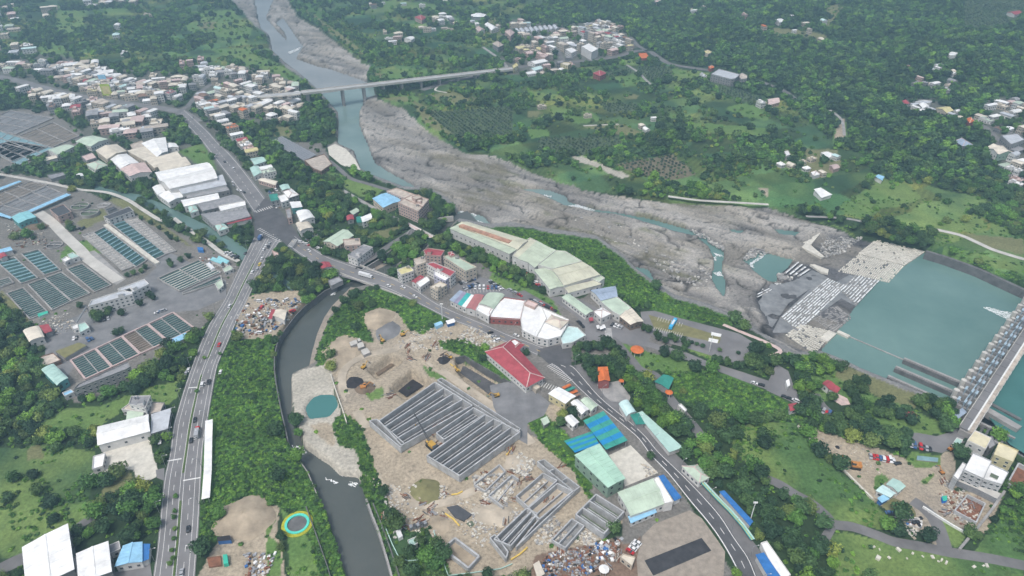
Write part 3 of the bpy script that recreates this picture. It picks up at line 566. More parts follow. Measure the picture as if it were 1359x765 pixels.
# upper road, crossroads and riverside road
R2L = px("337 284, 314 250, 288 216, 269 190, 251 170, 236 154"); R2R = px("352 262, 323 224, 305 203, 292 192, 274 172, 245 146")
flat('upper_road', smooth_px(R2L, 4)+smooth_px(R2R, 4)[::-1], 'road_grey', .07)
for t in (.1, .9): line_on(mk, smooth_px(between(R2L, R2R, t)), .3, .1)
line_on(mk, smooth_px(between(R2L, R2R, .5)), .3, .1, dash=4, gap=6)
flat('crossroads', px("336 282, 338 300, 337 316, 373 319, 388 333, 402 320, 374 281, 352 262"), 'asphalt', .08)
strip('town_road', px("-30 96, 26 108, 78 122, 130 132, 188 140, 236 148, 262 162"), 13, 'road_grey', .05)
strip('village_street', px("236 150, 250 140, 262 125, 280 112"), 7, 'asphalt_pale', .055)
R3U = px("392 312, 400 318, 431 338, 458 348, 481 356, 523 369, 554 385, 581 403, 612 417, 643 430, 680 446, 701 453, 722 461")
R3D = px("382 327, 390 333, 418 352, 446 365, 466 371, 507 382, 539 396, 568 410, 596 424, 628 436, 664 452, 690 462, 712 472")
s3U = smooth_px(R3U, 4); s3D = smooth_px(R3D, 4)
flat('riverside_road', s3U+s3D[::-1], 'road_grey', .07)
line_on(mk, between(s3U, s3D, .5), .3, .1, m='pipe_yellow', dash=4, gap=6)
for t in (.12, .88): line_on(mk, between(s3U, s3D, t), .25, .1)
# junction and road to the south east
flat('lower_crossroads', q('22', "130 320, 215 300, 300 300, 300 400, 330 410, 250 440, 190 400, 130 345"), 'asphalt', .075)
R4L = q('22', "190 395, 240 425, 380 560, 560 705, 640 775")+q('23', "700 150, 790 245, 900 385, 980 480, 1040 560, 1100 660, 1150 765, 1190 900")
R4R = q('22', "300 405, 330 425, 450 565, 600 690, 680 765")+q('23', "740 130, 850 235, 960 345, 1060 460, 1130 570, 1200 670, 1240 765, 1290 900")
s4L = smooth_px(R4L, 4); s4R = smooth_px(R4R, 4)
svc = [(a[0]+14+i*.12, a[1]-3) for i, a in enumerate(s4R)]
flat('service_road', s4R+svc[::-1], 'asphalt_pale', .05)
flat('south_road', s4L+s4R[::-1], 'asphalt', .08)
for t in (.08, .92): line_on(mk, between(s4L, s4R, t), .35, .11)
line_on(mk, between(s4L, s4R, .5), .3, .11, dash=4, gap=6); line_on(mk, between(s4L, s4R, .06)[12:], .3, .112)
flat('visitor_plaza', q('22', "190 60, 240 50, 330 60, 430 110, 530 185, 620 205, 700 250, 690 300, 500 262, 430 290, 300 330, 215 305, 250 285, 360 265, 370 220, 320 150"), 'road_grey', .055)
flat('park_road', q('22', "520 255, 640 262, 700 285, 880 335, 1000 385, 1150 430, 1300 480")+q('32', "40 395, 100 430, 125 500, 170 590, 150 610, 100 580, -10 530")+q('22', "1290 525, 1220 500, 1000 415, 870 370, 700 310, 560 290"), 'road_grey', .065)
flat('car_park', q('22', "650 130, 720 125, 860 165, 1150 240, 1230 290, 1200 350, 1160 400, 1060 370, 1000 350, 870 310, 740 275, 690 240, 620 200, 660 190"), 'road_grey', .045)
flat('parking_bays', q('22', "690 145, 850 190, 1060 255, 1050 290, 860 250, 720 215"), 'olive', .062, block=False); paint(q('22', "690 145, 850 190, 1060 255, 1050 290, 860 250, 720 215"), OLIVE)
for s in ("1010 232, 1062 243, 1056 258, 1008 250", "998 262, 1047 272, 1040 290, 994 280"): flat('paved_pad', q('22', s), 'paint_white', .08)
strip('park_lane', q('22', "500 262, 540 300, 600 370, 650 425, 720 450, 760 500, 800 570, 860 640, 920 710, 960 765"), 6.5, 'asphalt_pale', .07)
flat('temple_court', q('22', "430 500, 540 480, 600 560, 590 590, 500 585, 470 560"), 'concrete', .068)
strip('footpath', q('22', "1070 195, 1180 240, 1300 290")+q('32', "60 330, 0 360"), 3, 'roof_pink', .07)
strip('access_road', q('33', "-30 262, 60 300, 130 345, 220 395, 290 455, 330 500, 430 515, 560 560, 640 590, 780 615, 900 640, 1000 655, 1150 680, 1320 715"), 6, 'asphalt_pale', .07)
strip('access_road', q('33', "330 500, 300 550, 275 600"), 4.5, 'asphalt_pale', .075)
strip('access_road', q('33', "730 380, 800 430, 850 490, 880 570, 900 635"), 7, 'asphalt_pale', .065)
flat('dam_approach', q('33', "560 20, 650 25, 850 55, 930 30, 1000 -20, 1050 -10, 1000 60, 920 120, 880 140, 780 120, 700 90, 590 40"), 'road_grey', .06)
flat('car_park', q('32', "700 740, 760 745, 900 770, 1000 790, 880 830, 760 815"), 'road_grey', .058)
strip('park_lane', q('32', "240 545, 270 600, 330 660, 300 650, 260 620"), 5, 'asphalt_pale', .07)
flat('terrace', q('32', "340 540, 400 570, 415 600, 370 605, 330 580"), 'roof_pink', .07)
strip('dike_track', q('31', "190 372, 380 382, 480 400"), 3.5, 'concrete', .07); strip('dike_track', q('31', "830 435, 900 450, 980 470, 1060 505, 1150 545, 1297 590"), 5, 'concrete_pale', .3)
strip('river_wall_path', q('21', "790 270, 940 290, 1100 300, 1300 312"), 4, 'concrete_pale', .3)
# left side
flat('treatment_yard', px("155 318, 172 312, 190 318, 300 372, 300 395, 262 412, 226 415, 160 448, 100 485, 85 505, 60 480, 60 440, 100 420, 150 400, 180 380, 208 355"), 'gravel_grey', .04)
strip('works_road', q('01', "-20 155, 150 185, 260 205, 400 235, 480 243, 560 255, 650 290, 720 335, 800 385, 830 395"), 4, 'concrete_pale', .07)
strip('works_road', q('01', "190 350, 260 400, 340 480, 410 545, 450 590, 600 700"), 9, 'concrete_pale', .07)
strip('canal_towpath', q('01', "880 380, 960 440, 1050 500, 1130 560, 1210 600"), 4, 'concrete_pale', .07)
flat('works_apron', q('01', "420 560, 480 545, 640 690, 590 720, 560 700"), 'concrete', .065)
flat('white_yard', q('03', "505 100, 760 52, 775 150, 805 235, 790 262, 700 310, 680 220, 510 235, 530 150"), 'pale_stone', .06)
flat('yard_gateway', q('03', "790 225, 835 215, 832 280, 795 265"), 'road_grey', .065)
strip('farm_track', q('03', "-60 760, 60 700, 130 670"), 8, 'asphalt_pale', .06); strip('farm_track', q('03', "370 530, 430 490, 475 465"), 5, 'asphalt_pale', .06)
flat('filling_yard', q('03', "580 745, 760 690, 775 790, 560 800"), 'road_grey', .06)
strip('river_bank_road', q('11', "800 440, 740 480, 660 530, 600 575, 540 610, 520 640"), 6, 'asphalt_pale', .07)
strip('bank_lane', q('11', "370 90, 420 130, 480 180, 560 205, 660 235, 720 250"), 5, 'asphalt_pale', .07)
strip('wood_lane', q('11', "440 240, 500 275, 590 325, 680 370, 760 405, 830 440, 900 475"), 4, 'concrete', .07)
flat('hotel_court', q('11', "720 330, 850 370, 900 340, 890 310, 860 400, 800 400"), 'asphalt_pale', .06)
flat('car_park', q('11', "1010 720, 1130 680, 1180 690, 1300 760, 1300 800, 1100 800, 1000 765"), 'road_grey', .055)
flat('market_street', px("640 378, 690 398, 735 415, 760 432, 740 440, 700 425, 655 405, 632 395"), 'road_grey', .056)
flat('mill_street', q('22', "0 40, 60 20, 200 100, 250 180, 210 190, 110 100, 0 60"), 'asphalt_pale', .05)
# right and far roads
strip('hill_road', px("560 120, 600 108, 640 100, 680 91, 719 86, 779 81, 816 76, 845 68, 862 69, 873 76, 889 85, 915 90, 944 94"), 10, 'asphalt_pale', .0, conform=True)
strip('hill_road', q('20', "600 190, 640 235, 690 262"), 7, 'asphalt_pale', .0, conform=True); strip('village_lane', q('20', "230 250, 250 300, 270 325"), 7, 'asphalt_pale', .0, conform=True)
strip('village_lane', q('10', "1150 240, 1220 290, 1265 330, 1270 350"), 5, 'concrete', .0, conform=True)
strip('hill_road', q('30', "-60 410, 0 430, 80 465, 130 500, 165 525"), 7, 'asphalt_pale', .0, conform=True)
strip('hill_road', q('30', "1040 620, 1100 650, 1150 700, 1200 760"), 7, 'asphalt_pale', .0, conform=True)
strip('forest_track', q('30', "310 560, 370 610, 385 690"), 3.5, 'concrete', .0, conform=True)
strip('farm_track', q('10', "890 450, 920 440, 910 460, 970 472"), 3, 'concrete_pale', .0, conform=True)
strip('farm_track', q('20', "580 330, 640 370, 680 410, 710 435"), 4, 'concrete', .0, conform=True); strip('farm_track', q('20', "360 640, 540 632"), 3, 'concrete_pale', .0, conform=True)
# filter yard with dark slab
flat('gravel_yard', q('23', "660 560, 720 500, 900 430, 960 470, 1040 580, 1080 640, 1070 790, 640 800, 630 680"), 'gravel_tan', .053)
flat('dark_slab', q('23', "960 570, 1010 635, 715 762, 670 685"), 'asphalt_dark', .075)
flat('stone_yard', q('23', "490 150, 600 100, 740 240, 570 310, 560 260"), 'pale_stone', .05)
flat('site_ramp', px("650 512, 690 503, 730 535, 722 552, 700 562, 700 590, 672 575, 655 540"), 'gravel_grey', .12)
flat('river_beach', q('11', "362 20, 400 5, 455 30, 500 80, 530 135, 500 140, 430 110, 370 60"), 'pale_stone', .12)
# zebra bars, bay lines and stop lines
def bars(pa, pb, n, length, w, z=.11, m='paint_white'):
    A = Vector((*Gz(*pa, z), z)); B = Vector((*Gz(*pb, z), z)); d = (B-A).normalized(); nn = Vector((-d.y, d.x, 0))
    for i in range(n):
        c = A.lerp(B, i/(n-1)); mk.face([tuple(c-d*w/2-nn*length/2), tuple(c+d*w/2-nn*length/2), tuple(c+d*w/2+nn*length/2), tuple(c-d*w/2+nn*length/2)], m)
bars(q('22', "190 400")[0], q('22', "290 480")[0], 14, 5, .35); bars(q('22', "485 215")[0], q('22', "490 265")[0], 9, 5, .5)
bars(q('22', "130 490")[0], q('22', "215 520")[0], 8, 5, .4); bars((340, 281), (366, 273), 10, 5, .6); bars((344, 304), (371, 321), 12, 4, .6); bars((392, 318), (385, 327), 7, 5, .6)
for a, b in ((px("222 612, 241 609")), (px("243 638, 266 634")), (px("250 515, 263 514"))): line_on(mk, [a, b], .8, .1)
for (a, b, n) in ((q('22', "720 215")[0], q('22', "860 250")[0], 14), (q('22', "740 165")[0], q('22', "860 195")[0], 10)): bars(a, b, n, 5, .2, .09)
bars(q('11', "1040 760")[0], q('11', "1250 740")[0], 14, 5, .2, .09)
o = mk.build('road_markings'); struct(o)

flat('gravel_bank', q('12', "520 8, 480 50, 425 110, 368 172, 338 250, 310 330, 298 398, 268 410, 285 330, 310 240, 345 160, 385 100, 440 45, 480 5"), 'gravel_tan', -4.45, block=False); flat('gravel_bank', q('11', "560 640, 620 618, 700 575, 780 520, 840 480, 830 500, 760 560, 690 605, 600 650"), 'gravel_tan', -4.42, block=False)
# ============================================================ LANDMARKS FOR LABELS
MARKS = [(420, 520, "by the walled grey stream"), (300, 560, "beside the planted divided road"), (120, 640, "round the white concrete yard"), (60, 500, "on the slope below the treatment works"), (240, 700, "between the divided road and the two white sheds"),
 (140, 560, "below the pink-rimmed filter basins"), (470, 590, "on the green strip along the stream wall"), (560, 740, "at the low end of the building site"), (330, 560, "in the creeper field between road and stream"), (400, 350, "in the wood at the foot of the crossroads"),
 (400, 240, "in the wood between road and river"), (800, 460, "round the orange-roofed temple"), (870, 560, "along the park lane"), (980, 660, "in the wood beside the south road"), (1060, 720, "near the fork of the access road"), (940, 560, "above the bright meadow"),
 (1100, 500, "in the riverside park"), (1190, 560, "near the end of the weir bridge"), (850, 380, "on the bank above the rock bed"), (660, 350, "behind the red-trimmed apartment blocks"), (740, 600, "along the lane behind the mint shed"), (1000, 480, "round the loop car park"),
 (1250, 700, "on the meadow below the scaffolded block"), (200, 240, "between the old basins and the white factory"), (300, 400, "between the works yard and the divided road"), (1150, 640, "round the gravel lot with the excavator"), (200, 350, "among the basins of the works")]
def nearest_mark(u, v):
    return min(MARKS, key=lambda m: (m[0]-u)**2+((m[1]-v)*1.2)**2)[2]
EXTRA_TREES = []
def row_trees(code, s, size, label, kind=0, tall=1.0, n=None, grp=None, jit=.6):
    pts = q(code, s)
    for i, (u, v) in enumerate(pts):
        x, y, _ = G(u, v); EXTRA_TREES.append((x, y, size*rnd.uniform(.88, 1.12), label if len(pts) == 1 else f"{ordw(i+1)} {label}", tall, kind, grp or 'planted trees'))
row_trees('22', "635 205, 665 225, 690 235, 730 255, 740 275, 775 290, 800 270, 825 285, 865 290, 885 310, 870 330", 3.2, "of the small trees lining the plaza edge, counted toward the loop", 1, 1.15)
row_trees('22', "1020 385, 1048 395, 1085 405, 1130 420", 2.8, "of four dark conifer-like trees along the park road, counted toward the river", 0, 1.6)
row_trees('22', "910 292, 935 300, 965 310, 1050 330, 1145 345", 2.0, "of the clipped bushes on the car park island", 0, .8)
row_trees('22', "1220 350, 1250 330, 1200 410, 1240 420, 1280 400", 5.0, "of the big trees at the far end of the loop car park", 1)
row_trees('32', "170 390, 220 380, 270 390, 310 420, 150 430, 200 440, 250 450, 300 440, 180 490, 210 530, 240 520", 4.8, "of the broad trees between terrace pavilion and apron", 2)
row_trees('32', "400 530, 440 500, 470 540, 420 560, 480 500", 4.6, "of the trees on the bank beyond the pavilion", 0)
row_trees('32', "560 620, 600 600, 550 660, 620 640, 660 670, 600 670, 720 700, 690 650", 4.4, "of the trees behind the red kiosk", 0)
row_trees('32', "790 590, 820 600, 850 620, 880 610, 910 620, 930 660, 880 660", 4.0, "of the dark trees at the foot of the weir", 0, 1.2)
row_trees('32', "320 580, 170 580, 190 620, 150 650, 220 640, 290 700, 340 690, 400 670, 440 700, 480 740, 420 740, 360 740, 300 745, 520 760, 250 690", 4.6, "of the trees along the terrace track", 0)
row_trees('33', "600 60, 640 80, 680 110, 620 110, 580 90, 540 70, 480 40, 440 20, 520 20, 690 60", 5.0, "of the dark trees edging the gravel lot", 0)
row_trees('22', "320 345, 345 320, 380 330, 410 320, 440 325, 470 310, 500 325, 530 340, 330 380, 370 385, 400 400, 430 400, 520 370, 555 365, 400 460, 380 430, 420 480, 520 430, 540 470, 560 440, 500 400", 4.6, "of the trees crowding round the temple roof", 0)
row_trees('22', "590 440, 620 470, 650 490, 590 490, 630 520, 680 510, 700 550, 650 560, 690 600, 730 590, 750 630, 720 650, 690 650, 770 680, 800 700, 830 690, 760 710, 600 530, 640 590", 4.7, "of the olive-green trees beside the park lane", 2)
row_trees('03', "895 365, 890 440, 885 470, 890 530, 885 580, 875 640, 880 680, 865 705", 1.6, "of the median trees on the divided road, counted from the gateway", 4)
row_trees('02', "1040 370, 1000 540, 1120 350, 1185 240", 1.8, "of the thin trees standing in the divided road", 2)
row_trees('02', "595 250, 620 240, 700 60, 730 50, 760 55, 780 70, 715 100, 520 160, 550 150, 500 180, 480 160, 560 130, 620 150, 410 110", 3.4, "of the trees round the works office", 1)
row_trees('01', "170 165, 205 175, 320 210", 3.6, "of the round trees by the works lane", 2)
row_trees('01', "770 415, 810 440, 850 470, 870 490, 900 500, 650 680, 680 670, 720 660, 740 640, 870 630, 920 605, 960 585, 860 610, 720 390, 1000 460, 930 430, 960 450, 1020 500, 1040 515", 2.8, "of the small trees among the canal-side basins", 1)
MARKS_END = 1
# ============================================================ BRIDGES, WEIR, BASINS, BUILDING SITE
def W3(p, z): return (*Gz(p[0], p[1], z), z)
def wallbar(name, a, b, w, z0, z1, m, parent=None):
    A = Vector(W3(a, z1)); B = Vector(W3(b, z1)); return MB().bar((A.x, A.y, z0), (B.x, B.y, z0), w, z1-z0, m).build(name, parent)
# --- river bridge
br = empty('road_bridge', *Gz(400, 124, 8), 0, 0, "long pale bridge on pillars crossing the wide river", 'bridge'); br.location = (0, 0, 0)
BA = Vector(W3(px("401 123")[0], 19)); BB = Vector(W3(px("683 91")[0], 5.0)); BC = Vector(W3(px("300 131")[0], 1.0)); MB().bar(BC-Vector((0, 0, 1.6)), BA-Vector((0, 0, 1.6)), 11.9, 1.6, "concrete_pale").build("deck", br); MB().bar(BC, BA, 10.4, .11, "deck_pale").build("carriageway", br); bm_ = MB().bar(BA-Vector((0, 0, 1.6)), BB-Vector((0, 0, 1.6)), 12, 1.6, 'concrete_pale'); bm_.build('deck', br)
MB().bar(BA+Vector((0, 0, .004)), BB+Vector((0, 0, .004)), 10.4, .1, 'deck_pale').build('carriageway', br)
bd = (BB-BA).normalized(); bn = Vector((-bd.y, bd.x, 0)).normalized()
for s in (-1, 1): MB().bar(BA+bn*5.8*s+Vector((0, 0, .01)), BB+bn*5.8*s+Vector((0, 0, .01)), .4, 1.1, 'concrete_pale').build('parapet', br)
for i, t_ in enumerate((.165, .258, .345, .43, .52, .61, .70, .79, .88, .02, -.08)):
    c = BA.lerp(BB, t_); z0 = -11 if i < 4 else -1
    if t_ < 0: c = BA.lerp(BC, .4)
    pm_ = MB(); pm_.bar(c+bn*-5+Vector((0, 0, -3.2)), c+bn*5+Vector((0, 0, -3.2)), 2.2, 1.55, 'concrete')
    for s in (-1, 1): pm_.tube(c+bn*2.2*s+Vector((0, 0, z0-c.z)), c+bn*3*s+Vector((0, 0, -3.1)), 1.7, m='concrete', n=10)
    pm_.build('pillar', br)
# --- bridge over the stream on the riverside road
sb = empty('stream_bridge', 0, 0, 0, 0, "concrete road bridge with white parapets over the walled stream", 'bridge')
a1, a2 = px("452 362")[0], px("534 393")[0]; b1, b2 = px("462 345")[0], px("528 371")[0]
wallbar('parapet', a1, a2, .5, -1.0, 1.1, 'concrete_pale', sb); wallbar('parapet', b1, b2, .5, -1.0, 1.1, 'concrete_pale', sb)
P = [Gz(*p, 0) for p in (a1, a2, b2, b1)]; MB().prism(P, -1.6, .03, 'concrete').build('deck', sb)
wallbar('pier', px("487 372")[0], px("497 356")[0], 1.6, -7, -1.6, 'concrete', sb)
fb = empty('foot_bridge', 0, 0, 0, 0, "narrow pink footbridge over the stream mouth below the hotel", 'bridge')
wallbar('deck', q('11', "760 405")[0], q('11', "895 478")[0], 4, .3, .9, 'roof_pink', fb)
for s in ("755 398", "768 412"): pass
wallbar('railing', q('11', "764 400")[0], q('11', "899 472")[0], .25, .9, 1.9, 'paint_white', fb); wallbar('railing', q('11', "756 410")[0], q('11', "890 484")[0], .25, .9, 1.9, 'paint_white', fb)
# --- stream retaining walls
def chainwall(name, pts, w, z0, z1, m, label, cat='wall', cap=None):
    o = empty(name, 0, 0, 0, 0, label, cat); P = [W3(p, z1) for p in pts]
    for a, b in zip(P[:-1], P[1:]):
        mb = MB().bar((a[0], a[1], z0), (b[0], b[1], z0), w, z1-z0, m); mb.build('wall_panel', o)
    return o
chainwall('retaining_wall', px("447 378, 431 386, 418 396, 405 406, 393 418, 382 432, 372 446, 367 458, 364 474, 364 490, 366 508, 369 524, 373 545, 378 566, 382 585"), .7, -7, .9, 'concrete_dark', "dark curved concrete wall along the outer bend of the stream")
chainwall('retaining_wall', px("486 662, 494 684, 502 704, 511 733, 520 765, 530 800"), 1.0, -7, .7, 'concrete', "straight concrete wall along the lower stream beside the building site")
chainwall('retaining_wall', px("495 668, 504 690, 513 714, 522 740, 531 768, 536 790"), .6, -1, .8, 'concrete_dark', "low second wall set behind the stream wall")
chainwall('retaining_wall', px("392 604, 408 626, 420 655"), .5, -7, .5, 'concrete', "low wall where the stream turns past the creeper field")
chainwall('boundary_wall', px("406 672, 415 697, 424 722, 434 750, 441 775"), .4, -.2, 1.8, 'concrete_dark', "thin dark wall between the ring lawn and the stream bank")
chainwall('sheet_wall', q('12', "378 445, 395 500, 415 560, 440 630, 458 690"), .6, -3, 1.2, 'pale_stone', "pale wall holding the building site above the sand bar")
chainwall('training_wall', px("1229 333, 1256 341, 1284 351, 1300 357, 1326 369, 1359 384, 1400 400"), 3, -8, 1.0, 'concrete_dark', "long dark river wall along the far shore of the pool")
chainwall('site_pipe', q('13', "635 520, 655 515, 690 600, 725 670, 770 685, 830 680"), .4, .2, .7, 'roof_mint', "pale green pipe bent across the strip beside the stream", 'pipe')
chainwall('site_pipe', q('13', "900 530, 935 655, 975 760, 1100 745, 1170 735, 1240 725, 1300 700"), .4, .2, .7, 'roof_mint', "pale green pipe round the low corner of the building site", 'pipe')
chainwall('lane_wall', q('33', "150 0, 220 75, 300 150, 380 220, 440 280, 530 370"), 1.0, -.3, 1.0, 'pale_stone', "pale wall between the gravel lot and the meadow")
chainwall('lane_wall', q('33', "785 408, 850 450, 930 500, 1010 545"), .8, -.3, 1.4, 'paint_white', "white wall beside the green triangle by the scaffolded block")
chainwall('lane_wall', q('33', "1200 330, 1130 430, 1050 530, 970 625"), 1.2, -.3, 1.6, 'concrete', "concrete wall running down from the scaffolded block to the access road")
chainwall('embankment_wall', q('11', "540 640, 620 590, 680 545, 740 495, 780 440"), .8, -6, .9, 'concrete', "concrete bank wall beside the lane above the stream")
chainwall('embankment_wall', q('11', "840 410, 880 400, 920 380, 1000 370"), .8, -4, 1.6, 'concrete_pale', "pale wall at the stream mouth below the hotel")
# --- ring
rg_ = empty('ring_track', *Gz(395, 696, 0), 0, 0, "round flower ring of yellow grass and turquoise edging", 'ring'); cx, cy = Gz(394.5, 696, 0); rg_.location = (0, 0, 0)
def ring(r0, r1, z0, z1, m, name, par):
    mb = MB(); n = 48
    for i in range(n):
        a, b = 2*pi*i/n, 2*pi*(i+1)/n; c = [(cx+r*cos(t), cy+r*sin(t)) for r, t in ((r0, a), (r1, a), (r1, b), (r0, b))]; mb.prism(c, z0, z1, m)
    return mb.build(name, par)
ring(0.1, 5.0, .0, .12, 'concrete_dark', 'paving', rg_); ring(5.0, 6.3, .0, .8, 'plastic_cyan', 'edging', rg_); ring(6.3, 8.0, -.1, .35, 'moss_yellow', 'planting', rg_)
paint([PX(cx+8*cos(t/8*pi), cy+8*sin(t/8*pi), 0) for t in range(16)], True, BLOCK)
# --- weir: piers, gates, hoists, deck
dam = empty('weir', 0, 0, 0, 0, "gated concrete weir with a row of round-nosed piers beside its bridge", 'weir')
D0 = Vector((*Gz(*zz(1140, 430, 6.2055, "745 625")[0], 3), 0)); D1 = Vector((*Gz(*zz(1140, 430, 6.2055, "1240 -35")[0], 3), 0))
dd_ = (D1-D0); npier = 9.0; step = dd_/npier; dn = dd_.normalized(); side = Vector((dn.y, -dn.x, 0))
deckL0 = Vector((*Gz(1273, 566, 5), 5)); deckL1 = Vector((*Gz(1359, 436, 5), 5)); deckR0 = Vector((*Gz(1297, 566, 5), 5))
ddir = (deckL1-deckL0).normalized(); dw = (deckR0-deckL0); wdt = (dw-ddir*dw.dot(ddir)).length; dnr = Vector((ddir.y, -ddir.x, 0))
L_ = (deckL1-deckL0).length+90
dk = empty('weir_bridge', 0, 0, 0, 0, "grey bridge deck with a white kerb line running along the weir", 'bridge')
c0 = deckL0+dnr*wdt/2
nseg = int(L_/11)
for i in range(nseg):
    a = c0+ddir*(L_*i/nseg+.15); b = c0+ddir*(L_*(i+1)/nseg-.15); MB().bar(a+dnr*-.18*wdt-Vector((0, 0, 1.2)), b+dnr*-.18*wdt-Vector((0, 0, 1.2)), wdt*.62, 1.2, 'road_grey').build('deck_slab', dk)
    MB().bar(a+dnr*.33*wdt-Vector((0, 0, 1.2)), b+dnr*.33*wdt-Vector((0, 0, 1.2)), wdt*.34, 1.25, 'roof_beige').build('walk_slab', dk)
MB().bar(c0+dnr*.14*wdt, c0+dnr*.14*wdt+ddir*L_, .9, .7, 'paint_white').build('kerb', dk)
for s in (-.49, .5): MB().bar(c0+dnr*s*wdt, c0+dnr*s*wdt+ddir*L_, .35, 1.1, 'concrete_pale').build('parapet', dk)
for i in range(0, nseg+1, 2): c = c0+ddir*(L_*i/nseg); MB().bar(c+dnr*-.4*wdt+Vector((0, 0, -9)), c+dnr*.45*wdt+Vector((0, 0, -9)), 1.6, 7.8, 'concrete').build('pier', dk)
for i in range(0, 18, 1):
    c = c0+dnr*(.54*wdt)+ddir*(4+i*7); MB().tube(c+Vector((0, 0, -.5)), c+Vector((0, 0, 2.6)), .12, m='paint_white', n=5).build('lamp_post', dk)
gap = 0
for i in range(0, 16):
    c = D0+step*i; toward = (c0+ddir*((c-c0).dot(ddir))-c); toward.z = 0; ln = toward.length-wdt*.5; tdir = toward.normalized()
    pr = MB(); pr.bar(c+Vector((0, 0, -9)), c+tdir*(ln)+Vector((0, 0, -9)), 2.2, 11.6, 'concrete'); pr.tube(c+Vector((0, 0, -9)), c+Vector((0, 0, 2.9)), 1.7, m='concrete_pale', n=12); pr.build('pier', dam)
    c2 = c+step*.5; p2 = MB(); p2.bar(c2+tdir*1.2+Vector((0, 0, -9)), c2+tdir*5+Vector((0, 0, -9)), 1.8, 10.4, 'concrete'); p2.tube(c2+tdir*1.2+Vector((0, 0, -9)), c2+tdir*1.2+Vector((0, 0, 1.6)), 1.3, m='concrete_pale', n=10); p2.build('pier', dam)
    g = MB(); g.bar(c+tdir*ln*.35+step*.12+Vector((0, 0, -7)), c+tdir*ln*.35+step*.88+Vector((0, 0, -7)), .6, 7.5, 'concrete_dark'); g.build('gate', dam)
    h = MB()
    for k in (.35, .65, .85):
        for s in (-1.4, 1.4): h.tube(c+tdir*ln*k+dn*s+Vector((0, 0, 2)), c+tdir*ln*k+dn*s+Vector((0, 0, 7)), .22, m='steel_blue', n=4)
        h.bar(c+tdir*ln*k-dn*1.8+Vector((0, 0, 6.6)), c+tdir*ln*k+dn*1.8+Vector((0, 0, 6.6)), 1.3, .8, 'steel_blue')
    h.bar(c+tdir*ln*.3+Vector((0, 0, 5.2)), c+tdir*ln*.9+Vector((0, 0, 5.2)), .4, .5, 'metal_grey'); h.bar(c+tdir*ln*.6+Vector((0, 0, 4.4)), c+tdir*ln*.6+step*.9+Vector((0, 0, 4.4)), .5, .6, 'steel_blue'); h.bar(c+tdir*ln*.75+Vector((0, 0, 3.4)), c+tdir*ln*.75+step*.95+Vector((0, 0, 3.4)), .9, .5, 'metal_grey')
    h.build('hoist', dam)
apr = [D0+Vector((-3, -4, 0)), D0+step*16+Vector((-2, 0, 0)), D0+step*16+tdir*ln, D0+tdir*ln+Vector((0, -4, 0))]
MB().prism([(p.x, p.y) for p in apr], -10, -5.2, 'concrete_dark').build('sill', dam)
# guide walls in the pool
for i, s in enumerate(("370 288, 855 492", "300 356, 800 570", "238 432, 705 640")):
    a, b = zz(1140, 430, 6.2055, s); A = Vector(W3(a, -3.2)); B = Vector(W3(b, -3.2)); g = empty('guide_wall', 0, 0, 0, 0, ("longest outer", "middle", "inner shore-side")[i]+" concrete guide wall reaching into the pool from the weir", 'wall', 'guide walls at the weir')
    MB().bar((A.x, A.y, -9), (B.x, B.y, -9), 3.4, 5.8, 'concrete_dark').build('wall_body', g); MB().bar((A.x, A.y, -3.2), (B.x, B.y, -3.2), 1.8, .9, 'concrete').build('coping', g)
bo = empty('boom', 0, 0, 0, 0, "thin pale boom floating from the block apron to the guide wall", 'boom')
wallbar('float', (1126, 446), (1201, 478), 1.0, -6.8, -5.9, 'concrete', bo); wallbar('anchor_block', (1112, 439.5), (1127, 446.5), 3.2, -7, -4.8, 'pale_stone', bo)
# spillway foam of the open gate
def foam(name, polys, z, m='foam_white'):
    mb = MB(); rf = random.Random(5)
    for p in polys:
        P = [Gz(u, v, z) for u, v in p]; n = len(P); A = abs(sum(P[i][0]*P[(i+1) % n][1]-P[(i+1) % n][0]*P[i][1] for i in range(n)))/2; x0, x1 = min(a[0] for a in P), max(a[0] for a in P); y0, y1 = min(a[1] for a in P), max(a[1] for a in P)
        cx_, cy_ = sum(a[0] for a in P)/n, sum(a[1] for a in P)/n; k = min(700, int(A*2.2)+8); t = 0
        while k and t < 12000:
            t += 1; x, y = rf.uniform(x0, x1), rf.uniform(y0, y1); ins = False
            for i in range(n):
                (a, b), (c, d) = P[i], P[(i+1) % n]
                if (b > y) != (d > y) and x < (c-a)*(y-b)/(d-b)+a: ins = not ins
            if ins: k -= 1; mb.box(x, y, z-.1, rf.uniform(.3, 1.5), rf.uniform(.15, .5), rf.uniform(.11, .2), rf.gauss(math.atan2(P[n//2][1]-P[0][1], P[n//2][0]-P[0][0]), .5), m, bottom=False)
    o = mb.build(name); stuff(o); return o
foam('foam', [q('32', "1085 105, 1130 110, 1190 128, 1265 135, 1262 150, 1240 158, 1220 178, 1190 160, 1150 138, 1110 120")], -6.3)
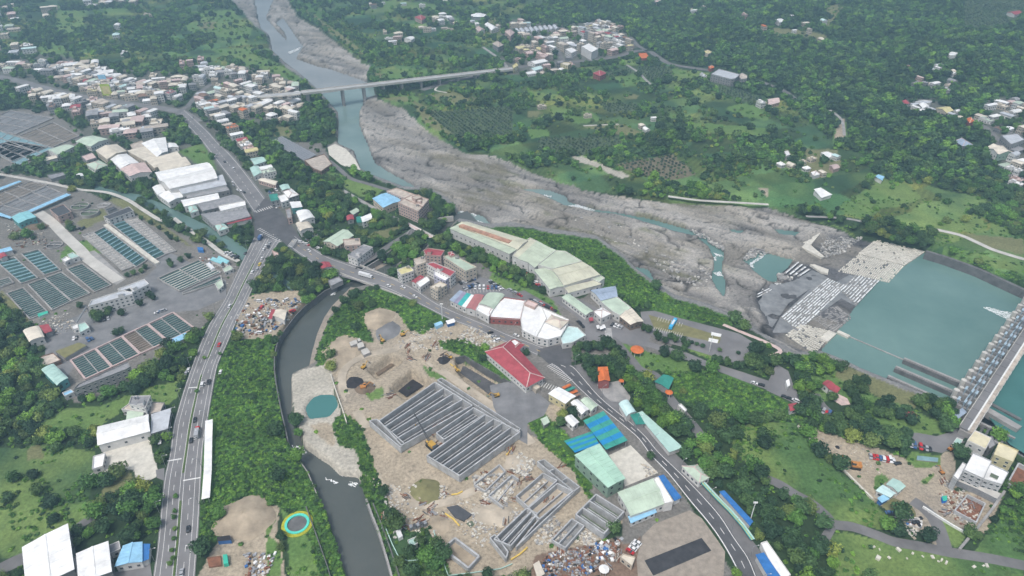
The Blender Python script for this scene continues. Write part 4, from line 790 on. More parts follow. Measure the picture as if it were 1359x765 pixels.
# --- block aprons below the weir
def block_field(code, s, nu, nv, z, size, label, drop=.0, jit=.1, m='pale_stone', tilt=0):
    Q = q(code, s) if isinstance(code, str) else zz(*code, s); P = [Gz(u, v, z) for u, v in Q]; mb = MB(); r2 = random.Random(3)
    for i in range(nu):
        for j in range(nv):
            if r2.random() < drop: continue
            u = (i+.5)/nu; v = (j+.5)/nv
            x = (P[0][0]*(1-u)+P[1][0]*u)*(1-v)+(P[3][0]*(1-u)+P[2][0]*u)*v; y = (P[0][1]*(1-u)+P[1][1]*u)*(1-v)+(P[3][1]*(1-u)+P[2][1]*u)*v
            a = math.atan2(P[1][1]-P[0][1], P[1][0]-P[0][0])+r2.uniform(-jit, jit); w = math.dist(P[0], P[1])/nu*size; d = math.dist(P[0], P[3])/nv*size
            mb.box(x, y, z-2.0, w, d, 2.0+r2.uniform(-.25, .3), a, m, bottom=False)
    g = empty('block_apron', 0, 0, 0, 0, label, 'apron'); o = mb.build('blocks', g); o['kind'] = 'stuff'
    MB().prism(P, z-6, z-.9, 'concrete_dark').build('bed', g); return g
block_field('31', "555 480, 795 550, 690 620, 455 560", 26, 15, -5.2, .82, "upper grid of pale concrete blocks on the river bed beside the pool", .03, .03)
block_field('31', "455 564, 688 624, 612 706, 350 650", 24, 14, -5.6, .78, "lower grid of pale concrete blocks continuing toward the white-water steps", .08, .05)
block_field('32', "85 245, 165 190, 330 230, 235 345", 14, 14, -4.9, .8, "worn grid of pale blocks below the steps, next to the park trees", .18, .2)
block_field('32', "200 150, 345 95, 425 160, 330 235", 16, 12, -5.6, .62, "half-drowned field of broken blocks at the lip of the pool", .4, .5, 'concrete')
MB().prism([Gz(*p, -4.6) for p in q('32', "262 265, 305 222, 345 240, 300 282")], -7, -4.6, 'pale_stone').build('apron_slab'); struct(bpy.data.objects['apron_slab'])
MB().prism([Gz(*p, -4) for p in zz(940, 290, 5.6625, "670 200, 830 85, 850 100, 770 200, 870 285, 850 292")], -7, -4.0, 'pale_stone').build('rock_ledge'); struct(bpy.data.objects['rock_ledge'])
MB().prism([Gz(*p, -4.4) for p in zz(940, 290, 5.6625, "765 345, 800 345, 905 385, 900 415, 850 405")], -7, -4.4, 'pale_stone').build('rock_ledge'); struct(bpy.data.objects['rock_ledge.001'])
# wet concrete chute floor with white water steps
sheetz = MB().prism([Gz(*p, -5.7) for p in zz(940, 290, 5.6625, "540 745, 870 430, 960 480, 1060 425, 1280 470, 1110 660, 1000 600, 640 860, 480 860")], -9, -5.7, 'wet_concrete').build('chute_floor'); struct(sheetz)
sheetz = MB().prism([Gz(*p, -5.9) for p in zz(940, 290, 5.6625, "430 480, 520 500, 640 470, 780 390, 900 440, 600 640, 480 820, 300 700, 400 600")], -9, -5.9, 'wet_concrete').build('chute_floor'); struct(sheetz)
def steps(s, n, z, w, label, seed=1):
    """rows of sills with white water tumbling over each; s: corners start-first, start-last, end-last, end-first (rows run from start side to end side)"""
    Q = zz(940, 290, 5.6625, s); g = empty('spillway_steps', 0, 0, 0, 0, label, 'spillway'); fm = MB(); r2 = random.Random(seed)
    for i in range(n):
        t = (i+.5)/n; a = [Q[0][k]*(1-t)+Q[1][k]*t for k in (0, 1)]; b = [Q[3][k]*(1-t)+Q[2][k]*t for k in (0, 1)]
        A = Vector((*Gz(*a, z), z)); B = Vector((*Gz(*b, z), z)); MB().bar(A-Vector((0, 0, 2)), B-Vector((0, 0, 2)), w*.8, 2.3, 'concrete').build('sill', g)
        d = (B-A); L = d.length; d.normalize(); nn = Vector((-d.y, d.x, 0)); t0 = r2.uniform(0, 4)
        while t0 < L:
            t1 = min(L, t0+r2.uniform(1.5, 9)); ww = w*r2.uniform(.3, .65)
            for off in (0,):
                p0 = A+d*t0-nn*w*.3; p1 = A+d*t1-nn*w*.3; fm.bar(p0+Vector((0, 0, .1)), p1+Vector((0, 0, .1)), ww, r2.uniform(.25, .5), 'foam_white')
            t0 = t1+(r2.uniform(.3, 2.2) if r2.random() < .7 else r2.uniform(2, 7))
    o = fm.build('white_water', g); o['kind'] = 'stuff'
steps("540 740, 680 850, 1040 510, 890 450", 9, -5.5, 1.5, "lower flight of white-water steps fanning below the pool")
steps("990 535, 1110 655, 1290 470, 1100 425", 8, -5.4, 1.5, "upper flight of white-water steps beside the block grid", 5)
steps("300 520, 370 600, 480 540, 380 490", 6, -5.8, 1.4, "small patch of white-water steps below the boulders", 6)
steps("560 410, 690 440, 770 390, 660 320", 4, -5.6, 2.0, "short white-water steps at the head of the inner pool", 8)
foam('foam', [zz(940, 290, 5.6625, s) for s in ("305 340, 345 315, 430 258, 440 265, 400 300, 330 345, 345 372, 330 375", "40 260, 100 275, 110 290, 60 280", "40 410, 90 400, 110 435, 60 430", "490 478, 630 470, 560 495, 520 505", "225 460, 250 475, 285 500, 260 500", "505 600, 550 610, 590 655, 520 640",
  "640 310, 720 295, 700 330, 650 335", "740 325, 755 340, 745 355, 730 345", "870 470, 910 435, 960 440, 920 450, 880 480", "40 290, 60 285, 60 320, 48 315")]+[q('21', s) for s in ("280 318, 330 312, 420 340, 400 350, 330 335", "905 440, 940 440, 975 470, 940 470", "160 262, 200 268, 195 276, 165 270")]+[q('11', s) for s in ("1110 390, 1150 400, 1155 420, 1120 410", "1080 345, 1120 365, 1110 375", "530 145, 570 155, 560 165", "1020 330, 1060 345, 1040 355")]+[q('10', s) for s in ("160 265, 225 240, 215 255, 170 275", "480 355, 560 340, 590 330, 560 350, 500 362", "430 335, 520 335, 440 345")], -6.2)
foam('foam', [q('13', s) for s in ("180 100, 215 105, 260 135, 225 150, 200 130", "470 285, 520 290, 500 310, 470 305", "350 265, 420 290, 400 298, 355 275")]+[q('12', s) for s in ("360 10, 410 20, 400 45, 360 30", "375 30, 395 35, 380 50")], -4.5)
# gravel bars in streams
rub = MB(); r3 = random.Random(9)
def rubble(code, s, n, s0, s1, m=('pale_stone', 'concrete', 'concrete_pale'), z=0, mb=None):
    Q = q(code, s) if isinstance(code, str) else zz(*code, s); u0 = min(p[0] for p in Q); u1 = max(p[0] for p in Q); v0 = min(p[1] for p in Q); v1 = max(p[1] for p in Q); k = 0; t = 0
    while k < n and t < n*20:
        t += 1; u, v = r3.uniform(u0, u1), r3.uniform(v0, v1); ins = False
        for i in range(len(Q)):
            (x1, y1), (x2, y2) = Q[i], Q[(i+1) % len(Q)]
            if (y1 > v) != (y2 > v) and u < (x2-x1)*(v-y1)/(y2-y1)+x1: ins = not ins
        if not ins: continue
        x, y = Gz(u, v, z); d = r3.uniform(s0, s1); (mb or rub).box(x, y, z-.3, d, d*r3.uniform(.4, .9), .3+d*r3.uniform(.2, .6), r3.uniform(0, 3), r3.choice(m), bottom=False); k += 1
RK = ('concrete', 'concrete_pale', 'concrete')
rubble('21', "1040 380, 1110 460, 1200 520, 1300 500, 1300 560, 1180 600, 1060 540, 980 500, 900 445, 980 420", 500, .8, 2.4, RK, -5.6); rubble((940, 290, 5.6625), "0 80, 160 110, 200 190, 430 230, 300 300, 100 240, 0 180", 600, .8, 2.2, RK, -5.6)
rubble('13', "380 200, 480 210, 525 255, 440 262, 400 230", 160, .4, 1.2, RK, -4.8); rubble((940, 290, 5.6625), "520 420, 630 440, 620 470, 530 470", 40, 1, 3, RK, -6); rubble('31', "270 480, 480 480, 380 560, 260 590", 350, .6, 2.0, RK, -5.6)
rubble('21', "300 380, 700 400, 740 460, 900 560, 1040 700, 900 760, 700 600, 420 470", 260, .8, 2.6, RK, -4.2); o = rub.build('river_boulders'); stuff(o)
# --- filter basins of the water works
def basin(code, s, lines, label, along=True, wall='concrete', water='filter_water', cross=0, lw=.5, zt=1.2, mid=False, cells=None, tread='concrete'):
    """a walled quad of water with parallel weir troughs; lines run between side 0-3 and side 1-2"""
    Q = q(code, s) if isinstance(code, str) else zz(*code, s); P = [Vector(W3(p, zt)) for p in Q]; g = empty('filter_basin', 0, 0, 0, 0, label, 'basin', 'filter basins of the water works')
    paint(Q, True, BLOCK)
    for a, b in ((0, 1), (1, 2), (2, 3), (3, 0)):
        A, B = P[a], P[b]; d = (B-A).normalized()*.0; MB().bar((A.x-d.x, A.y-d.y, -.2), (B.x+d.x, B.y+d.y, -.2), .9, zt+.2+(.01*a), wall).build('rim_wall', g)
    MB().prism([(p.x, p.y) for p in P], -.3, .35, water).build('water', g)
    for i in range(lines):
        t = (i+1)/(lines+1); A = P[0].lerp(P[3], t); B = P[1].lerp(P[2], t); MB().bar((A.x, A.y, .3), (B.x, B.y, .3), lw, .45 if lw < 1 else .8, tread).build('trough', g)
    for i in range(cross):
        t = (i+1)/(cross+1); A = P[0].lerp(P[1], t); B = P[3].lerp(P[2], t); MB().bar((A.x, A.y, -.2), (B.x, B.y, -.2), .9, zt+.16, wall).build('partition', g)
    return g
c1, c2 = (0, 220, 6.795), (0, 330, 6.795)
# pink-rimmed row: four bays, each in two halves
pk = q('02', "355 375, 880 130, 990 212, 430 470")
def lerpq(Q, a, b): return [tuple(Q[0][k]*(1-a)+Q[1][k]*a for k in (0, 1)), tuple(Q[0][k]*(1-b)+Q[1][k]*b for k in (0, 1)), tuple(Q[3][k]*(1-b)+Q[2][k]*b for k in (0, 1)), tuple(Q[3][k]*(1-a)+Q[2][k]*a for k in (0, 1))]
names4 = ["end bay by the grey long building", "second bay from the grey long building", "bay with one drained brown half", "end bay nearest the divided road"]
cuts = [0, .245, .5, .75, 1]
for i in range(4):
    Qb = lerpq(pk, cuts[i]+.004, cuts[i+1]-.004); g = empty('filter_basin', 0, 0, 0, 0, "pink-rimmed filter basin, "+names4[i], 'basin', 'pink-rimmed filter basins'); paint(Qb, True, BLOCK)
    P = [Vector(W3(p, 1.2)) for p in Qb]
    for k, (a, b) in enumerate(((0, 1), (1, 2), (2, 3), (3, 0))): MB().bar((*P[a].xy, -.2), (*P[b].xy, -.2), 1.1, 1.4+.01*k+.05*i*.1, 'brick_pink').build('rim_wall', g)
    for h in (0, 1):
        H = lerpq(Qb, h*.5, h*.5+.5); W_ = [Vector(W3(p, .4)) for p in H]; MB().prism([tuple(p.xy) for p in W_], -.3, .35+.004*h, 'brown_bed' if (i == 2 and h == 0) else 'filter_water').build('water', g)
        for j in range(10):
            t = (j+1)/11; A = W_[0].lerp(W_[3], t); B = W_[1].lerp(W_[2], t); MB().bar((A.x, A.y, .3), (B.x, B.y, .3), .28, .4, 'concrete' if not (i == 2 and h == 0) else 'brown_earth').build('trough', g)
    A = P[0].lerp(P[1], .5); B = P[3].lerp(P[2], .5); MB().bar((*A.xy, -.2), (*B.xy, -.2), .7, 1.2, 'concrete').build('partition', g)
basin(c2, "600 182, 742 135, 1000 325, 850 388", 13, "green filter basin beside the pale works apron", lw=.45)
basin(c2, "250 320, 400 265, 640 470, 470 550", 15, "green filter basin, lower half of the large pair", lw=.45); basin(c2, "404 264, 552 210, 810 400, 644 468", 15, "green filter basin, upper half of the large pair", lw=.45)
basin(c2, "58 402, 208 350, 430 570, 268 632", 14, "green filter basin along the grass edge above the wood", lw=.45)
basin(c2, "-40 110, 130 75, 340 262, 190 312", 7, "dark basin with broad pale channels next to the red hut", lw=1.6, tread='basin_blue'); basin(c2, "190 45, 345 5, 545 190, 400 235", 7, "dark basin with broad channels next to the round pit", lw=1.6, tread='basin_blue')
basin(c2, "-60 300, 80 258, 120 305, -20 355", 3, "short grey basin at the outer edge of the works", lw=.8)
basin('01', "472 455, 530 425, 745 592, 690 628", 12, "dark basin on the wood side of the cream walkway", lw=1.3, tread='basin_blue'); basin('01', "556 402, 620 382, 842 562, 785 590", 12, "dark basin on the canal side of the cream walkway", lw=1.3, tread='basin_blue')
wallbar('walkway', q('01', "535 412")[0], q('01', "800 608")[0], 3.4, 0, 1.6, 'pale_stone'); struct(bpy.data.objects['walkway'])
basin('01', "418 468, 472 452, 680 622, 622 645", 16, "shallow grey trough crowded with pipes on the wood side", water='concrete', lw=.9, cross=1, tread='concrete_pale'); basin('01', "632 384, 690 374, 892 546, 842 562", 16, "shallow grey trough crowded with pipes on the canal side", water='concrete', lw=.9, cross=1, tread='concrete_pale')
basin('01', "800 685, 1008 592, 1120 655, 912 750", 8, "grey basin with pale channels between office and canal", lw=.9, cross=1, water='filter_water', tread='concrete_pale'); basin('01', "925 758, 1120 672, 1125 700, 930 765", 1, "narrow green basin below the grey channel basin")
for i, (s, w, l) in enumerate((("-130 300, 160 192, 240 212, -60 345", 'brown_bed', 3), ("-60 350, 235 218, 335 262, 55 375", 'gravel_grey', 3))): basin('01', s, l, ("upper", "lower")[i]+" old settling bed of brown sludge above the blue canopy", water=w, lw=.6, cross=3)
basin('00', "-120 640, 50 560, 270 598, 80 680", 4, "old grey settling bed nearest the town road", water='gravel_grey', lw=.8, cross=2); basin('00', "-90 740, 0 665, 270 750, 90 840", 6, "old brown settling bed above the works lane", water='basin_blue', lw=.8, cross=2)
basin('00', "95 690, 270 620, 400 690, 260 748", 5, "old settling bed with rusty channels next to the green sheds", water='brown_bed', lw=.8, cross=1)
basin('01', "-60 20, 60 -12, 240 20, 60 90", 4, "old brown settling bed beside the tree belt", water='brown_bed', lw=.8, cross=2)
def tank(u, v, r, h, label, top='filter_water', name='round_tank', wall='concrete', deep=0):
    x, y = Gz(u, v, h); g = empty(name, x, y, 0, 0, label, 'tank'); n = 28; mb = MB()
    for i in range(n):
        a, b = 2*pi*i/n, 2*pi*(i+1)/n; mb.prism([(rr*cos(t), rr*sin(t)) for rr, t in ((r-.6, a), (r, a), (r, b), (r-.6, b))], -.2, h, wall)
    mb.build('rim', g); MB().prism([((r-.6)*cos(2*pi*i/n), (r-.6)*sin(2*pi*i/n)) for i in range(n)], -.3, max(.1, h-1.0-deep), top).build('water', g)
    MB().bar((-r, 0, h), (r, 0, h), 1.0, .35, 'concrete').build('walkway', g); MB().tube((0, 0, 0), (0, 0, h+.8), .9, m='concrete', n=10).build('hub', g)
    paint([PX(x+r*cos(t/8*pi), y+r*sin(t/8*pi), 0) for t in range(16)], True, BLOCK)
k_ = lambda z: z
tank(*zz(*c1, "720 362")[0], 8.0, 2.2, "round clarifier with a thin walkway, set behind its twin", 'moss_water'); tank(*zz(*c1, "808 418")[0], 8.0, 3.0, "round clarifier standing proud with dark green water", 'moss_water')
tank(*zz(*c1, "935 355")[0], 6.0, .5, "flat round grey slab near the works corner", 'concrete'); tank(*zz(*c1, "490 715")[0], 6.5, 1.0, "round dark pit beside the dark basin", 'concrete_dark')
# --- building site: tank walls under construction
def troughs(org, s, n, h, label, ribs=1, wt=.7, m='site_concrete', floor='site_floor', ends=True, drop=()):
    """n parallel troughs between side 0-1 and side 3-2 of the quad (corners read at wall-top level)"""
    Q = zz(*org, s); P = [Vector(W3(p, h)) for p in Q]; g = empty('tank_block', 0, 0, 0, 0, label, 'tank'); paint(Q, True, BLOCK)
    MB().prism([(p.x, p.y) for p in P], -.3, .3, floor).build('floor_slab', g)
    for i in range(n+1):
        t = i/n; A = P[0].lerp(P[3], t); B = P[1].lerp(P[2], t)
        if i in drop: continue
        MB().bar((A.x, A.y, .25), (B.x, B.y, .25), wt, h-.25+.012*i, m).build('tank_wall', g)
        if i < n:
            for r in range(ribs):
                tt = (i+(r+1)/(ribs+1))/n; A2 = P[0].lerp(P[3], tt); B2 = P[1].lerp(P[2], tt); A3 = A2.lerp(B2, .05); B3 = A2.lerp(B2, .93); MB().bar((A3.x, A3.y, .29), (B3.x, B3.y, .29), .5, h*.45, m).build('channel_wall', g)
    if ends:
        for a, b in ((0, 3), (1, 2)): MB().bar((P[a].x, P[a].y, .25), (P[b].x, P[b].y, .25), wt*1.05, h-.2+.03*a, m).build('end_wall', g)
    return g
A_ = (480, 490, 5.6625); B_ = (600, 590, 5.6625); C_ = (480, 630, 5.6625)
troughs(A_, "130 388, 550 98, 830 272, 300 572", 4, 5.5, "large block of four long concrete troughs beside the black pit", 2)
troughs(A_, "560 480, 840 290, 925 338, 618 528", 1, 5.0, "short double trough in the middle of the long concrete troughs", 3)
troughs(A_, "490 650, 928 342, 1190 470, 735 800", 4, 5.5, "block of four long concrete troughs reaching toward the mint shed", 2)
troughs(A_, "58 388, 112 376, 318 556, 292 588", 1, 5.0, "narrow collecting channel at the low end of the long troughs", 0, .6)
troughs(A_, "568 82, 600 66, 1192 448, 1175 474", 1, 5.2, "long header channel along the upper edge of the troughs", 1, .5)
troughs(B_, "315 712, 560 478, 640 520, 440 760", 2, 4.5, "two-lane concrete tank open at the low end of the site", 1, .7); troughs(B_, "575 476, 790 292, 905 352, 655 560", 1, 4.5, "concrete tank with dusty pink floor beside the header walls", 1, .7, floor='dirt_pale')
troughs(B_, "482 388, 682 215, 788 270, 572 470", 1, 4.0, "three-sided concrete tank filled with rubble", 1, .6, floor='dirt_pale')
troughs(B_, "640 128, 690 112, 958 318, 915 352", 3, 4.2, "dark header walls across the upper corner of the smaller tanks", 0, .5)
troughs(B_, "655 560, 915 350, 955 320, 480 770", 1, 3.5, "long outer wall channel on the road side of the smaller tanks", 0, .6)
troughs(B_, "275 385, 450 228, 500 262, 385 470", 1, 3.0, "half-demolished concrete cell with broken edges", 1, .6, floor='dirt_pale', drop=(1,)); troughs(B_, "165 300, 355 150, 400 200, 250 350", 2, 2.4, "half-buried low concrete walls near the long troughs", 0, .5, floor='dirt', drop=(1,))
troughs(B_, "930 525, 1140 670, 1290 505, 1082 374", 3, 5.0, "small complete concrete tank of three bays in front of the mint shed", 1, .7, floor='moss_water'); troughs(B_, "750 715, 900 558, 992 612, 850 775", 2, 3.0, "small unfinished tank beside the scrap yard", 0, .6)
troughs(C_, "612 555, 700 475, 882 612, 802 700", 1, 3.2, "lone rectangular concrete basin with a sandy floor", 0, .9, floor='dirt'); troughs(C_, "965 475, 1000 450, 1100 580, 1085 625", 1, 4.0, "low end wall channel of the two-lane tank", 0, .6)
troughs((1020, 565, 3.8235), "945 430, 1010 350, 1100 395, 1055 490", 1, 2.5, "roofless concrete cell full of timber below the scaffolded block", 0, .6, floor='rust'); troughs((1020, 565, 3.8235), "1215 290, 1270 190, 1360 240, 1330 360", 1, 3, "square concrete pit at the edge beside the scaffolded block", 0, .8, floor='rust')
troughs((680, 565, 3.8235), "150 395, 200 370, 205 375, 160 402", 1, 1, "low kerb box beside the smaller tanks", 0, .3) if 0 else None
rb2 = MB(); PALE = ('pale_stone', 'concrete', 'concrete_pale', 'dirt_pale')
for (s, n, a, b) in (("130 250, 400 200, 480 300, 400 480, 250 430", 420, .5, 2.2), ("500 60, 640 140, 560 250, 420 200", 200, .4, 1.8), ("560 320, 700 250, 720 380, 600 420", 120, .5, 1.6), ("480 480, 620 560, 560 640, 400 540", 120, .4, 1.4), ("560 640, 760 540, 900 700, 650 760", 260, .5, 1.8), ("1000 640, 1130 690, 1050 760, 900 740", 120, .5, 1.6), ("0 380, 200 430, 400 560, 250 680, 0 500", 180, .3, 1.3)):
    rubble(B_, s, n, a, b, PALE, 0, rb2)
for (s, n, a, b) in (("0 0, 260 60, 640 300, 560 560, 300 380, 200 200", 160, .3, 1.2), ("150 100, 380 90, 300 420, 250 500", 160, .3, 1.3), ("880 250, 1200 420, 900 560, 700 420", 160, .3, 1.4), ("380 80, 640 80, 640 180, 400 190", 140, .4, 1.6)): rubble(C_, s, n, a, b, PALE, 0, rb2)
rubble('12', "1010 270, 1080 200, 1240 270, 1200 320, 1060 290", 260, .5, 1.8, PALE, 0, rb2); rubble('12', "840 200, 1000 230, 940 330, 760 330, 700 300", 200, .4, 1.5, PALE, 0, rb2); rubble('02', "270 150, 340 140, 400 200, 280 260, 200 190", 120, .4, 1.6, PALE, 0, rb2)
rubble('33', "880 260, 1000 340, 1090 470, 1000 520, 860 400", 240, .4, 1.6, PALE+('rust',), 0, rb2); rubble('33', "640 430, 780 480, 740 580, 600 430", 140, .4, 1.5, PALE, 0, rb2); rubble('33', "200 40, 540 130, 640 220, 500 260, 380 200", 120, .2, .8, PALE, 0, rb2)
rubble('23', "640 170, 740 240, 680 260", 60, .4, 1.4, PALE, 0, rb2); rubble('03', "1120 560, 1210 440, 1170 600", 40, .4, 1.5, PALE, 0, rb2); rubble('01', "20 410, 240 430, 200 520, 60 500", 150, .4, 1.6, PALE+('rust',), 0, rb2); rubble('33', "320 600, 700 620, 1290 700, 1200 740, 600 700", 16, 1, 2.4, ('pale_stone',), 0, rb2)
o = rb2.build('rubble'); stuff(o)
jk = MB(); JC = ('concrete_pale', 'car_silver', 'metal_grey', 'rust', 'car_black', 'concrete', 'wall_blue', 'metal_grey', 'rust', 'roof_white', 'brown_earth')
for (c, s, n, a, b) in (('12', "0 70, 230 70, 180 170, 60 240, 0 250", 260, .5, 1.8), ('23', "160 660, 440 590, 440 740, 300 800, 150 760", 420, .4, 1.7), ('23', "440 600, 560 570, 520 690, 450 680", 120, .6, 2.2), ('11', "240 460, 330 440, 340 520, 260 510", 90, .6, 2), ('13', "-60 650, 100 650, 60 765, -60 765", 90, .6, 2), ('02', "1200 130, 1300 60, 1300 260, 1200 260", 90, .8, 2.4), ('01', "1000 570, 1180 600, 1120 640, 1040 620", 60, .6, 2), ('33', "640 430, 780 470, 770 520, 700 510", 50, .8, 2.2), ('11', "60 250, 130 250, 150 330, 90 330", 60, 1, 2.5)):
    rubble(c, s, n, a, b, JC, 0, jk)
o = jk.build('scrap_debris'); stuff(o)
# spoil heaps
def heap(code, u, v, r, h, m, label, cat='heap', name='spoil_heap', ry=None):
    uu, vv = q(code, f"{u} {v}")[0]; x, y = Gz(uu, vv, 0); n, k = 22, 7; V = []; Qf = []; sd = int(u+v)
    for j in range(k+1):
        t = j/k
        for i in range(n):
            a = 2*pi*i/n; w = 1+.3*(float(npnoise(3+2*cos(a), 3+2*sin(a), sd))-.5); V.append((r*w*(1-t)*cos(a), (ry or r)*w*(1-t)*sin(a), -.4+h*(t**.8)*(1 if j < k else .97)+h*.25*(float(npnoise(i*.7, j*.9, sd+1))-.5)*(t > .05)))
    for j in range(k):
        for i in range(n): Qf.append((j*n+i, j*n+(i+1) % n, (j+1)*n+(i+1) % n, (j+1)*n+i))
    me = meshnp(name, V, Qf, True); me.materials.append(M(m)); o = link(name, me); o.location = (x, y, 0); thing(o, label, cat, 'heaps on the sites'); return o
heap('12', 620, 165, 13, 4, 'dirt', "bare brown earth heap beside the creeper patch", ry=15); heap('12', 668, 225, 9, 2.5, 'gravel_grey', "grey gravel heap in front of the brown earth heap", ry=13); heap('12', 430, 330, 14, 2.6, 'dirt', "flat tan heap at the stream side of the site", ry=20)
heap('12', 500, 490, 7, 2.2, 'soil_black', "small dark heap beside the tan ring of earth"); heap('12', 545, 520, 8, 1.6, 'brown_earth', "low brown heap beside the orange excavator"); heap('13', 870, 330, 9, 3, 'olive', "straw-coloured heap at the low end of the long troughs"); heap('13', 930, 500, 7, 2.2, 'dirt', "round tan heap beside the yellow pipe")
heap('03', 1240, 470, 16, 5, 'dirt', "tall sandy heap next to the striped ring lawn", ry=14); heap('01', 180, 425, 15, 3, 'brown_earth', "brown soil heap below the cyan-roofed hall", ry=6); heap('12', 950, 375, 5, 2, 'soil_black', "black grit heap by the pit with excavators"); heap('13', 1200, 450, 12, 2.4, 'dirt_pale', "pale sand heap beside the two-lane tank", ry=9)
heap('23', 20, 190, 9, 1.5, 'dirt_pale', "thin pale heap above the rubble tank"); heap('33', 350, 110, 1.5, 1.2, 'soil_black', "tiny dark heap on the gravel lot"); heap('33', 660, 430, 9, 2, 'olive', "weedy heap behind the mint huts")
# yellow pipes on the site
for s, o_ in (("1060 -10, 1105 20", 'B'), ): pass
for i, (org, s, lab) in enumerate(((B_, "408 78, 448 26", "beside the upper corner of the troughs"), (B_, "-5 378, 40 372, 78 352", "at the low corner of the troughs"), (C_, "628 292, 690 335, 735 385", "curving past the dark sheeting"), (C_, "1120 640, 1185 600, 1245 548", "along the outer wall of the two-lane tank"), ((340, 380, 3.8235), "985 395, 1035 430", "at the edge of the grey pit"))):
    P = [W3(p, .6) for p in zz(*org, s)]; mb = MB(); g = empty('site_pipe', 0, 0, 0, 0, "yellow pipe lying "+lab, 'pipe', 'yellow pipes on the building site')
    for a, b in zip(P[:-1], P[1:]): MB().tube(a, b, .45, m='pipe_yellow', n=8).build('pipe_length', g)
thing(MB().prism([Gz(*p, .8) for p in zz(*C_, "640 245, 720 230, 830 300, 770 350, 700 320")], 0, .9, 'roof_dark').build('tarpaulin'), "dark sheeting over material near the yellow pipe", 'tarpaulin')
thing(MB().prism([Gz(*p, .0) for p in zz(*C_, "785 370, 825 348, 850 372, 822 402")], -.1, .12, 'moss_water').build('sump'), "small square sump of green water near the dark sheeting", 'sump')
# pits' floors and a retaining beam
chainwall('pit_wall', q('12', "1010 362, 1060 352, 1170 420, 1292 488"), .5, -8, .6, 'concrete_dark', "dark sheet piling round the grey pit", 'wall')
for s, m in (("1035 440, 1060 380, 1250 500, 1195 560", 'pit_grey'), ): flat('pit_floor', q('12', s), m, -7.2, block=False)
flat('pit_floor', q('12', "580 418, 680 352, 735 378, 618 455"), 'brown_earth', -6.6, block=False); flat('pit_floor', q('12', "690 512, 790 435, 880 487, 762 562"), 'soil_black', -6.6, block=False)

for i, st in enumerate(("905 250, 800 270, 700 320, 560 350, 450 420, 440 520, 500 620, 560 720", "780 290, 900 400, 1000 470, 1160 580, 1290 680, 1400 800")): strip('haul_road', q('12', st), 5.5, 'dirt_pale', .10+i*.01, block=False)
strip('haul_road', zz(*C_, "150 0, 260 150, 420 230, 620 210, 800 140, 900 90"), 5, 'dirt_pale', .12, block=False)
tb = MB(); TCOL = ('rust', 'brown_earth', 'metal_grey', 'concrete_dark', 'roof_beige', 'rust')
def sticks(code, s, n, z=0):
    Q = q(code, s) if isinstance(code, str) else zz(*code, s); u0 = min(p[0] for p in Q); u1 = max(p[0] for p in Q); v0 = min(p[1] for p in Q); v1 = max(p[1] for p in Q); cl = [(r3.uniform(u0, u1), r3.uniform(v0, v1), r3.uniform(0, 3)) for _ in range(max(2, n//14))]
    for _ in range(n):
        a, b, g = r3.choice(cl); u, v = a+r3.gauss(0, 3), b+r3.gauss(0, 2); x, y = Gz(u, v, z)
        if not (u0 < u < u1 and v0 < v < v1): continue
        tb.box(x, y, z, r3.uniform(1.5, 5), r3.uniform(.15, .6), r3.uniform(.15, .7), g+r3.gauss(0, .15), r3.choice(TCOL))
for c, s, n, z in ((A_, "150 400, 700 150, 1000 350, 400 560", 160, .4), (A_, "560 480, 1150 440, 760 740, 520 640", 160, .4), (B_, "180 150, 700 250, 850 400, 350 720", 240, .1), (C_, "150 60, 640 60, 640 420, 260 420", 160, .1), ('12', "800 260, 1000 290, 960 380, 760 380", 90, .1), ('33', "870 260, 1050 330, 1080 470, 960 500", 120, .1), ('01', "20 410, 240 430, 220 540, 40 520", 70, .1), ('23', "160 640, 560 590, 540 740, 200 765", 200, .1)): sticks(c, s, n, z)
stuff(tb.build('site_debris'))
# ============================================================ BUILDINGS
WIN_ME = {}
def wall_windows(o, P, h, floors, wspace=3.2, sep=False, ww=1.4, wh=1.3, z0=0.0, both=True):
    """windows on every outside wall; P = footprint (anticlockwise)"""
    fl = (h-.4)/floors; mb = MB(); cnt = 0
    for i in range(len(P)):
        a = Vector((*P[i], 0)); b = Vector((*P[(i+1) % len(P)], 0)); d = b-a; L = d.length
        if L < 3: continue
        d.normalize(); n = Vector((d.y, -d.x, 0)); mid = (a+b)/2
        if n.dot(Vector((-mid.x, -mid.y, 0))) < -.2*mid.length: continue
        k = max(1, int(L/wspace)); ang = math.atan2(d.y, d.x)
        for f in range(floors):
            z = z0+fl*f+fl*.38
            for j in range(k):
                c = a+d*(L*(j+.5)/k)+n*.03
                if sep:
                    key = (ww, wh)
                    if key not in WIN_ME:
                        w = MB().box(0, 0, 0, ww, .12, wh, 0, 'glass_dark').build('window'); f_ = MB().box(0, -.05, -.12, ww+.3, .14, .12, 0, 'paint_white').box(0, -.05, wh, ww+.3, .14, .1, 0, 'paint_white').build('sill')
                        WIN_ME[key] = (w.data, f_.data); bpy.data.objects.remove(w); bpy.data.objects.remove(f_)
                    w = link('window', WIN_ME[key][0], o); w.location = (c.x-o.location.x, c.y-o.location.y, z-o.location.z); w.rotation_euler = (0, 0, ang)
                    s = link('sill', WIN_ME[key][1], w)
                else: mb.box(c.x-o.location.x, c.y-o.location.y, z-o.location.z, ww, .14, wh, ang, 'glass_dark')
                cnt += 1
    if not sep and cnt: w = mb.build('windows', o); w['kind'] = 'stuff'
def ccw(P):
    return P if sum(P[i][0]*P[(i+1) % len(P)][1]-P[(i+1) % len(P)][0]*P[i][1] for i in range(len(P))) > 0 else P[::-1]
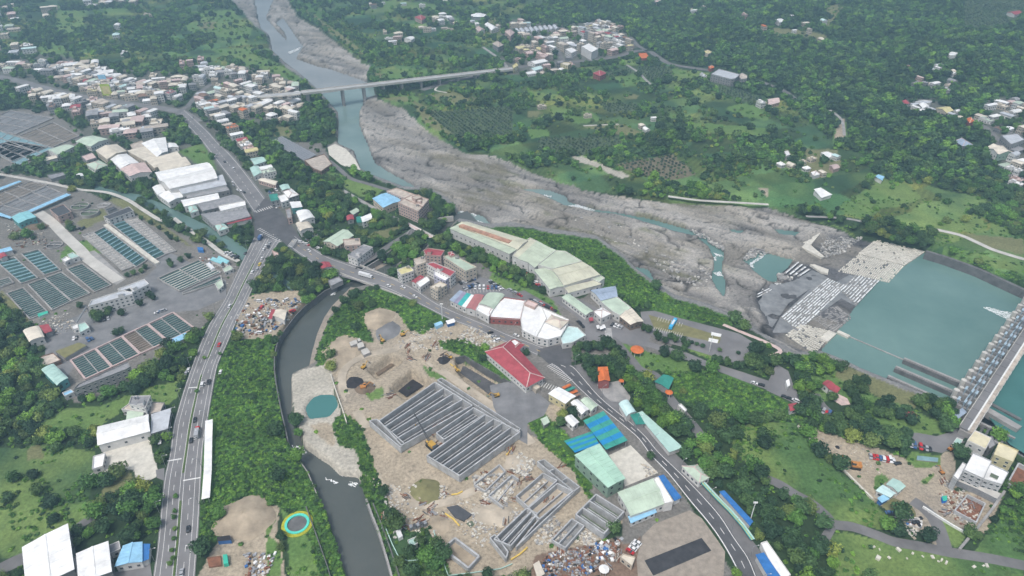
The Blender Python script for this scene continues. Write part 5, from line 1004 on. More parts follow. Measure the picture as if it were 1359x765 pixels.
def tankbit(o, x, y, z, r=.6):
    MB().tube((x, y, z+.5), (x, y, z+2.0), r, m='metal_grey', n=8).tube((x, y, z), (x, y, z+.5), r*.5, m='concrete_dark', n=5).build('water_tank', o)
BNAME = {}
def bld(where, s, h, roof, wall, style, label, cat='building', name='building', group=None, floors=2, wsp=3.2, sep=False, rise=.16, seams=0, extra='', zbase=None):
    Q = q(where, s) if isinstance(where, str) else (px(s) if where is None else zz(*where, s))
    zb = G(sum(p[0] for p in Q)/len(Q), sum(p[1] for p in Q)/len(Q), h)[2] if zbase is None else zbase
    P = [Gz(u, v, zb+h) for u, v in Q]; P = ccw(P); n = len(P); cx_ = sum(p[0] for p in P)/n; cy_ = sum(p[1] for p in P)/n
    o = empty(name, cx_, cy_, zb, 0, label, cat, group); R_ = [(x-cx_, y-cy_) for x, y in P]
    paint([PX(x, y, zb) for x, y in P], True, BLOCK); paint([PX(x, y, zb+h) for x, y in P], True, BLOCK)
    def inset(R, d):
        return [(x-x/math.hypot(x, y)*d, y-y/math.hypot(x, y)*d) for x, y in R]
    if n != 4 and style in ('gable', 'arch', 'shed', 'hip'): style = 'flat'
    if style == 'flat':
        MB().prism(R_, -.4, h-.25, wall).build('wall', o); MB().prism(inset(R_, -.15), h-.25, h, roof).build('roof', o)
        pm2 = MB()
        for i in range(n): pm2.bar((*R_[i], h), (*R_[(i+1) % n], h), .25, .7+.01*i, wall)
        pm2.build('parapet', o)
        if 't' in extra:
            A = R_[0]; MB().box(A[0]*.45, A[1]*.45, h, 3.2, 3.6, 2.6, math.atan2(R_[1][1]-R_[0][1], R_[1][0]-R_[0][0]), wall, roof).build('stair_hut', o)
        if 'w' in extra: tankbit(o, R_[2][0]*.5, R_[2][1]*.5, h); tankbit(o, R_[2][0]*.5+1.6, R_[2][1]*.5, h)
    elif style in ('gable', 'arch', 'shed') and n == 4:
        L01 = math.dist(R_[0], R_[1]); L12 = math.dist(R_[1], R_[2])
        if L01 < L12: R_ = R_[1:]+R_[:1]; L01, L12 = L12, L01
        # long sides are 0-1 and 2-3; ridge joins the middles of 1-2 and 3-0
        rz = L12*rise; MB().prism(R_, -.4, h-.02, wall).build('wall', o)
        K = 2 if style == 'gable' else (7 if style == 'arch' else 1); mb = MB(); ov = .5
        d = Vector((R_[1][0]-R_[0][0], R_[1][1]-R_[0][1], 0)).normalized(); nrm = Vector((-d.y, d.x, 0))
        P0, P1, P2, P3 = [Vector((x, y, 0)) for x, y in R_]; P0 = P0-d*ov-nrm*ov; P1 = P1+d*ov-nrm*ov; P2 = P2+d*ov+nrm*ov; P3 = P3-d*ov+nrm*ov
        def prof(t):
            if style == 'gable': return rz*(1-abs(2*t-1))
            if style == 'arch': return rz*1.1*math.sqrt(max(0, 1-(2*t-1)**2))
            return rz*t
        ts = [i/K for i in range(K+1)] if style != 'gable' else [0, .5, 1]
        T = []
        for t in ts:
            a = P0.lerp(P3, t)+Vector((0, 0, h+prof(t))); b = P1.lerp(P2, t)+Vector((0, 0, h+prof(t))); T.append((a, b))
        for (a, b), (c, e) in zip(T[:-1], T[1:]):
            mb.face([a+Vector((0, 0, .2)), b+Vector((0, 0, .2)), e+Vector((0, 0, .2)), c+Vector((0, 0, .2))], roof); mb.face([c, e, b, a], roof)
        for k2 in (0, 1):
            e = [t[k2] for t in T]; pol = [p+Vector((0, 0, .2)) for p in e]+[p for p in e[::-1]]
            mb.face(pol if k2 else pol[::-1], roof)
            if style != 'shed': off = d*(ov if k2 == 0 else -ov); mb.face([Vector((p.x, p.y, p.z))+off for p in e]+[Vector((e[-1].x, e[-1].y, h-.1))+off, Vector((e[0].x, e[0].y, h-.1))+off], wall)
        for (a, b) in (T[0], T[-1]): mb.face([a, b, b+Vector((0, 0, .2)), a+Vector((0, 0, .2))], roof)
        mb.build('roof', o)
        if seams:
            sm = MB()
            for i in range(1, seams):
                f = i/seams
                for (a, b), (c, e) in zip(T[:-1], T[1:]): sm.bar(a.lerp(b, f)+Vector((0, 0, .2)), c.lerp(e, f)+Vector((0, 0, .2)), .22, .14, roof)
            if style == 'gable': sm.bar(T[1][0]+Vector((0, 0, .2)), T[1][1]+Vector((0, 0, .2)), .8, .22, roof)
            s_ = sm.build('roof_seams', o); s_['kind'] = 'stuff'
        if 'v' in extra:
            for i in range(4): f = (i+.7)/5; m_ = T[0][0].lerp(T[-1][0], .3).lerp(T[0][1].lerp(T[-1][1], .3), f); MB().box(m_.x, m_.y, h+.1, 1.2, 3.0, rz*.7+.5, math.atan2(d.y, d.x), 'roof_white').build('roof_vent', o)
    elif style == 'hip':
        mb = MB(); MB().prism(R_, -.4, h-.02, wall).build('wall', o); L01 = math.dist(R_[0], R_[1]); L12 = math.dist(R_[1], R_[2])
        if L01 < L12: R_ = R_[1:]+R_[:1]; L01, L12 = L12, L01
        P_ = [Vector((x*1.06, y*1.06, h)) for x, y in R_]; m1 = (P_[3]+P_[0])/2; m2 = (P_[1]+P_[2])/2; dd = (m2-m1).normalized()*L12*.45; r1 = m1+dd+Vector((0, 0, L12*rise*1.5)); r2 = m2-dd+Vector((0, 0, L12*rise*1.5))
        mb.face([P_[0], P_[1], r2, r1], roof); mb.face([P_[1], P_[2], r2], roof); mb.face([P_[2], P_[3], r1, r2], roof); mb.face([P_[3], P_[0], r1], roof); mb.face(P_[::-1], wall); mb.build('roof', o)
        rd = MB()
        for a, b in ((P_[0], r1), (P_[3], r1), (P_[1], r2), (P_[2], r2), (r1, r2)): rd.bar(a, b, .5, .3, 'roof_pink')
        rd.build('roof_ridge', o)
    elif style == 'canopy':
        MB().prism(R_, h-.25, h, roof, bottom=True).build('roof', o)
        for x, y in R_: MB().tube((x*.92, y*.92, -.3), (x*.92, y*.92, h-.25), .18, m='metal_grey', n=6).build('post', o)
    elif style == 'slab':
        MB().prism(R_, -.3, h, wall, roof).build('body', o)
    if style in ('flat', 'gable', 'arch', 'shed', 'hip') and floors: wall_windows(o, [(x+cx_, y+cy_) for x, y in ccw([(x, y) for x, y in R_])], h, floors, wsp, sep, z0=zb)
    return o
fac = 'white factory halls'
# bottom left
bld('03', "118 620, 340 503, 372 728, 140 845", 9, 'roof_white', 'wall_grey', 'gable', "largest white-roofed shed on the slope beside the divided road", 'shed', 'shed', floors=1, wsp=6, rise=.03, seams=6)
bld('03', "392 652, 545 592, 562 740, 405 800", 8, 'roof_white', 'wall_grey', 'gable', "second white shed, between the largest one and the sky-blue workshop", 'shed', 'shed', floors=1, wsp=6, rise=.03, seams=5)
bld('03', "552 612, 605 590, 612 628, 560 650", 4, 'roof_grey', 'wall_white', 'flat', "small grey-roofed hut tucked behind the sky-blue workshop", 'hut', 'hut', floors=1)
bld('03', "368 675, 392 668, 398 745, 376 755", 5, 'roof_white', 'wall_white', 'flat', "narrow white link between the two white sheds", 'annex', 'annex', floors=1)
bld('03', "586 712, 630 612, 718 596, 718 690", 5, 'roof_sky', 'wall_white', 'gable', "sky-blue gabled workshop beside the divided road", 'workshop', 'workshop', floors=1, rise=.12, seams=6); bld('03', "718 604, 757 607, 750 676, 720 690", 4.2, 'roof_blue', 'wall_white', 'shed', "deep blue lean-to on the sky-blue workshop", 'lean-to', 'lean_to', floors=0, rise=.05)
bld('03', "500 8, 750 -52, 758 28, 500 98", 6.5, 'roof_white', 'wall_white', 'gable', "long white open-fronted shed at the head of the white yard", 'shed', 'shed', floors=1, wsp=7, rise=.12, seams=8)
bld('03', "475 160, 535 142, 522 208, 470 225", 3.6, 'roof_white', 'wall_white', 'flat', "small white box building on the edge of the white yard", 'hut', 'hut', floors=1)
bld('02', "655 600, 668 562, 765 558, 738 622", 8.5, 'roof_grey', 'wall_white', 'flat', "white three-storey house with rooftop tower behind the open-fronted shed", 'house', 'house', floors=3, sep=True, extra='tw')
bld('02', "618 628, 655 600, 738 622, 735 640", 4.5, 'roof_beige', 'wall_white', 'flat', "low front wing of the white three-storey house", 'annex', 'annex', floors=1)
bld('02', "772 655, 865 622, 848 722, 772 748", 4.5, 'roof_pale_metal', 'wall_grey', 'shed', "pale grey metal shed between the white house and the divided road", 'shed', 'shed', floors=1, rise=.04); bld('02', "650 640, 730 630, 722 655, 645 676", 4, 'roof_green', 'wall_white', 'shed', "small pale green lean-to below the white house", 'lean-to', 'lean_to', floors=0, rise=.05)
bld('02', "765 590, 835 595, 815 640, 762 650", 3.5, 'roof_beige', 'wall_grey', 'flat', "low beige yard house behind the pale grey shed", 'hut', 'hut', floors=1)
lw = empty('covered_walkway', *Gz(275, 610, 0), 0, 0, "long narrow white roof along the planted edge of the divided road", 'canopy'); ps = px("277.5 558, 276.5 590, 275.8 625, 273 662"); lw.location = (0, 0, 0)
for a, b in zip(ps[:-1], ps[1:]):
    A = W3(a, 3.2); B = W3(b, 3.2); MB().bar(A, B, 4.2, .25, 'roof_white').build('roof_panel', lw)
    for e in (A, B): MB().tube((e[0]-1.5, e[1], -.2), (e[0]-1.5, e[1], 3.2), .15, n=6).build('post', lw); MB().tube((e[0]+1.5, e[1], -.2), (e[0]+1.5, e[1], 3.2), .15, n=6).build('post', lw)
paint(ribbon_px(ps, 12), True, BLOCK)
# water works
WW = (0, 330, 6.795); WT = (0, 220, 6.795)
bld(WW, "800 525, 828 470, 1175 362, 1198 415", 9, 'roof_pale_metal', 'wall_white', 'flat', "long white office block of the water works, lower wing", 'office block', 'office_building', floors=3, sep=True, extra='t')
bld(WW, "1060 372, 1300 282, 1345 325, 1195 400", 9, 'roof_pale_metal', 'wall_white', 'flat', "upper wing of the white office block facing the pink-rimmed basins", 'office block', 'office_building', floors=3, sep=True, extra='t')
bld(WW, "215 745, 345 705, 395 800, 270 840", 5.5, 'roof_cream', 'wall_white', 'arch', "cream vaulted shed at the edge of the wood below the basins", 'shed', 'shed', floors=1, rise=.12)
bld('02', "205 203, 242 195, 262 228, 232 240", 4.5, 'roof_red', 'wall_grey', 'shed', "small red-roofed shed beside the cream vaulted shed", 'shed', 'shed', floors=0, rise=.1)
bld('02', "395 198, 432 185, 455 213, 405 240", 4, 'roof_mint', 'wall_white', 'flat', "small mint-roofed pump house beside the rubble yard", 'pump house', 'pump_house', floors=1); bld('02', "362 207, 390 192, 402 215, 375 222", 3.5, 'roof_white', 'wall_white', 'flat', "white hut touching the mint-roofed pump house", 'hut', 'hut', floors=1)
bld('02', "215 425, 270 398, 342 468, 292 502", 6, 'roof_mint', 'wall_teal', 'arch', "mint vaulted shed on the wooded corner of the works", 'shed', 'shed', floors=1, rise=.1, seams=6); bld('02', "192 365, 270 342, 310 378, 218 412", 2.8, 'roof_beige', 'roof_brown', 'flat', "low brown walled yard behind the mint vaulted shed", 'yard building', 'yard_building', floors=0)
bld('02', "318 545, 360 528, 375 540, 330 560", 3.5, 'roof_sky', 'wall_white', 'flat', "small white-blue hut at the end of the long grey building", 'hut', 'hut', floors=1)
bld('02', "375 528, 400 500, 650 388, 662 412, 640 425", 8.5, 'roof_grey', 'wall_grey', 'flat', "long grey three-storey building below the pink-rimmed basins", 'building', 'long_building', floors=3, sep=True)
bld('02', "280 330, 400 285, 440 300, 330 365", 3, 'olive', 'concrete', 'slab', "green-topped low tank beside the pink-rimmed basins", 'tank', 'low_tank')
bld('02', "865 275, 942 240, 950 258, 880 292", 3, 'roof_sky', 'wall_white', 'shed', "pale blue canopy at the end of the pink-rimmed basins", 'canopy', 'canopy', floors=0, rise=.05); bld('02', "190 140, 240 125, 245 135, 195 155", 1.6, 'plastic_green', 'roof_mint', 'slab', "small bright mint cover on the lowest green basin", 'cover', 'basin_cover')
bld(WT, "108 465, 250 410, 322 465, 170 520", 6, 'roof_cyan', 'wall_teal', 'gable', "cyan-roofed hall above the brown soil heap", 'hall', 'hall', floors=1, rise=.06, seams=6)
bld(WT, "450 400, 575 355, 645 420, 528 465", 6.5, 'roof_dark', 'wall_pink', 'flat', "dark slate-roofed building beside the round clarifiers", 'building', 'filter_building', floors=2, wsp=4)
bld(WT, "935 465, 1165 375, 1205 412, 985 492", 5.5, 'roof_dark', 'wall_white', 'flat', "long dark-roofed building at the head of the dark basins", 'building', 'pump_house', floors=2, wsp=4); bld(WT, "950 400, 1030 372, 1050 385, 975 415", 4, 'roof_dark', 'wall_grey', 'flat', "small dark block behind the long dark-roofed building", 'hut', 'hut', floors=0)
bld(WT, "240 410, 600 250, 640 262, 280 418", 3.5, 'roof_sky', 'metal_grey', 'canopy', "long slanting sky-blue canopy above the settling bed", 'canopy', 'canopy', floors=0); bld(WT, "-120 240, 170 135, 195 142, -100 262", 3.5, 'roof_sky', 'metal_grey', 'canopy', "sky-blue canopy at the outer edge of the settling beds", 'canopy', 'canopy', floors=0); bld(WT, "-60 400, 110 465, 90 478, -80 430", 3, 'roof_sky', 'metal_grey', 'canopy', "short sky-blue canopy running to the cyan-roofed hall", 'canopy', 'canopy', floors=0)
bld(WW, "610 60, 660 40, 715 75, 640 100", 4, 'roof_mint', 'wall_white', 'flat', "mint-topped control house beside the round pit", 'control house', 'control_house', floors=1); bld(WW, "555 100, 600 75, 640 100, 590 125", 4.4, 'roof_white', 'wall_white', 'flat', "white half of the control house beside the round pit", 'control house', 'control_house', floors=1)
bld(WW, "-10 60, 40 40, 62 70, 10 92", 4, 'roof_red', 'wall_white', 'arch', "red-roofed hut at the upper edge of the dark basin", 'hut', 'hut', floors=0); bld(WW, "-20 20, 90 -10, 110 15, -5 45", 4, 'roof_sky', 'wall_white', 'shed', "pale blue shed above the red-roofed hut", 'shed', 'shed', floors=0, rise=.04)
bld('01', "1045 612, 1062 606, 1090 632, 1072 640", 2.6, 'car_white', 'car_white', 'slab', "white container by the canal-side grey basin", 'container', 'container'); bld('01', "1130 640, 1165 622, 1185 640, 1140 660", 3, 'roof_green', 'wall_white', 'flat', "tiny green-roofed hut at the canal end by the divided road", 'hut', 'hut', floors=1); bld('01', "1090 715, 1125 690, 1135 725, 1110 748", 3, 'roof_green', 'wall_white', 'flat', "tiny green-roofed hut under the edge of the divided road", 'hut', 'hut', floors=1); bld('01', "1000 528, 1030 530, 1032 545, 1003 542", 2.6, 'roof_blue', 'roof_blue', 'slab', "blue container at the canal towpath", 'container', 'container')
for s, n_ in (("1080 582, 1130 600, 1120 612, 1070 594", "first"), ("1110 575, 1160 600, 1152 612, 1104 588", "second")): bld('01', s, 3.4, 'roof_cyan', 'wall_white', 'shed', n_+" cyan-roofed kiosk among the yard goods near the canal", 'kiosk', 'kiosk', floors=0, rise=.03)
# conveyor
cv = empty('conveyor', 0, 0, 0, 0, "slanting grey conveyor rising from the mint-roofed pump house", 'conveyor'); A = Vector(W3(q('02', "388 190")[0], 4)); B = Vector((*Gz(*q('02', "440 108")[0], 14), 14)); MB().bar(A, B, 1.4, 1.0, 'metal_grey').build('belt', cv); MB().tube((B.x, B.y, -1), (B.x, B.y, 14), .25, n=6).build('leg', cv)
# white factory
for s, h, r, w, st, lab, fl in (("788 150, 1048 100, 1078 124, 812 190", 11, 'roof_white', 'wall_white', 'gable', "highest white hall", 2), ("816 192, 1078 126, 1102 178, 862 232", 12, 'roof_white', 'wall_white', 'gable', "big white hall with tall pale front wall", 0), ("905 236, 1130 172, 1148 212, 925 258", 8, 'roof_pale_metal', 'wall_white', 'shed', "pale grey wing in front of the big white hall", 1),
  ("775 226, 815 211, 842 250, 800 262", 6, 'roof_white', 'wall_white', 'gable', "small white hall at the wood end", 1), ("805 264, 905 236, 928 275, 858 302", 6, 'roof_white', 'wall_white', 'gable', "low white hall beside the hedge", 1), ("940 262, 1150 218, 1165 242, 950 284", 5, 'roof_grey', 'wall_grey', 'flat', "dark flat-roofed strip between white halls", 1),
  ("920 292, 1104 256, 1112 282, 936 322", 6.5, 'roof_white', 'wall_white', 'gable', "narrow white hall below the dark strip", 1), ("953 322, 990 314, 1008 342, 965 355", 5, 'roof_mint', 'wall_white', 'hip', "small mint-roofed guardhouse", 1), ("998 312, 1180 264, 1240 296, 1030 345", 5.5, 'roof_grey', 'wall_grey', 'gable', "weathered grey shed behind the white box", 1),
  ("1108 322, 1243 296, 1248 318, 1120 348", 8, 'roof_white', 'wall_white', 'flat', "bright white box house at the road", 2), ("1020 362, 1240 330, 1268 372, 1085 418", 5.5, 'roof_grey', 'wall_grey', 'gable', "lowest weathered grey shed", 1), ("1150 396, 1268 366, 1275 384, 1155 412", 4, 'roof_red', 'wall_white', 'shed', "thin red-roofed lean-to", 0), ("1090 418, 1130 406, 1160 430, 1110 446", 5, 'roof_mint', 'wall_white', 'hip', "mint-roofed corner hut", 1),
  ("487 38, 592 8, 642 42, 545 82", 8, 'roof_cream', 'wall_cream', 'gable', "cream-roofed hall with the round gable", 1), ("560 82, 642 56, 702 100, 612 130", 6.5, 'roof_white', 'wall_white', 'gable', "white hall next to the cream one", 1), ("612 132, 730 100, 770 148, 660 168", 7, 'roof_pink', 'wall_white', 'gable', "pinkish hall with the dark open gable", 1), ("650 46, 740 16, 800 74, 740 96", 6.5, 'roof_cream', 'wall_cream', 'shed', "beige hall among the upper row", 1), ("745 96, 900 52, 925 80, 785 126", 6.5, 'roof_cream', 'wall_cream', 'shed', "long beige hall beside the highest white hall", 1),
  ("800 120, 940 80, 968 110, 818 146", 6, 'roof_cream', 'wall_cream', 'shed', "lower long beige hall touching the highest white hall", 1), ("720 2, 838 -28, 850 42, 800 72", 7.5, 'roof_white', 'wall_white', 'gable', "white hall at the top of the upper row", 1), ("440 108, 500 88, 545 112, 485 136", 5, 'roof_green', 'wall_white', 'hip', "small pale green hut in the hedges apart from the halls", 1), ("412 70, 468 50, 490 76, 440 92", 4.5, 'roof_pink', 'wall_grey', 'flat', "grey-pink house behind the pale green hut", 1), ("840 5, 890 3, 905 22, 850 25", 5, 'roof_white', 'wall_white', 'gable', "small white house by the grass field", 1), ("660 10, 720 -10, 740 14, 680 36", 6, 'roof_beige', 'wall_cream', 'flat', "beige box at the town end of the halls", 1)):
    bld('01', s, h, r, w, st, lab+" of the white factory", 'factory hall', 'factory_hall', fac, floors=fl, wsp=4, rise=.10, seams=8 if h > 6 else 0)
# green sheds above
bld('00', "385 720, 470 690, 548 708, 460 745", 6, 'roof_green', 'wall_white', 'gable', "pale green gabled hall beside the settling beds", 'hall', 'hall', floors=1, rise=.08); bld('01', "245 35, 330 10, 375 18, 290 60", 6, 'roof_green', 'wall_white', 'gable', "long pale green hall nearest the tree belt", 'hall', 'hall', floors=1, rise=.08); bld('01', "215 82, 280 65, 290 75, 230 92", 4, 'roof_cream', 'wall_white', 'shed', "thin cream shed in the tree belt", 'shed', 'shed', floors=0, rise=.03)
bld('01', "240 165, 320 150, 330 165, 260 185", 3, 'roof_grey', 'wall_grey', 'flat', "grey foundation block in the tree belt", 'hut', 'hut', floors=0); bld('01', "388 162, 415 155, 422 167, 395 176", 3.5, 'roof_white', 'wall_white', 'gable', "tiny white roof in the scrub beside the canal", 'hut', 'hut', floors=0)
# roadside shops near the crossroads
sh = 'shops along the upper road'
for s, h, r, w, st, lab, fl in (("-30 80, 28 72, 50 92, -8 112", 5, 'roof_mint', 'wall_white', 'gable', "upper mint-roofed shop", 1), ("-30 128, 10 118, 44 152, -10 170", 5, 'roof_mint', 'wall_white', 'gable', "lower mint-roofed shop", 1), ("12 188, 45 180, 108 196, 98 214", 4.5, 'roof_cream', 'wall_pink', 'gable', "cream-roofed shop", 1), ("138 248, 178 232, 215 262, 165 278", 7, 'roof_white', 'wall_grey', 'hip', "white round-shouldered shop", 2), ("110 272, 148 262, 166 292, 128 304", 6, 'roof_white', 'wall_white', 'flat', "white shop with a bare roof", 2),
  ("62 262, 108 255, 118 290, 75 300", 6, 'roof_teal', 'wall_grey', 'flat', "dark teal-roofed shop", 2), ("172 305, 222 298, 232 324, 185 335", 5.5, 'roof_white', 'wall_teal', 'shed', "white-roofed shop with teal walls", 1), ("205 352, 268 344, 295 380, 228 402", 8, 'roof_white', 'wall_white', 'arch', "larger white vaulted shop", 2), ("203 410, 262 400, 288 432, 225 448", 6, 'roof_cream', 'wall_white', 'arch', "small cream vaulted shop", 1), ("150 340, 172 335, 182 380, 160 385", 6, 'roof_grey', 'wall_pink', 'flat', "narrow grey house between shops", 2), ("120 218, 160 210, 172 232, 135 240", 5, 'roof_mint', 'wall_white', 'gable', "pale mint shop behind the round-shouldered one", 1)):
    bld('11', s, h, r, w, st, lab+" beside the road above the crossroads", 'shop', 'shop', sh, floors=fl, rise=.12)
bld('11', "342 500, 440 440, 492 470, 412 524", 7, 'roof_green', 'wall_cream', 'gable', "large pale green gabled house where the riverside road bends", 'house', 'house', floors=2, rise=.14, seams=8); bld('11', "440 492, 525 486, 530 518, 452 524", 8, 'roof_beige', 'wall_pink', 'flat', "pink-walled house joined to the pale green gabled one", 'house', 'house', floors=3, sep=True, extra='w'); bld('11', "465 572, 545 518, 592 532, 512 592", 7, 'roof_grey', 'wall_white', 'flat', "white block with rows of windows on the stream bank", 'building', 'building', floors=2, sep=True, extra='t')
bld('11', "460 372, 490 366, 495 388, 463 393", 4, 'roof_red', 'wall_grey', 'gable', "tiny red-roofed house in the wood clearing", 'house', 'house', floors=1); bld('11', "532 382, 580 362, 586 385, 540 402", 6, 'roof_white', 'wall_white', 'arch', "white vaulted house in the wood clearing", 'house', 'house', floors=2, rise=.2); bld('11', "510 380, 532 372, 536 402, 514 406", 3.6, 'roof_teal', 'wall_green', 'shed', "green lean-to on the white vaulted house", 'lean-to', 'lean_to', floors=0); bld('11', "478 352, 510 335, 523 344, 492 364", 3.4, 'roof_green', 'wall_grey', 'shed', "thin green roof in the wood clearing", 'shed', 'shed', floors=0)
bld('11', "320 612, 368 606, 382 628, 335 640", 4, 'roof_red', 'wall_white', 'gable', "red-and-white roadside kiosk beside the riverside road", 'kiosk', 'kiosk', floors=1); bld('11', "80 548, 110 560, 120 585, 95 575", 3, 'roof_pink', 'wall_pink', 'flat', "small pink hut on the corner of the crossroads", 'hut', 'hut', floors=0); bld('11', "365 700, 420 680, 440 700, 380 728", 3, 'roof_grey', 'wall_grey', 'flat', "low grey shed on the stream edge by the bridge", 'shed', 'shed', floors=0)
# riverside hotel
bld('11', "592 282, 678 250, 735 294, 645 328", 7, 'roof_sky', 'wall_cream', 'gable', "sky-blue roofed pool hall of the riverside hotel", 'hall', 'pool_hall', floors=1, rise=.05, seams=6)
bld('11', "662 246, 712 230, 800 262, 752 282", 9, 'roof_beige', 'wall_pink', 'flat', "rear wing of the pink riverside hotel", 'hotel', 'hotel', 'wings of the riverside hotel', floors=3, sep=True); bld('11', "720 305, 752 282, 845 325, 822 350, 790 335", 12, 'roof_beige', 'wall_pink', 'flat', "front wing of the pink riverside hotel facing its court", 'hotel', 'hotel', 'wings of the riverside hotel', floors=4, sep=True, wsp=2.8, extra='w')
bld('11', "752 282, 800 262, 876 288, 845 325", 12.6, 'roof_beige', 'wall_pink', 'flat', "river wing of the pink riverside hotel with the roof tower", 'hotel', 'hotel', 'wings of the riverside hotel', floors=4, sep=True, wsp=2.8, extra='t')
bld('11', "790 275, 825 265, 842 278, 808 290", 15.5, 'roof_beige', 'wall_pink', 'flat', "square roof tower rising from the riverside hotel", 'tower', 'roof_tower', floors=0, zbase=0)
bld('11', "245 90, 345 58, 385 108, 330 145, 290 130", 4, 'roof_beige', 'roof_brown', 'flat', "roofless brown ruin at the solar field", 'ruin', 'ruin', floors=1, wsp=4)
# apartment cluster
ap = 'red-trimmed apartment blocks'
for s, h, r, w, st, lab, fl, ex in (("850 548, 872 536, 955 548, 938 576, 862 570", 11, 'roof_red', 'wall_pink', 'flat', "rear red-topped block", 4, 't'), ("800 592, 848 578, 862 606, 815 622", 12, 'roof_beige', 'wall_cream', 'flat', "narrow pale block with a beige roof", 4, 'w'), ("715 645, 775 625, 800 650, 738 672", 9, 'roof_yellow', 'wall_white', 'flat', "white block with yellow parapet nearest the bridge", 3, 'w'),
  ("950 578, 998 570, 1118 632, 1062 652", 11, 'roof_green', 'wall_cream', 'flat', "long green-roofed block behind the car park", 3, 'w'), ("862 614, 900 608, 1012 655, 985 680, 930 652", 11, 'roof_red', 'wall_white', 'flat', "long white block with red roof strips", 3, 't'), ("905 650, 930 648, 985 680, 960 702, 902 672", 9, 'roof_white', 'wall_lilac', 'flat', "lilac front block", 3, ''), ("790 702, 832 674, 852 686, 812 714", 5, 'roof_red', 'wall_white', 'gable', "low house with a glossy red roof", 1, ''), ("812 712, 866 678, 882 700, 832 736", 5.4, 'roof_white', 'wall_white', 'flat', "low white annexe behind the glossy red roof", 1, ''), ("884 732, 932 706, 968 722, 920 752", 9, 'roof_cream', 'wall_cream', 'flat', "cream block with a white roof room on the main road", 3, 't'), ("972 556, 995 552, 1008 566, 985 572", 13, 'roof_red', 'wall_pink', 'hip', "small red-hipped stair tower", 0, '')):
    bld('11', s, h, r, w, st, lab+" of the riverside apartments", 'apartment block', 'apartment_block', ap, floors=fl, sep=fl > 1, wsp=2.6, extra=ex)
# green mill halls
ml = 'long green-roofed halls on the river bank'
bld(None, "597.5 304, 606 299.5, 686 331, 676 337.5", 8.5, 'roof_mill2', 'wall_white', 'shed', "long pale green slope of the riverside mill, nearest the stream", 'mill hall', 'mill_hall', ml, floors=1, rise=.03, seams=16, wsp=5); bld(None, "606.5 299, 620 295, 700 319.5, 687 331", 9.6, 'roof_mill', 'wall_white', 'gable', "long cream and rust roof of the riverside mill, nearest the stream", 'mill hall', 'mill_hall', ml, floors=0, rise=.08, seams=16); bld(None, "609 299.2, 614 297.4, 680 319.5, 675 322.5", 11, 'roof_rust', 'roof_rust', 'slab', "rusty raised ridge vent along the mill roof", 'roof vent', 'ridge_vent')
for s, h, r, st, lab in (("0 575, 62 500, 90 484, 124 500, 30 588", 8.5, 'roof_mill', 'flat', "first cream saw-tooth bay of the mill"), ("30 590, 126 502, 182 530, 82 606", 9, 'roof_mill2', 'shed', "second green saw-tooth bay of the mill"), ("84 608, 184 532, 218 545, 112 632", 9, 'roof_mill2', 'shed', "third green saw-tooth bay of the mill"), ("130 620, 220 548, 268 552, 352 602, 205 640", 9.6, 'roof_mill2', 'flat', "broad green bay of the mill with white ridge"), ("112 645, 200 638, 266 726, 192 742", 7.5, 'roof_mill2', 'gable', "low green hall standing in front of the mill"), ("202 640, 352 604, 440 668, 262 722", 9, 'roof_mill', 'gable', "cream hall with skylights at the mill end"), ("352 604, 400 645, 468 688, 440 708, 400 690", 7, 'roof_mill2', 'flat', "green wedge roof on the river side of the mill"), ("268 735, 432 698, 448 716, 285 760", 6, 'roof_mill', 'shed', "yellowish shed along the mill end")):
    bld('21', s, h, r, 'wall_white', st, lab, 'mill hall', 'mill_hall', ml, floors=1, rise=.06, seams=8, wsp=5)
bld('22', "255 58, 288 42, 408 128, 372 146", 4.5, 'roof_green', 'wall_white', 'gable', "long low green shed across the street from the mill", 'shed', 'shed', floors=1, rise=.12, seams=8); bld('22', "400 22, 522 2, 530 52, 450 72", 6.5, 'roof_bluegrey', 'wall_white', 'gable', "blue-grey roof at the river end of the mill row", 'hall', 'hall', floors=1, rise=.08, seams=6)
bld('22', "442 76, 530 56, 602 112, 545 150, 505 128", 6, 'roof_green', 'wall_white', 'flat', "mint-green roof with a rusty patch above the plaza", 'hall', 'hall', floors=1); bld('22', "545 152, 604 114, 662 178, 600 194", 5.5, 'roof_cream', 'wall_brown', 'gable', "cream-yellow roofed shop hall on the plaza edge", 'hall', 'hall', floors=1, rise=.1, seams=6); bld('22', "415 128, 458 108, 500 138, 452 162", 6, 'roof_white', 'wall_white', 'hip', "white hipped kiosk on the plaza", 'kiosk', 'kiosk', floors=1)
bld('22', "388 160, 408 158, 412 174, 390 178", 3, 'roof_red', 'metal_grey', 'canopy', "small red awning beside the white hipped kiosk", 'awning', 'awning', floors=0)
for s, n_ in (("425 200, 440 196, 446 212, 430 216", "first"), ("440 205, 458 200, 464 214, 446 220", "second"), ("455 196, 468 194, 475 210, 462 213", "third")): bld('22', s, 2.8, 'roof_white', 'metal_grey', 'canopy', n_+" white market tent on the plaza", 'tent', 'market_tent', 'white market tents', floors=0)
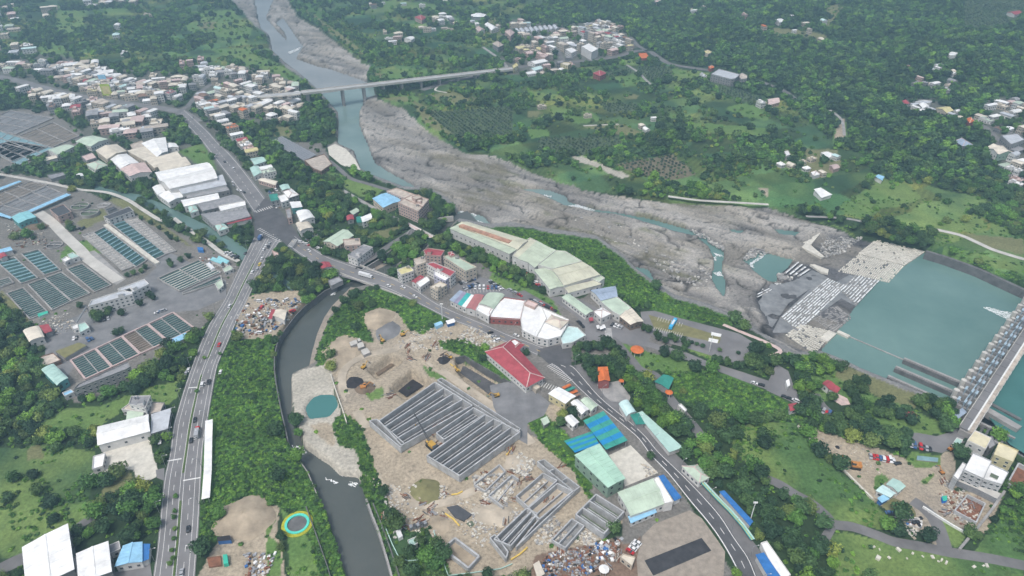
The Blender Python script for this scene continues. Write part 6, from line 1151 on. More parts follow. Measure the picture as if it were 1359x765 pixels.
# visitor centre
vc = 'roofs of the market hall'
for c, s, h, r, w, st, lab, fl in (('12', "985 72, 1035 25, 1050 32, 1005 82", 5, 'roof_bluegrey', 'wall_white', 'shed', "blue-grey end strip", 1), ('12', "1007 83, 1052 33, 1068 38, 1025 92", 5, 'roof_lilac', 'wall_white', 'shed', "lilac strip", 1), ('12', "1027 93, 1070 39, 1092 46, 1045 102", 5.2, 'roof_teal2', 'wall_white', 'shed', "turquoise strip", 1), ('12', "1047 103, 1094 46, 1108 50, 1066 110", 5.2, 'roof_white', 'wall_white', 'shed', "narrow white strip", 1),
  ('12', "1068 110, 1110 45, 1152 48, 1112 122", 6, 'roof_brick', 'wall_white', 'gable', "dull red gabled part", 1), ('12', "1132 92, 1172 42, 1258 46, 1202 116", 6, 'roof_green', 'wall_white', 'arch', "pale green vaulted part", 1), ('12', "1114 122, 1130 96, 1204 118, 1180 158", 6, 'roof_white', 'wall_white', 'flat', "small white part below the green vault", 1), ('22', "-118 135, -100 110, -40 60, 62 74, 40 170, -110 160", 5.5, 'roof_white', 'wall_red', 'flat', "broad white part with a red front wall", 1),
  ('22', "62 76, 150 110, 172 165, 120 262, 50 225, 42 170", 5.5, 'roof_white', 'wall_white', 'flat', "main white drum part", 2), ('22', "152 112, 285 172, 282 192, 245 256, 180 274, 122 262, 174 166", 6.0, 'roof_white', 'wall_white', 'flat', "curved white end above the junction", 2), ('22', "170 182, 200 146, 284 176, 244 214", 7.6, 'roof_cream', 'wall_white', 'hip', "cream eight-sided skylight roof on top", 0), ('22', "244 262, 282 206, 330 212, 372 252, 305 288, 255 296", 4, 'roof_ice', 'wall_white', 'flat', "icy blue-green terrace roof by the junction", 1), ('22', "60 90, 80 72, 130 92, 112 112", 7, 'roof_pink', 'wall_pink', 'flat', "small peach roof room", 0)):
    bld(c, s, h, r, w, st, lab+" of the market hall", 'market hall', 'market_hall', vc, floors=fl, rise=.12, wsp=4)
bld(None, "645.5 468, 678 453.5, 721 500.5, 698 513", 6, 'roof_red', 'wall_white', 'hip', "large red hipped hall beside the building site", 'hall', 'red_hall', floors=1, rise=.16, sep=True)
bld('22', "-5 312, 28 284, 62 296, 20 338", 5, 'roof_red', 'wall_white', 'hip', "small red hipped wing next to the large red hall", 'hall', 'red_hall', floors=1); bld('22', "-20 282, 12 272, 48 292, 10 308", 5.6, 'roof_white', 'wall_red', 'flat', "white flat roof joined to the small red wing", 'house', 'house', floors=1)
bld('22', "186 546, 236 516, 318 560, 268 594", 6, 'roof_white', 'wall_yellow', 'gable', "white-roofed house with pale yellow walls beside the slope", 'house', 'house', floors=1, rise=.08); bld('22', "96 506, 116 498, 142 514, 120 530", 3, 'roof_cream', 'wall_cream', 'flat', "tiny cream hut behind the large red hall", 'hut', 'hut', floors=0)
for i, s in enumerate(("250 512, 290 494, 300 502, 262 522", "265 526, 312 508, 320 516, 275 536", "282 542, 325 524, 335 534, 292 552", "300 558, 338 540, 346 550, 308 566")): bld('22', s, 3.2, ('roof_orange', 'roof_teal', 'roof_orange', 'roof_brown')[i], 'metal_grey', 'canopy', ("orange", "dark green", "rust-orange", "brown")[i]+" stall roof in the row below the parking bays", 'stall', 'stall', 'stalls below the parking bays', floors=0)
bld('22', "300 592, 330 578, 386 626, 352 648", 5, 'roof_white', 'wall_white', 'gable', "white gabled shop beside the road below the stalls", 'shop', 'shop', floors=1); bld('22', "350 580, 382 568, 430 606, 400 632", 5, 'roof_green', 'wall_white', 'gable', "cream-green shop with roof panels facing the south road", 'shop', 'shop', floors=1, seams=5); bld('22', "265 672, 300 656, 335 690, 308 712", 4, 'roof_white', 'wall_white', 'gable', "white hut with small sheds in the asphalt yard", 'hut', 'hut', floors=1)
bld('22', "148 680, 175 668, 185 690, 160 705", 3, 'roof_green', 'wall_grey', 'shed', "tiny pale green roof in the bushes by the site edge", 'hut', 'hut', floors=0)
# temple garden
bld('22', "436 430, 482 426, 492 480, 440 482", 6.5, 'roof_orange', 'wall_red', 'gable', "orange temple roof among the dense trees", 'temple', 'temple', floors=0, rise=.2, seams=8); bld('22', "438 416, 480 414, 482 426, 437 428", 7.4, 'roof_orange', 'wall_red', 'shed', "upper orange tier behind the temple roof", 'temple', 'temple', floors=0)
def pavilion(code, u, v, r, h, m, label, n=10, cat='pavilion', post='wall_white'):
    uu, vv = q(code, f"{u} {v}")[0]; x, y = Gz(uu, vv, h); o = empty('pavilion', x, y, 0, 0, label, cat); mb = MB()
    for i in range(n):
        a, b = 2*pi*i/n, 2*pi*(i+1)/n; mb.face([(r*cos(a), r*sin(a), h), (r*cos(b), r*sin(b), h), (0, 0, h+r*.35)], m); mb.face([(r*cos(b), r*sin(b), h), (r*cos(a), r*sin(a), h), (0, 0, h-.1)], m)
    mb.build('roof', o)
    for i in range(0, n, 2): a = 2*pi*i/n; MB().tube((r*.8*cos(a), r*.8*sin(a), -.3), (r*.8*cos(a), r*.8*sin(a), h), .18, m=post, n=6).build('post', o)
    paint([PX(x+r*cos(t/4*pi), y+r*sin(t/4*pi), 0) for t in range(8)], True, BLOCK)
pavilion('22', 633, 322, 4.6, 4, 'roof_orange', "round orange-red pavilion on the lawn by the plaza", 12); pavilion('22', 795, 538, 2.6, 3.4, 'roof_orange', "small orange pavilion on the park lane", 8); pavilion('22', 553, 480, 1.9, 3.6, 'roof_orange', "tiny orange pavilion beside the temple court", 6); pavilion('32', 716, 650, 4.2, 3.6, 'roof_red', "red octagonal kiosk roof on the lawn near the weir", 8)
bld('22', "725 485, 768 452, 815 468, 790 522", 4.5, 'roof_teal', 'wall_grey', 'gable', "teal-roofed shelter where the park lane widens", 'shelter', 'shelter', floors=0, rise=.12); bld('22', "545 600, 588 586, 625 640, 580 660", 4.5, 'roof_ice', 'wall_white', 'arch', "pale icy vaulted stall beside the south road", 'stall', 'stall', floors=0, rise=.25); bld('22', "600 658, 640 648, 668 698, 628 704", 3.5, 'roof_teal', 'wall_grey', 'shed', "dark green stall roof after the icy vaulted one", 'stall', 'stall', floors=0)
bld(None, "846 549.5, 852 547, 905 594, 888 600", 3.2, 'roof_mint', 'wall_white', 'shed', "long tapering mint canopy along the south road", 'canopy', 'canopy', floors=0, rise=.03); bld('23', "862 208, 940 200, 1000 262, 948 288", 4.4, 'roof_green', 'wall_white', 'hip', "pale green hipped kiosk at the start of the striped canopy", 'kiosk', 'kiosk', floors=1); bld('22', "840 605, 855 600, 885 630, 875 640", 2.6, 'roof_white', 'wall_white', 'flat', "small white van-sized hut in the park lane", 'hut', 'hut', floors=0)
st_ = empty('striped_canopy', 0, 0, 0, 0, "long canopy striped yellow, turquoise and green beside the service road", 'canopy'); 
for off, m in ((0, 'roof_teal2'), (4.5, 'pipe_yellow'), (8.5, 'roof_teal2'), (12.5, 'roof_mint')):
    pts = [(p[0]+off*.26, p[1]-off*.05) for p in q('23', "962 292, 1030 365, 1100 435, 1165 510, 1215 580")]
    for a, b in zip(pts[:-1], pts[1:]): A = W3(a, 2.6); B = W3(b, 2.6); MB().bar(A, B, 1.0, .15+off*.004, m).build('roof_panel', st_)
bld('23', "1055 338, 1075 335, 1215 485, 1205 505", 3.0, 'roof_blue', 'wall_white', 'shed', "narrow blue roof between the trees and the striped canopy", 'canopy', 'canopy', floors=0, rise=.02); bld('33', "-40 600, -10 590, 110 760, 60 790, 30 740", 3.6, 'roof_white', 'wall_white', 'flat', "long white low roof at the end of the service road", 'shed', 'shed', floors=0); bld('33', "-60 660, -25 650, 55 765, 20 800", 4.2, 'roof_blue', 'wall_white', 'shed', "blue roof beside the long white low roof", 'shed', 'shed', floors=0, rise=.03)
# striped sheet roof
sr = empty('striped_roof', 0, 0, 0, 0, "big open shed roof striped bright blue and green beside the south road", 'shed'); QQ = px("774 558.5, 801 545.5, 833 584.5, 804 597"); PP = [W3(p, 5.5) for p in QQ]
def l3(a, b, t): return tuple(a[i]*(1-t)+b[i]*t for i in range(3))
for i in range(7):
    for j in range(2):
        t0, t1 = i/7, (i+1)/7; s0, s1 = j*.5+.004, j*.5+.496; c4 = [l3(l3(PP[0], PP[1], s), l3(PP[3], PP[2], s), t) for s, t in ((s0, t0), (s1, t0), (s1, t1), (s0, t1))]
        MB().prism([c[:2] for c in c4], 5.3, 5.5, 'roof_cobalt' if (i+0) % 2 else 'roof_bright_green', bottom=True).build('roof_sheet', sr)
QQ = q('23', "262 78, 405 28, 440 92, 318 138"); PP = [W3(p, 4.5) for p in QQ]
for i in range(6):
    t0, t1 = i/6, (i+1)/6; c4 = [l3(l3(PP[0], PP[1], s), l3(PP[3], PP[2], s), t) for s, t in ((0, t0), (1, t0), (1, t1), (0, t1))]; MB().prism([c[:2] for c in c4], 4.3, 4.5, 'roof_cobalt' if i % 2 else 'roof_bright_green', bottom=True).build('roof_sheet', sr)
for p in px("776 560, 801 549, 831 585, 806 596, 790 578, 760 585"): x, y = Gz(*p, 5); MB().tube((x, y, -.3), (x, y, 4.4), .2, n=6).build('post', sr)
paint(px("745 590, 774 558, 801 545, 838 590, 806 608, 770 612"), True, BLOCK)
bld('23', "320 152, 440 96, 568 268, 486 312", 9, 'roof_mint2', 'wall_green', 'gable', "tall mint-roofed shed with green ribbed walls in front of the striped roof", 'shed', 'shed', floors=2, wsp=5, rise=.04, seams=10)
bld('23', "538 342, 716 272, 770 395, 602 455", 6, 'roof_green', 'wall_white', 'gable', "broad pale green roof beside the south road", 'shed', 'shed', floors=1, rise=.06, seams=10, extra=''); bld('23', "716 272, 740 264, 815 388, 772 398", 6.3, 'roof_white', 'wall_white', 'flat', "white roof strip on the broad pale green shed", 'shed', 'shed', floors=0); bld('23', "742 262, 766 254, 852 364, 824 380", 4, 'roof_blue', 'wall_white', 'shed', "bright blue roof strip along the south road", 'canopy', 'canopy', floors=0, rise=.03); bld('23', "592 464, 720 418, 726 440, 602 492", 3.5, 'roof_sky', 'wall_white', 'shed', "pale blue lean-to on the broad pale green shed", 'lean-to', 'lean_to', floors=1, rise=.03)
bld('23', "548 670, 560 655, 622 672, 606 715", 3.2, 'roof_cream', 'wall_cream', 'flat', "cream hut at the yard with the dark slab", 'hut', 'hut', floors=1); bld('23', "112 712, 132 692, 158 750, 130 775", 3, 'roof_cream', 'wall_cream', 'shed', "small cream shed at the low edge of the building site", 'shed', 'shed', floors=0); pavilion('23', 465, 728, 2.6, 3.0, 'roof_white', "white round tent in the scrap yard", 10, 'tent')
bld('12', "75 145, 95 122, 152 125, 142 172", 4, 'roof_cream', 'wall_white', 'gable', "cream-roofed shed in the scrap yard", 'shed', 'shed', floors=0, rise=.08); bld('12', "66 162, 82 120, 94 122, 76 166", 4.2, 'roof_red', 'wall_white', 'shed', "red roof strip on the cream shed in the scrap yard", 'shed', 'shed', floors=0, rise=.03)
# site huts and containers
bld('12', "902 190, 938 176, 948 188, 912 205", 2.8, 'roof_sky', 'roof_sky', 'slab', "sky-blue container at the site entrance", 'container', 'container'); bld('12', "965 178, 1000 168, 1006 182, 972 192", 3, 'roof_white', 'wall_blue', 'arch', "white tank-like hut with a blue base at the site entrance", 'hut', 'hut', floors=0)
for i, s in enumerate(("472 285, 508 270, 516 290, 480 304", "510 290, 540 282, 550 305, 518 316", "530 325, 562 312, 580 335, 545 350", "512 268, 525 262, 532 275, 520 282")): bld('12', s, 2.6, 'concrete_pale', 'concrete', 'slab', ("first", "second", "third", "smallest")+() if 0 else ("first", "second", "third", "smallest")[i]+" pale concrete block beside the tan heap", 'block', 'concrete_block', 'concrete blocks on the site')
bld('13', "770 585, 812 568, 818 600, 778 625", 3, 'roof_mint', 'wall_white', 'flat', "small mint-roofed cabin at the low end of the site", 'cabin', 'cabin', floors=1); bld('13', "708 535, 728 522, 744 560, 722 570", 2.6, 'car_white', 'car_white', 'slab', "white site cabin beside the green strip", 'cabin', 'cabin')
for i in range(5): bld('13', f"{775+i*18} {505-i*5}, {789+i*18} {499-i*5}, {794+i*18} {515-i*5}, {780+i*18} {522-i*5}", 2.4, 'roof_dark' if i % 2 else 'metal_grey', 'metal_grey', 'slab', ordw(i+1)+" bundle of dark formwork in the row on the sandy yard", 'formwork', 'formwork_stack', 'formwork stacks on the site')
bld('03', "1100 565, 1165 556, 1172 582, 1105 588", 2.6, 'soil_black', 'wall_blue', 'slab', "open blue-sided skip beside the sandy heap", 'skip', 'skip'); bld('03', "1130 655, 1152 652, 1158 698, 1134 704", 2.4, 'plastic_green', 'plastic_green', 'slab', "bright green tank on the dirt yard by the divided road", 'tank', 'water_tank'); bld('03', "1050 670, 1120 660, 1125 710, 1060 718", .8, 'rust', 'rust', 'slab', "rusty timber pile beside the bright green tank", 'pile', 'timber_pile')
# park side and weir houses
bld('32', "272 494, 300 480, 332 500, 305 520", 4.4, 'roof_red', 'wall_white', 'gable', "first red gable of the white park house near the pool", 'house', 'park_house', floors=1); bld('32', "310 522, 334 504, 360 520, 342 545", 4.4, 'roof_red', 'wall_white', 'gable', "second red gable of the white park house near the pool", 'house', 'park_house', floors=1); bld('32', "104 602, 142 596, 148 622, 110 632", 3.6, 'roof_red', 'wall_white', 'gable', "small red-roofed gatehouse beside the access road", 'gatehouse', 'gatehouse', floors=1)
bld('32', "88 480, 104 470, 110 500, 96 512", 3.5, 'roof_white', 'wall_white', 'slab', "white gate pillar at the park road", 'gate pillar', 'gate_pillar'); bld('32', "940 650, 985 625, 1000 640, 960 670", 3.5, 'roof_bluegrey', 'wall_white', 'shed', "grey machine house at the foot of the weir", 'machine house', 'machine_house', floors=0)
bld('33', "1008 78, 1046 28, 1128 66, 1100 122", 8, 'roof_yellowish', 'wall_white', 'flat', "cream-yellow flat-roofed block nearest the weir bridge", 'building', 'building', floors=2, sep=True); bld('33', "1142 150, 1168 88, 1266 130, 1238 188", 9, 'roof_yellowish', 'wall_yellow', 'flat', "second cream-yellow block with rows of windows below the weir bridge", 'building', 'building', floors=3, sep=True, extra=''); bld('33', "1100 66, 1135 60, 1150 100, 1118 120", 7, 'roof_grey', 'wall_grey', 'flat', "grey link between the two cream-yellow blocks", 'building', 'building', floors=1)
bld('33', "990 228, 1038 142, 1130 184, 1088 272", 11, 'roof_white', 'wall_pale_frame', 'flat', "white-decked tall block wrapped in scaffolding", 'building', 'building', 'blocks under scaffolding', floors=4, sep=True, wsp=2.5); bld('33', "1090 275, 1122 196, 1216 240, 1182 302", 9.5, 'roof_white', 'wall_pale_frame', 'flat', "lower white-decked block wrapped in scaffolding", 'building', 'building', 'blocks under scaffolding', floors=3, sep=True, wsp=2.5); bld('33', "936 258, 984 190, 1002 200, 960 278", 9, 'roof_white', 'wall_pale_frame', 'flat', "narrow white stair block on the lot side of the scaffolding", 'building', 'building', 'blocks under scaffolding', floors=3, wsp=2.5); bld('33', "1130 240, 1170 258, 1160 275, 1122 258", 10.2, 'moss_water', 'wall_white', 'slab', "dark roof opening on the lower scaffolded block", 'roof opening', 'roof_opening', zbase=0)
bld('33', "962 282, 1060 322, 1160 372, 1180 345, 1075 300, 985 258", 4, 'concrete_pale', 'metal_grey', 'slab', "grey scaffold deck at the foot of the white blocks", 'scaffold', 'scaffold_deck')
bld('33', "602 300, 632 272, 690 308, 656 336", 4, 'roof_mint', 'wall_white', 'gable', "mint-roofed hut on the gravel lot", 'hut', 'hut', floors=1); bld('33', "550 332, 582 306, 640 344, 616 362", 4, 'roof_ice', 'wall_white', 'gable', "icy white roofed hut joined to the mint one", 'hut', 'hut', floors=1); bld('33', "556 375, 602 346, 606 372, 574 388", 3, 'roof_sky', 'wall_blue', 'shed', "blue covered stall beside the icy white roofed hut", 'stall', 'stall', floors=0); bld('33', "932 95, 955 64, 984 76, 964 110", 4, 'roof_mint', 'wall_white', 'flat', "mint hut at the end of the dam approach", 'hut', 'hut', floors=1); bld('33', "880 358, 905 355, 908 378, 886 384", 2, 'plastic_green', 'cloth_blue', 'slab', "blue and green covered machine by the ruins", 'machine', 'covered_machine')
bld('33', "755 152, 862 164, 858 185, 752 174", .6, 'basin_blue', 'concrete', 'slab', "shallow rectangular pond basin on the lawn below the car row", 'basin', 'pond_basin')
fd = empty('intake_frame', 0, 0, 0, 0, "dark steel intake frame below the weir bridge", 'intake frame')
for i in range(6):
    A = W3(zz(1020, 380, 3.8235, f"{1070+i*28} {690+i*12}")[0], 1.5); B = W3(zz(1020, 380, 3.8235, f"{1040+i*28} {740+i*12}")[0], 1.5); MB().bar(A, B, 1.2, .8, 'concrete_dark').build('beam', fd)
for s in ("1060 690, 1250 775", "1035 742, 1200 815"): A, B = [W3(p, 2.3) for p in q('32', s)]; MB().bar(A, B, 1.5, .8, 'concrete').build('beam', fd)
A, B = [W3(p, -1.5) for p in q('32', "1130 600, 1280 680")]; thing(MB().bar((*A[:2], -4), (*B[:2], -4), 2.2, 3.2, 'concrete_dark').build('guide_wall'), "dark wall slanting into the deep water beside the weir bridge", 'wall')
A, B = [W3(p, .5) for p in q('32', "1110 625, 1275 720")]; thing(MB().bar((*A[:2], -4), (*B[:2], -4), 5, 4.6, 'concrete').build('intake_wall'), "broad concrete intake sill below the weir bridge", 'wall')
# solar field: rows of dark panels
so = empty('solar_field', 0, 0, 0, 0, "field of dark blue solar panels beside the river cliff", 'solar panels'); QQ = px("358 187.5, 374 180.5, 420 205, 404 213.5"); PP = [Vector(W3(p, 2.6)) for p in QQ]; paint(QQ, True, BLOCK)
for i in range(9):
    for j in range(6):
        a = PP[0].lerp(PP[3], (i+.06)/9); b = PP[1].lerp(PP[2], (i+.06)/9); c = PP[1].lerp(PP[2], (i+.9)/9); d = PP[0].lerp(PP[3], (i+.9)/9); s0, s1 = j/6+.004, (j+1)/6-.004
        c4 = [a.lerp(b, s0), a.lerp(b, s1), d.lerp(c, s1)-Vector((0, 0, .7)), d.lerp(c, s0)-Vector((0, 0, .7))]; m_ = MB(); m_.face(c4, 'solar_blue'); m_.face(c4[::-1], 'metal_grey'); m_.build('panel', so)
fr = MB()
for t in (.05, .5, .95): A = PP[0].lerp(PP[1], t); B = PP[3].lerp(PP[2], t); fr.bar((*A.xy, 1.4), (*B.xy, 1.4), .3, .3, 'metal_grey')
for t in (.05, .5, .95):
    for s in (.05, .35, .65, .95): A = PP[0].lerp(PP[1], t); B = PP[3].lerp(PP[2], t); C = A.lerp(B, s); fr.tube((C.x, C.y, -.3), (C.x, C.y, 1.5), .15, n=5)
fr.build('frame', so)
# far landmark buildings
fv = 'buildings of the far village'
for c, s, h, r, w, st, lab, fl in (('20', "350 238, 388 222, 436 250, 402 268", 12, 'roof_white', 'wall_white', 'flat', "big white box hall of the far village", 0), ('20', "268 252, 300 244, 328 258, 300 272", 9, 'roof_white', 'wall_white', 'flat', "white three-storey house at the village crossroads", 3), ('20', "135 285, 160 272, 188 280, 165 295", 9, 'roof_pink', 'wall_pink', 'flat', "pink house by the village road", 3), ('20', "245 325, 262 318, 298 322, 282 336", 8, 'roof_cream', 'wall_yellow', 'flat', "cream house on the bridge road", 3), ('20', "410 372, 440 358, 475 372, 445 386", 7, 'roof_red', 'wall_red', 'hip', "dark red house on the orchard edge", 2), ('20', "78 316, 140 304, 180 312, 115 326", 5, 'roof_white', 'wall_white', 'gable', "long white hall beside the bridge road", 1), ('20', "90 350, 130 338, 155 348, 110 360", 5, 'roof_ice', 'wall_white', 'gable', "white roof below the bridge road", 1), ('20', "640 272, 680 270, 695 295, 650 300", 3, 'roof_orange', 'wall_red', 'flat', "orange-red walled court at the bend of the hill road", 0),
   ('20', "1008 378, 1048 352, 1155 380, 1128 402, 1108 404", 10, 'roof_pale_metal', 'wall_grey', 'flat', "large grey school-like hall on the hill road", 3), ('20', "1145 385, 1165 372, 1192 385, 1190 400, 1160 404", 8, 'roof_beige', 'wall_grey', 'flat', "round-cornered annexe of the large grey hall", 2), ('20', "965 262, 985 257, 1012 264, 995 274", 6, 'roof_yellow', 'wall_cream', 'hip', "lone yellow-roofed house in the hill forest", 1), ('20', "994 340, 1012 332, 1025 342, 1005 350", 5, 'roof_orange', 'wall_red', 'hip', "small orange roof beside the hill road", 0), ('20', "0 335, 20 322, 30 335, 8 348", 8, 'roof_yellow', 'wall_yellow', 'flat', "yellow house at the far bridge head", 2),
   ('10', "1262 160, 1285 152, 1310 165, 1290 185", 8, 'roof_pink', 'wall_pink', 'hip', "pink hipped house above the far bridge head", 2), ('10', "805 88, 830 80, 860 88, 840 104", 7, 'roof_red', 'wall_pink', 'hip', "pink-red roofed house in the far fields", 1), ('10', "1200 222, 1230 212, 1255 228, 1228 240", 8, 'roof_beige', 'wall_grey', 'hip', "brown-roofed house on the lane to the far bridge head", 2), ('10', "750 198, 775 190, 804 194, 785 206", 5, 'roof_white', 'wall_white', 'arch', "lone white vaulted roof in the far fields", 0), ('10', "1160 125, 1185 120, 1230 145, 1195 155", 6, 'roof_white', 'wall_white', 'gable', "white farmhouse in the far fields", 1), ('10', "1115 145, 1140 140, 1160 152, 1130 163", 6, 'roof_pink', 'wall_white', 'gable', "pinkish farmhouse beside the white one in the far fields", 1),
   ('31', "1112 22, 1160 12, 1245 50, 1170 58", 7, 'roof_cream', 'wall_green', 'gable', "cream-roofed hall with green front in the hillside hamlet", 1), ('30', "1180 690, 1262 680, 1300 712, 1230 735", 8, 'roof_pale_metal', 'wall_grey', 'flat', "long grey hall in the hillside hamlet", 1), ('31', "230 245, 262 238, 320 262, 268 278", 3.6, 'roof_white', 'wall_white', 'shed', "bright white sheet roof beside the river meadow", 0), ('31', "540 172, 560 165, 585 172, 575 190", 4, 'roof_sky', 'wall_white', 'shed', "blue-grey shed at the meadow head", 0), ('31', "80 45, 98 40, 110 60, 90 68", 5, 'roof_white', 'wall_white', 'flat', "small white cube house on the bare plot", 1), ('31', "215 148, 240 140, 262 158, 230 166", 4, 'roof_white', 'wall_white', 'hip', "small white pavilion house on the orchard slope", 0), ('31', "310 115, 340 108, 360 125, 330 134", 4, 'roof_pink', 'wall_pink', 'gable', "pale pink shed on the orchard slope", 0), ('31', "265 50, 300 45, 345 65, 300 78", 3, 'roof_white', 'wall_white', 'flat', "pale slab house on the bare plot", 0),
   ('30', "945 715, 980 700, 1035 735, 985 742", 5, 'roof_bluegrey', 'wall_grey', 'hip', "blue-grey temple-like roof in the forest", 0), ('30', "745 518, 780 510, 830 515, 820 525, 780 528", 5, 'roof_pale_metal', 'wall_white', 'arch', "silvery vaulted roof of the forest hamlet", 0), ('30', "680 515, 700 510, 715 528, 700 535", 5, 'roof_red', 'wall_white', 'gable', "red roof at the edge of the forest hamlet", 0), ('30', "765 530, 800 526, 815 545, 785 552", 5, 'roof_white', 'wall_white', 'gable', "white roof below the silvery vault in the forest hamlet", 0), ('30', "850 550, 900 543, 935 562, 905 575", 6, 'roof_yellow', 'wall_cream', 'gable', "yellowish farmhouse of the forest hamlet", 1), ('30', "1210 65, 1250 58, 1290 66, 1250 76", 5, 'roof_red', 'wall_white', 'gable', "long red roof high on the hillside", 0), ('30', "905 272, 930 266, 962 270, 950 282, 920 284", 4, 'roof_white', 'wall_white', 'arch', "white greenhouse-like roof on the hillside", 0), ('30', "1005 602, 1030 598, 1045 615, 1020 625", 5, 'roof_orange', 'wall_red', 'hip', "orange roof at the bend of the hamlet road", 0), ('30', "30 104, 50 100, 80 108, 55 116", 5, 'roof_white', 'wall_white', 'arch', "white vault on the bare hillside clearing", 0), ('30', "-5 505, 45 498, 55 520, 0 535", 5, 'roof_pink', 'wall_pink', 'gable', "pinkish farmhouse below the hill road", 1),
   ('30', "1120 755, 1160 740, 1210 762, 1160 780", 7, 'roof_cream', 'wall_white', 'gable', "cream gable beside the long grey hamlet hall", 1)):
    bld(c, s, h, r, w, st, lab, 'building' if 'hall' in lab else 'house', 'farm_building' if 'farm' in lab else 'house', fv if c == '20' else None, floors=fl, wsp=4)
x, y, z = G(*q('10', "1129 78")[0], 6); dm = empty('round_hall', x, y, z, 0, "round white-domed hall in the far fields", 'hall'); mb = MB(); mb.tube((0, 0, -1), (0, 0, 6), 14, m='wall_grey', n=24); mb.build('wall', dm); mb = MB()
for i in range(3): mb.tube((0, 0, 6+i*1.0), (0, 0, 7+i*1.0), 15-i*3, 12-i*3, m='roof_white', n=24)
mb.build('roof', dm); paint([PX(x+15*cos(t/4*pi), y+15*sin(t/4*pi), z) for t in range(8)], True, BLOCK)
# poly tunnels in the far village
for i in range(9):
    u0 = 12+i*24; bld('20', f"{u0} {152-i*2.3:.1f}, {u0+14} {148-i*2.3:.1f}, {u0+30} {166-i*2.3:.1f}, {u0+16} {170-i*2.3:.1f}", 3, 'roof_pale_metal', 'wall_white', 'arch', ordw(i+1)+" long grey tunnel in the row of tunnels, counted from the river", 'tunnel', 'growing_tunnel', 'row of grey tunnels in the far village', floors=0, rise=.25)
# billboards
def board(code, u, v, w, h, zb, m, label, rz=0, m2=None):
    uu, vv = q(code, f"{u} {v}")[0]; x, y, z = G(uu, vv, 0); o = empty('billboard', x, y, z, rz, label, 'billboard'); MB().box(0, 0, zb, w, .4, h, 0, m).build('panel', o)
    if m2: MB().box(0, -.26, zb+h*.12, w*.8, .1, h*.7, 0, m2).build('print', o)
    for s in (-1, 1): MB().tube((s*w*.4, .3, -1), (s*w*.4, .3, zb+h), .3, n=6).build('post', o)
board('00', 552, 500, 12, 15, 4, 'roof_lime', "tall lime-green advertising board above the town roofs", .1, 'roof_yellow'); board('00', 540, 462, 10, 6, 16, 'roof_sky', "sky-blue board beside the lime-green one above the town roofs", .1)
board('22', 300, 425, 5, 3, 4, 'roof_teal', "small road sign on the south road junction", .5) if 0 else None
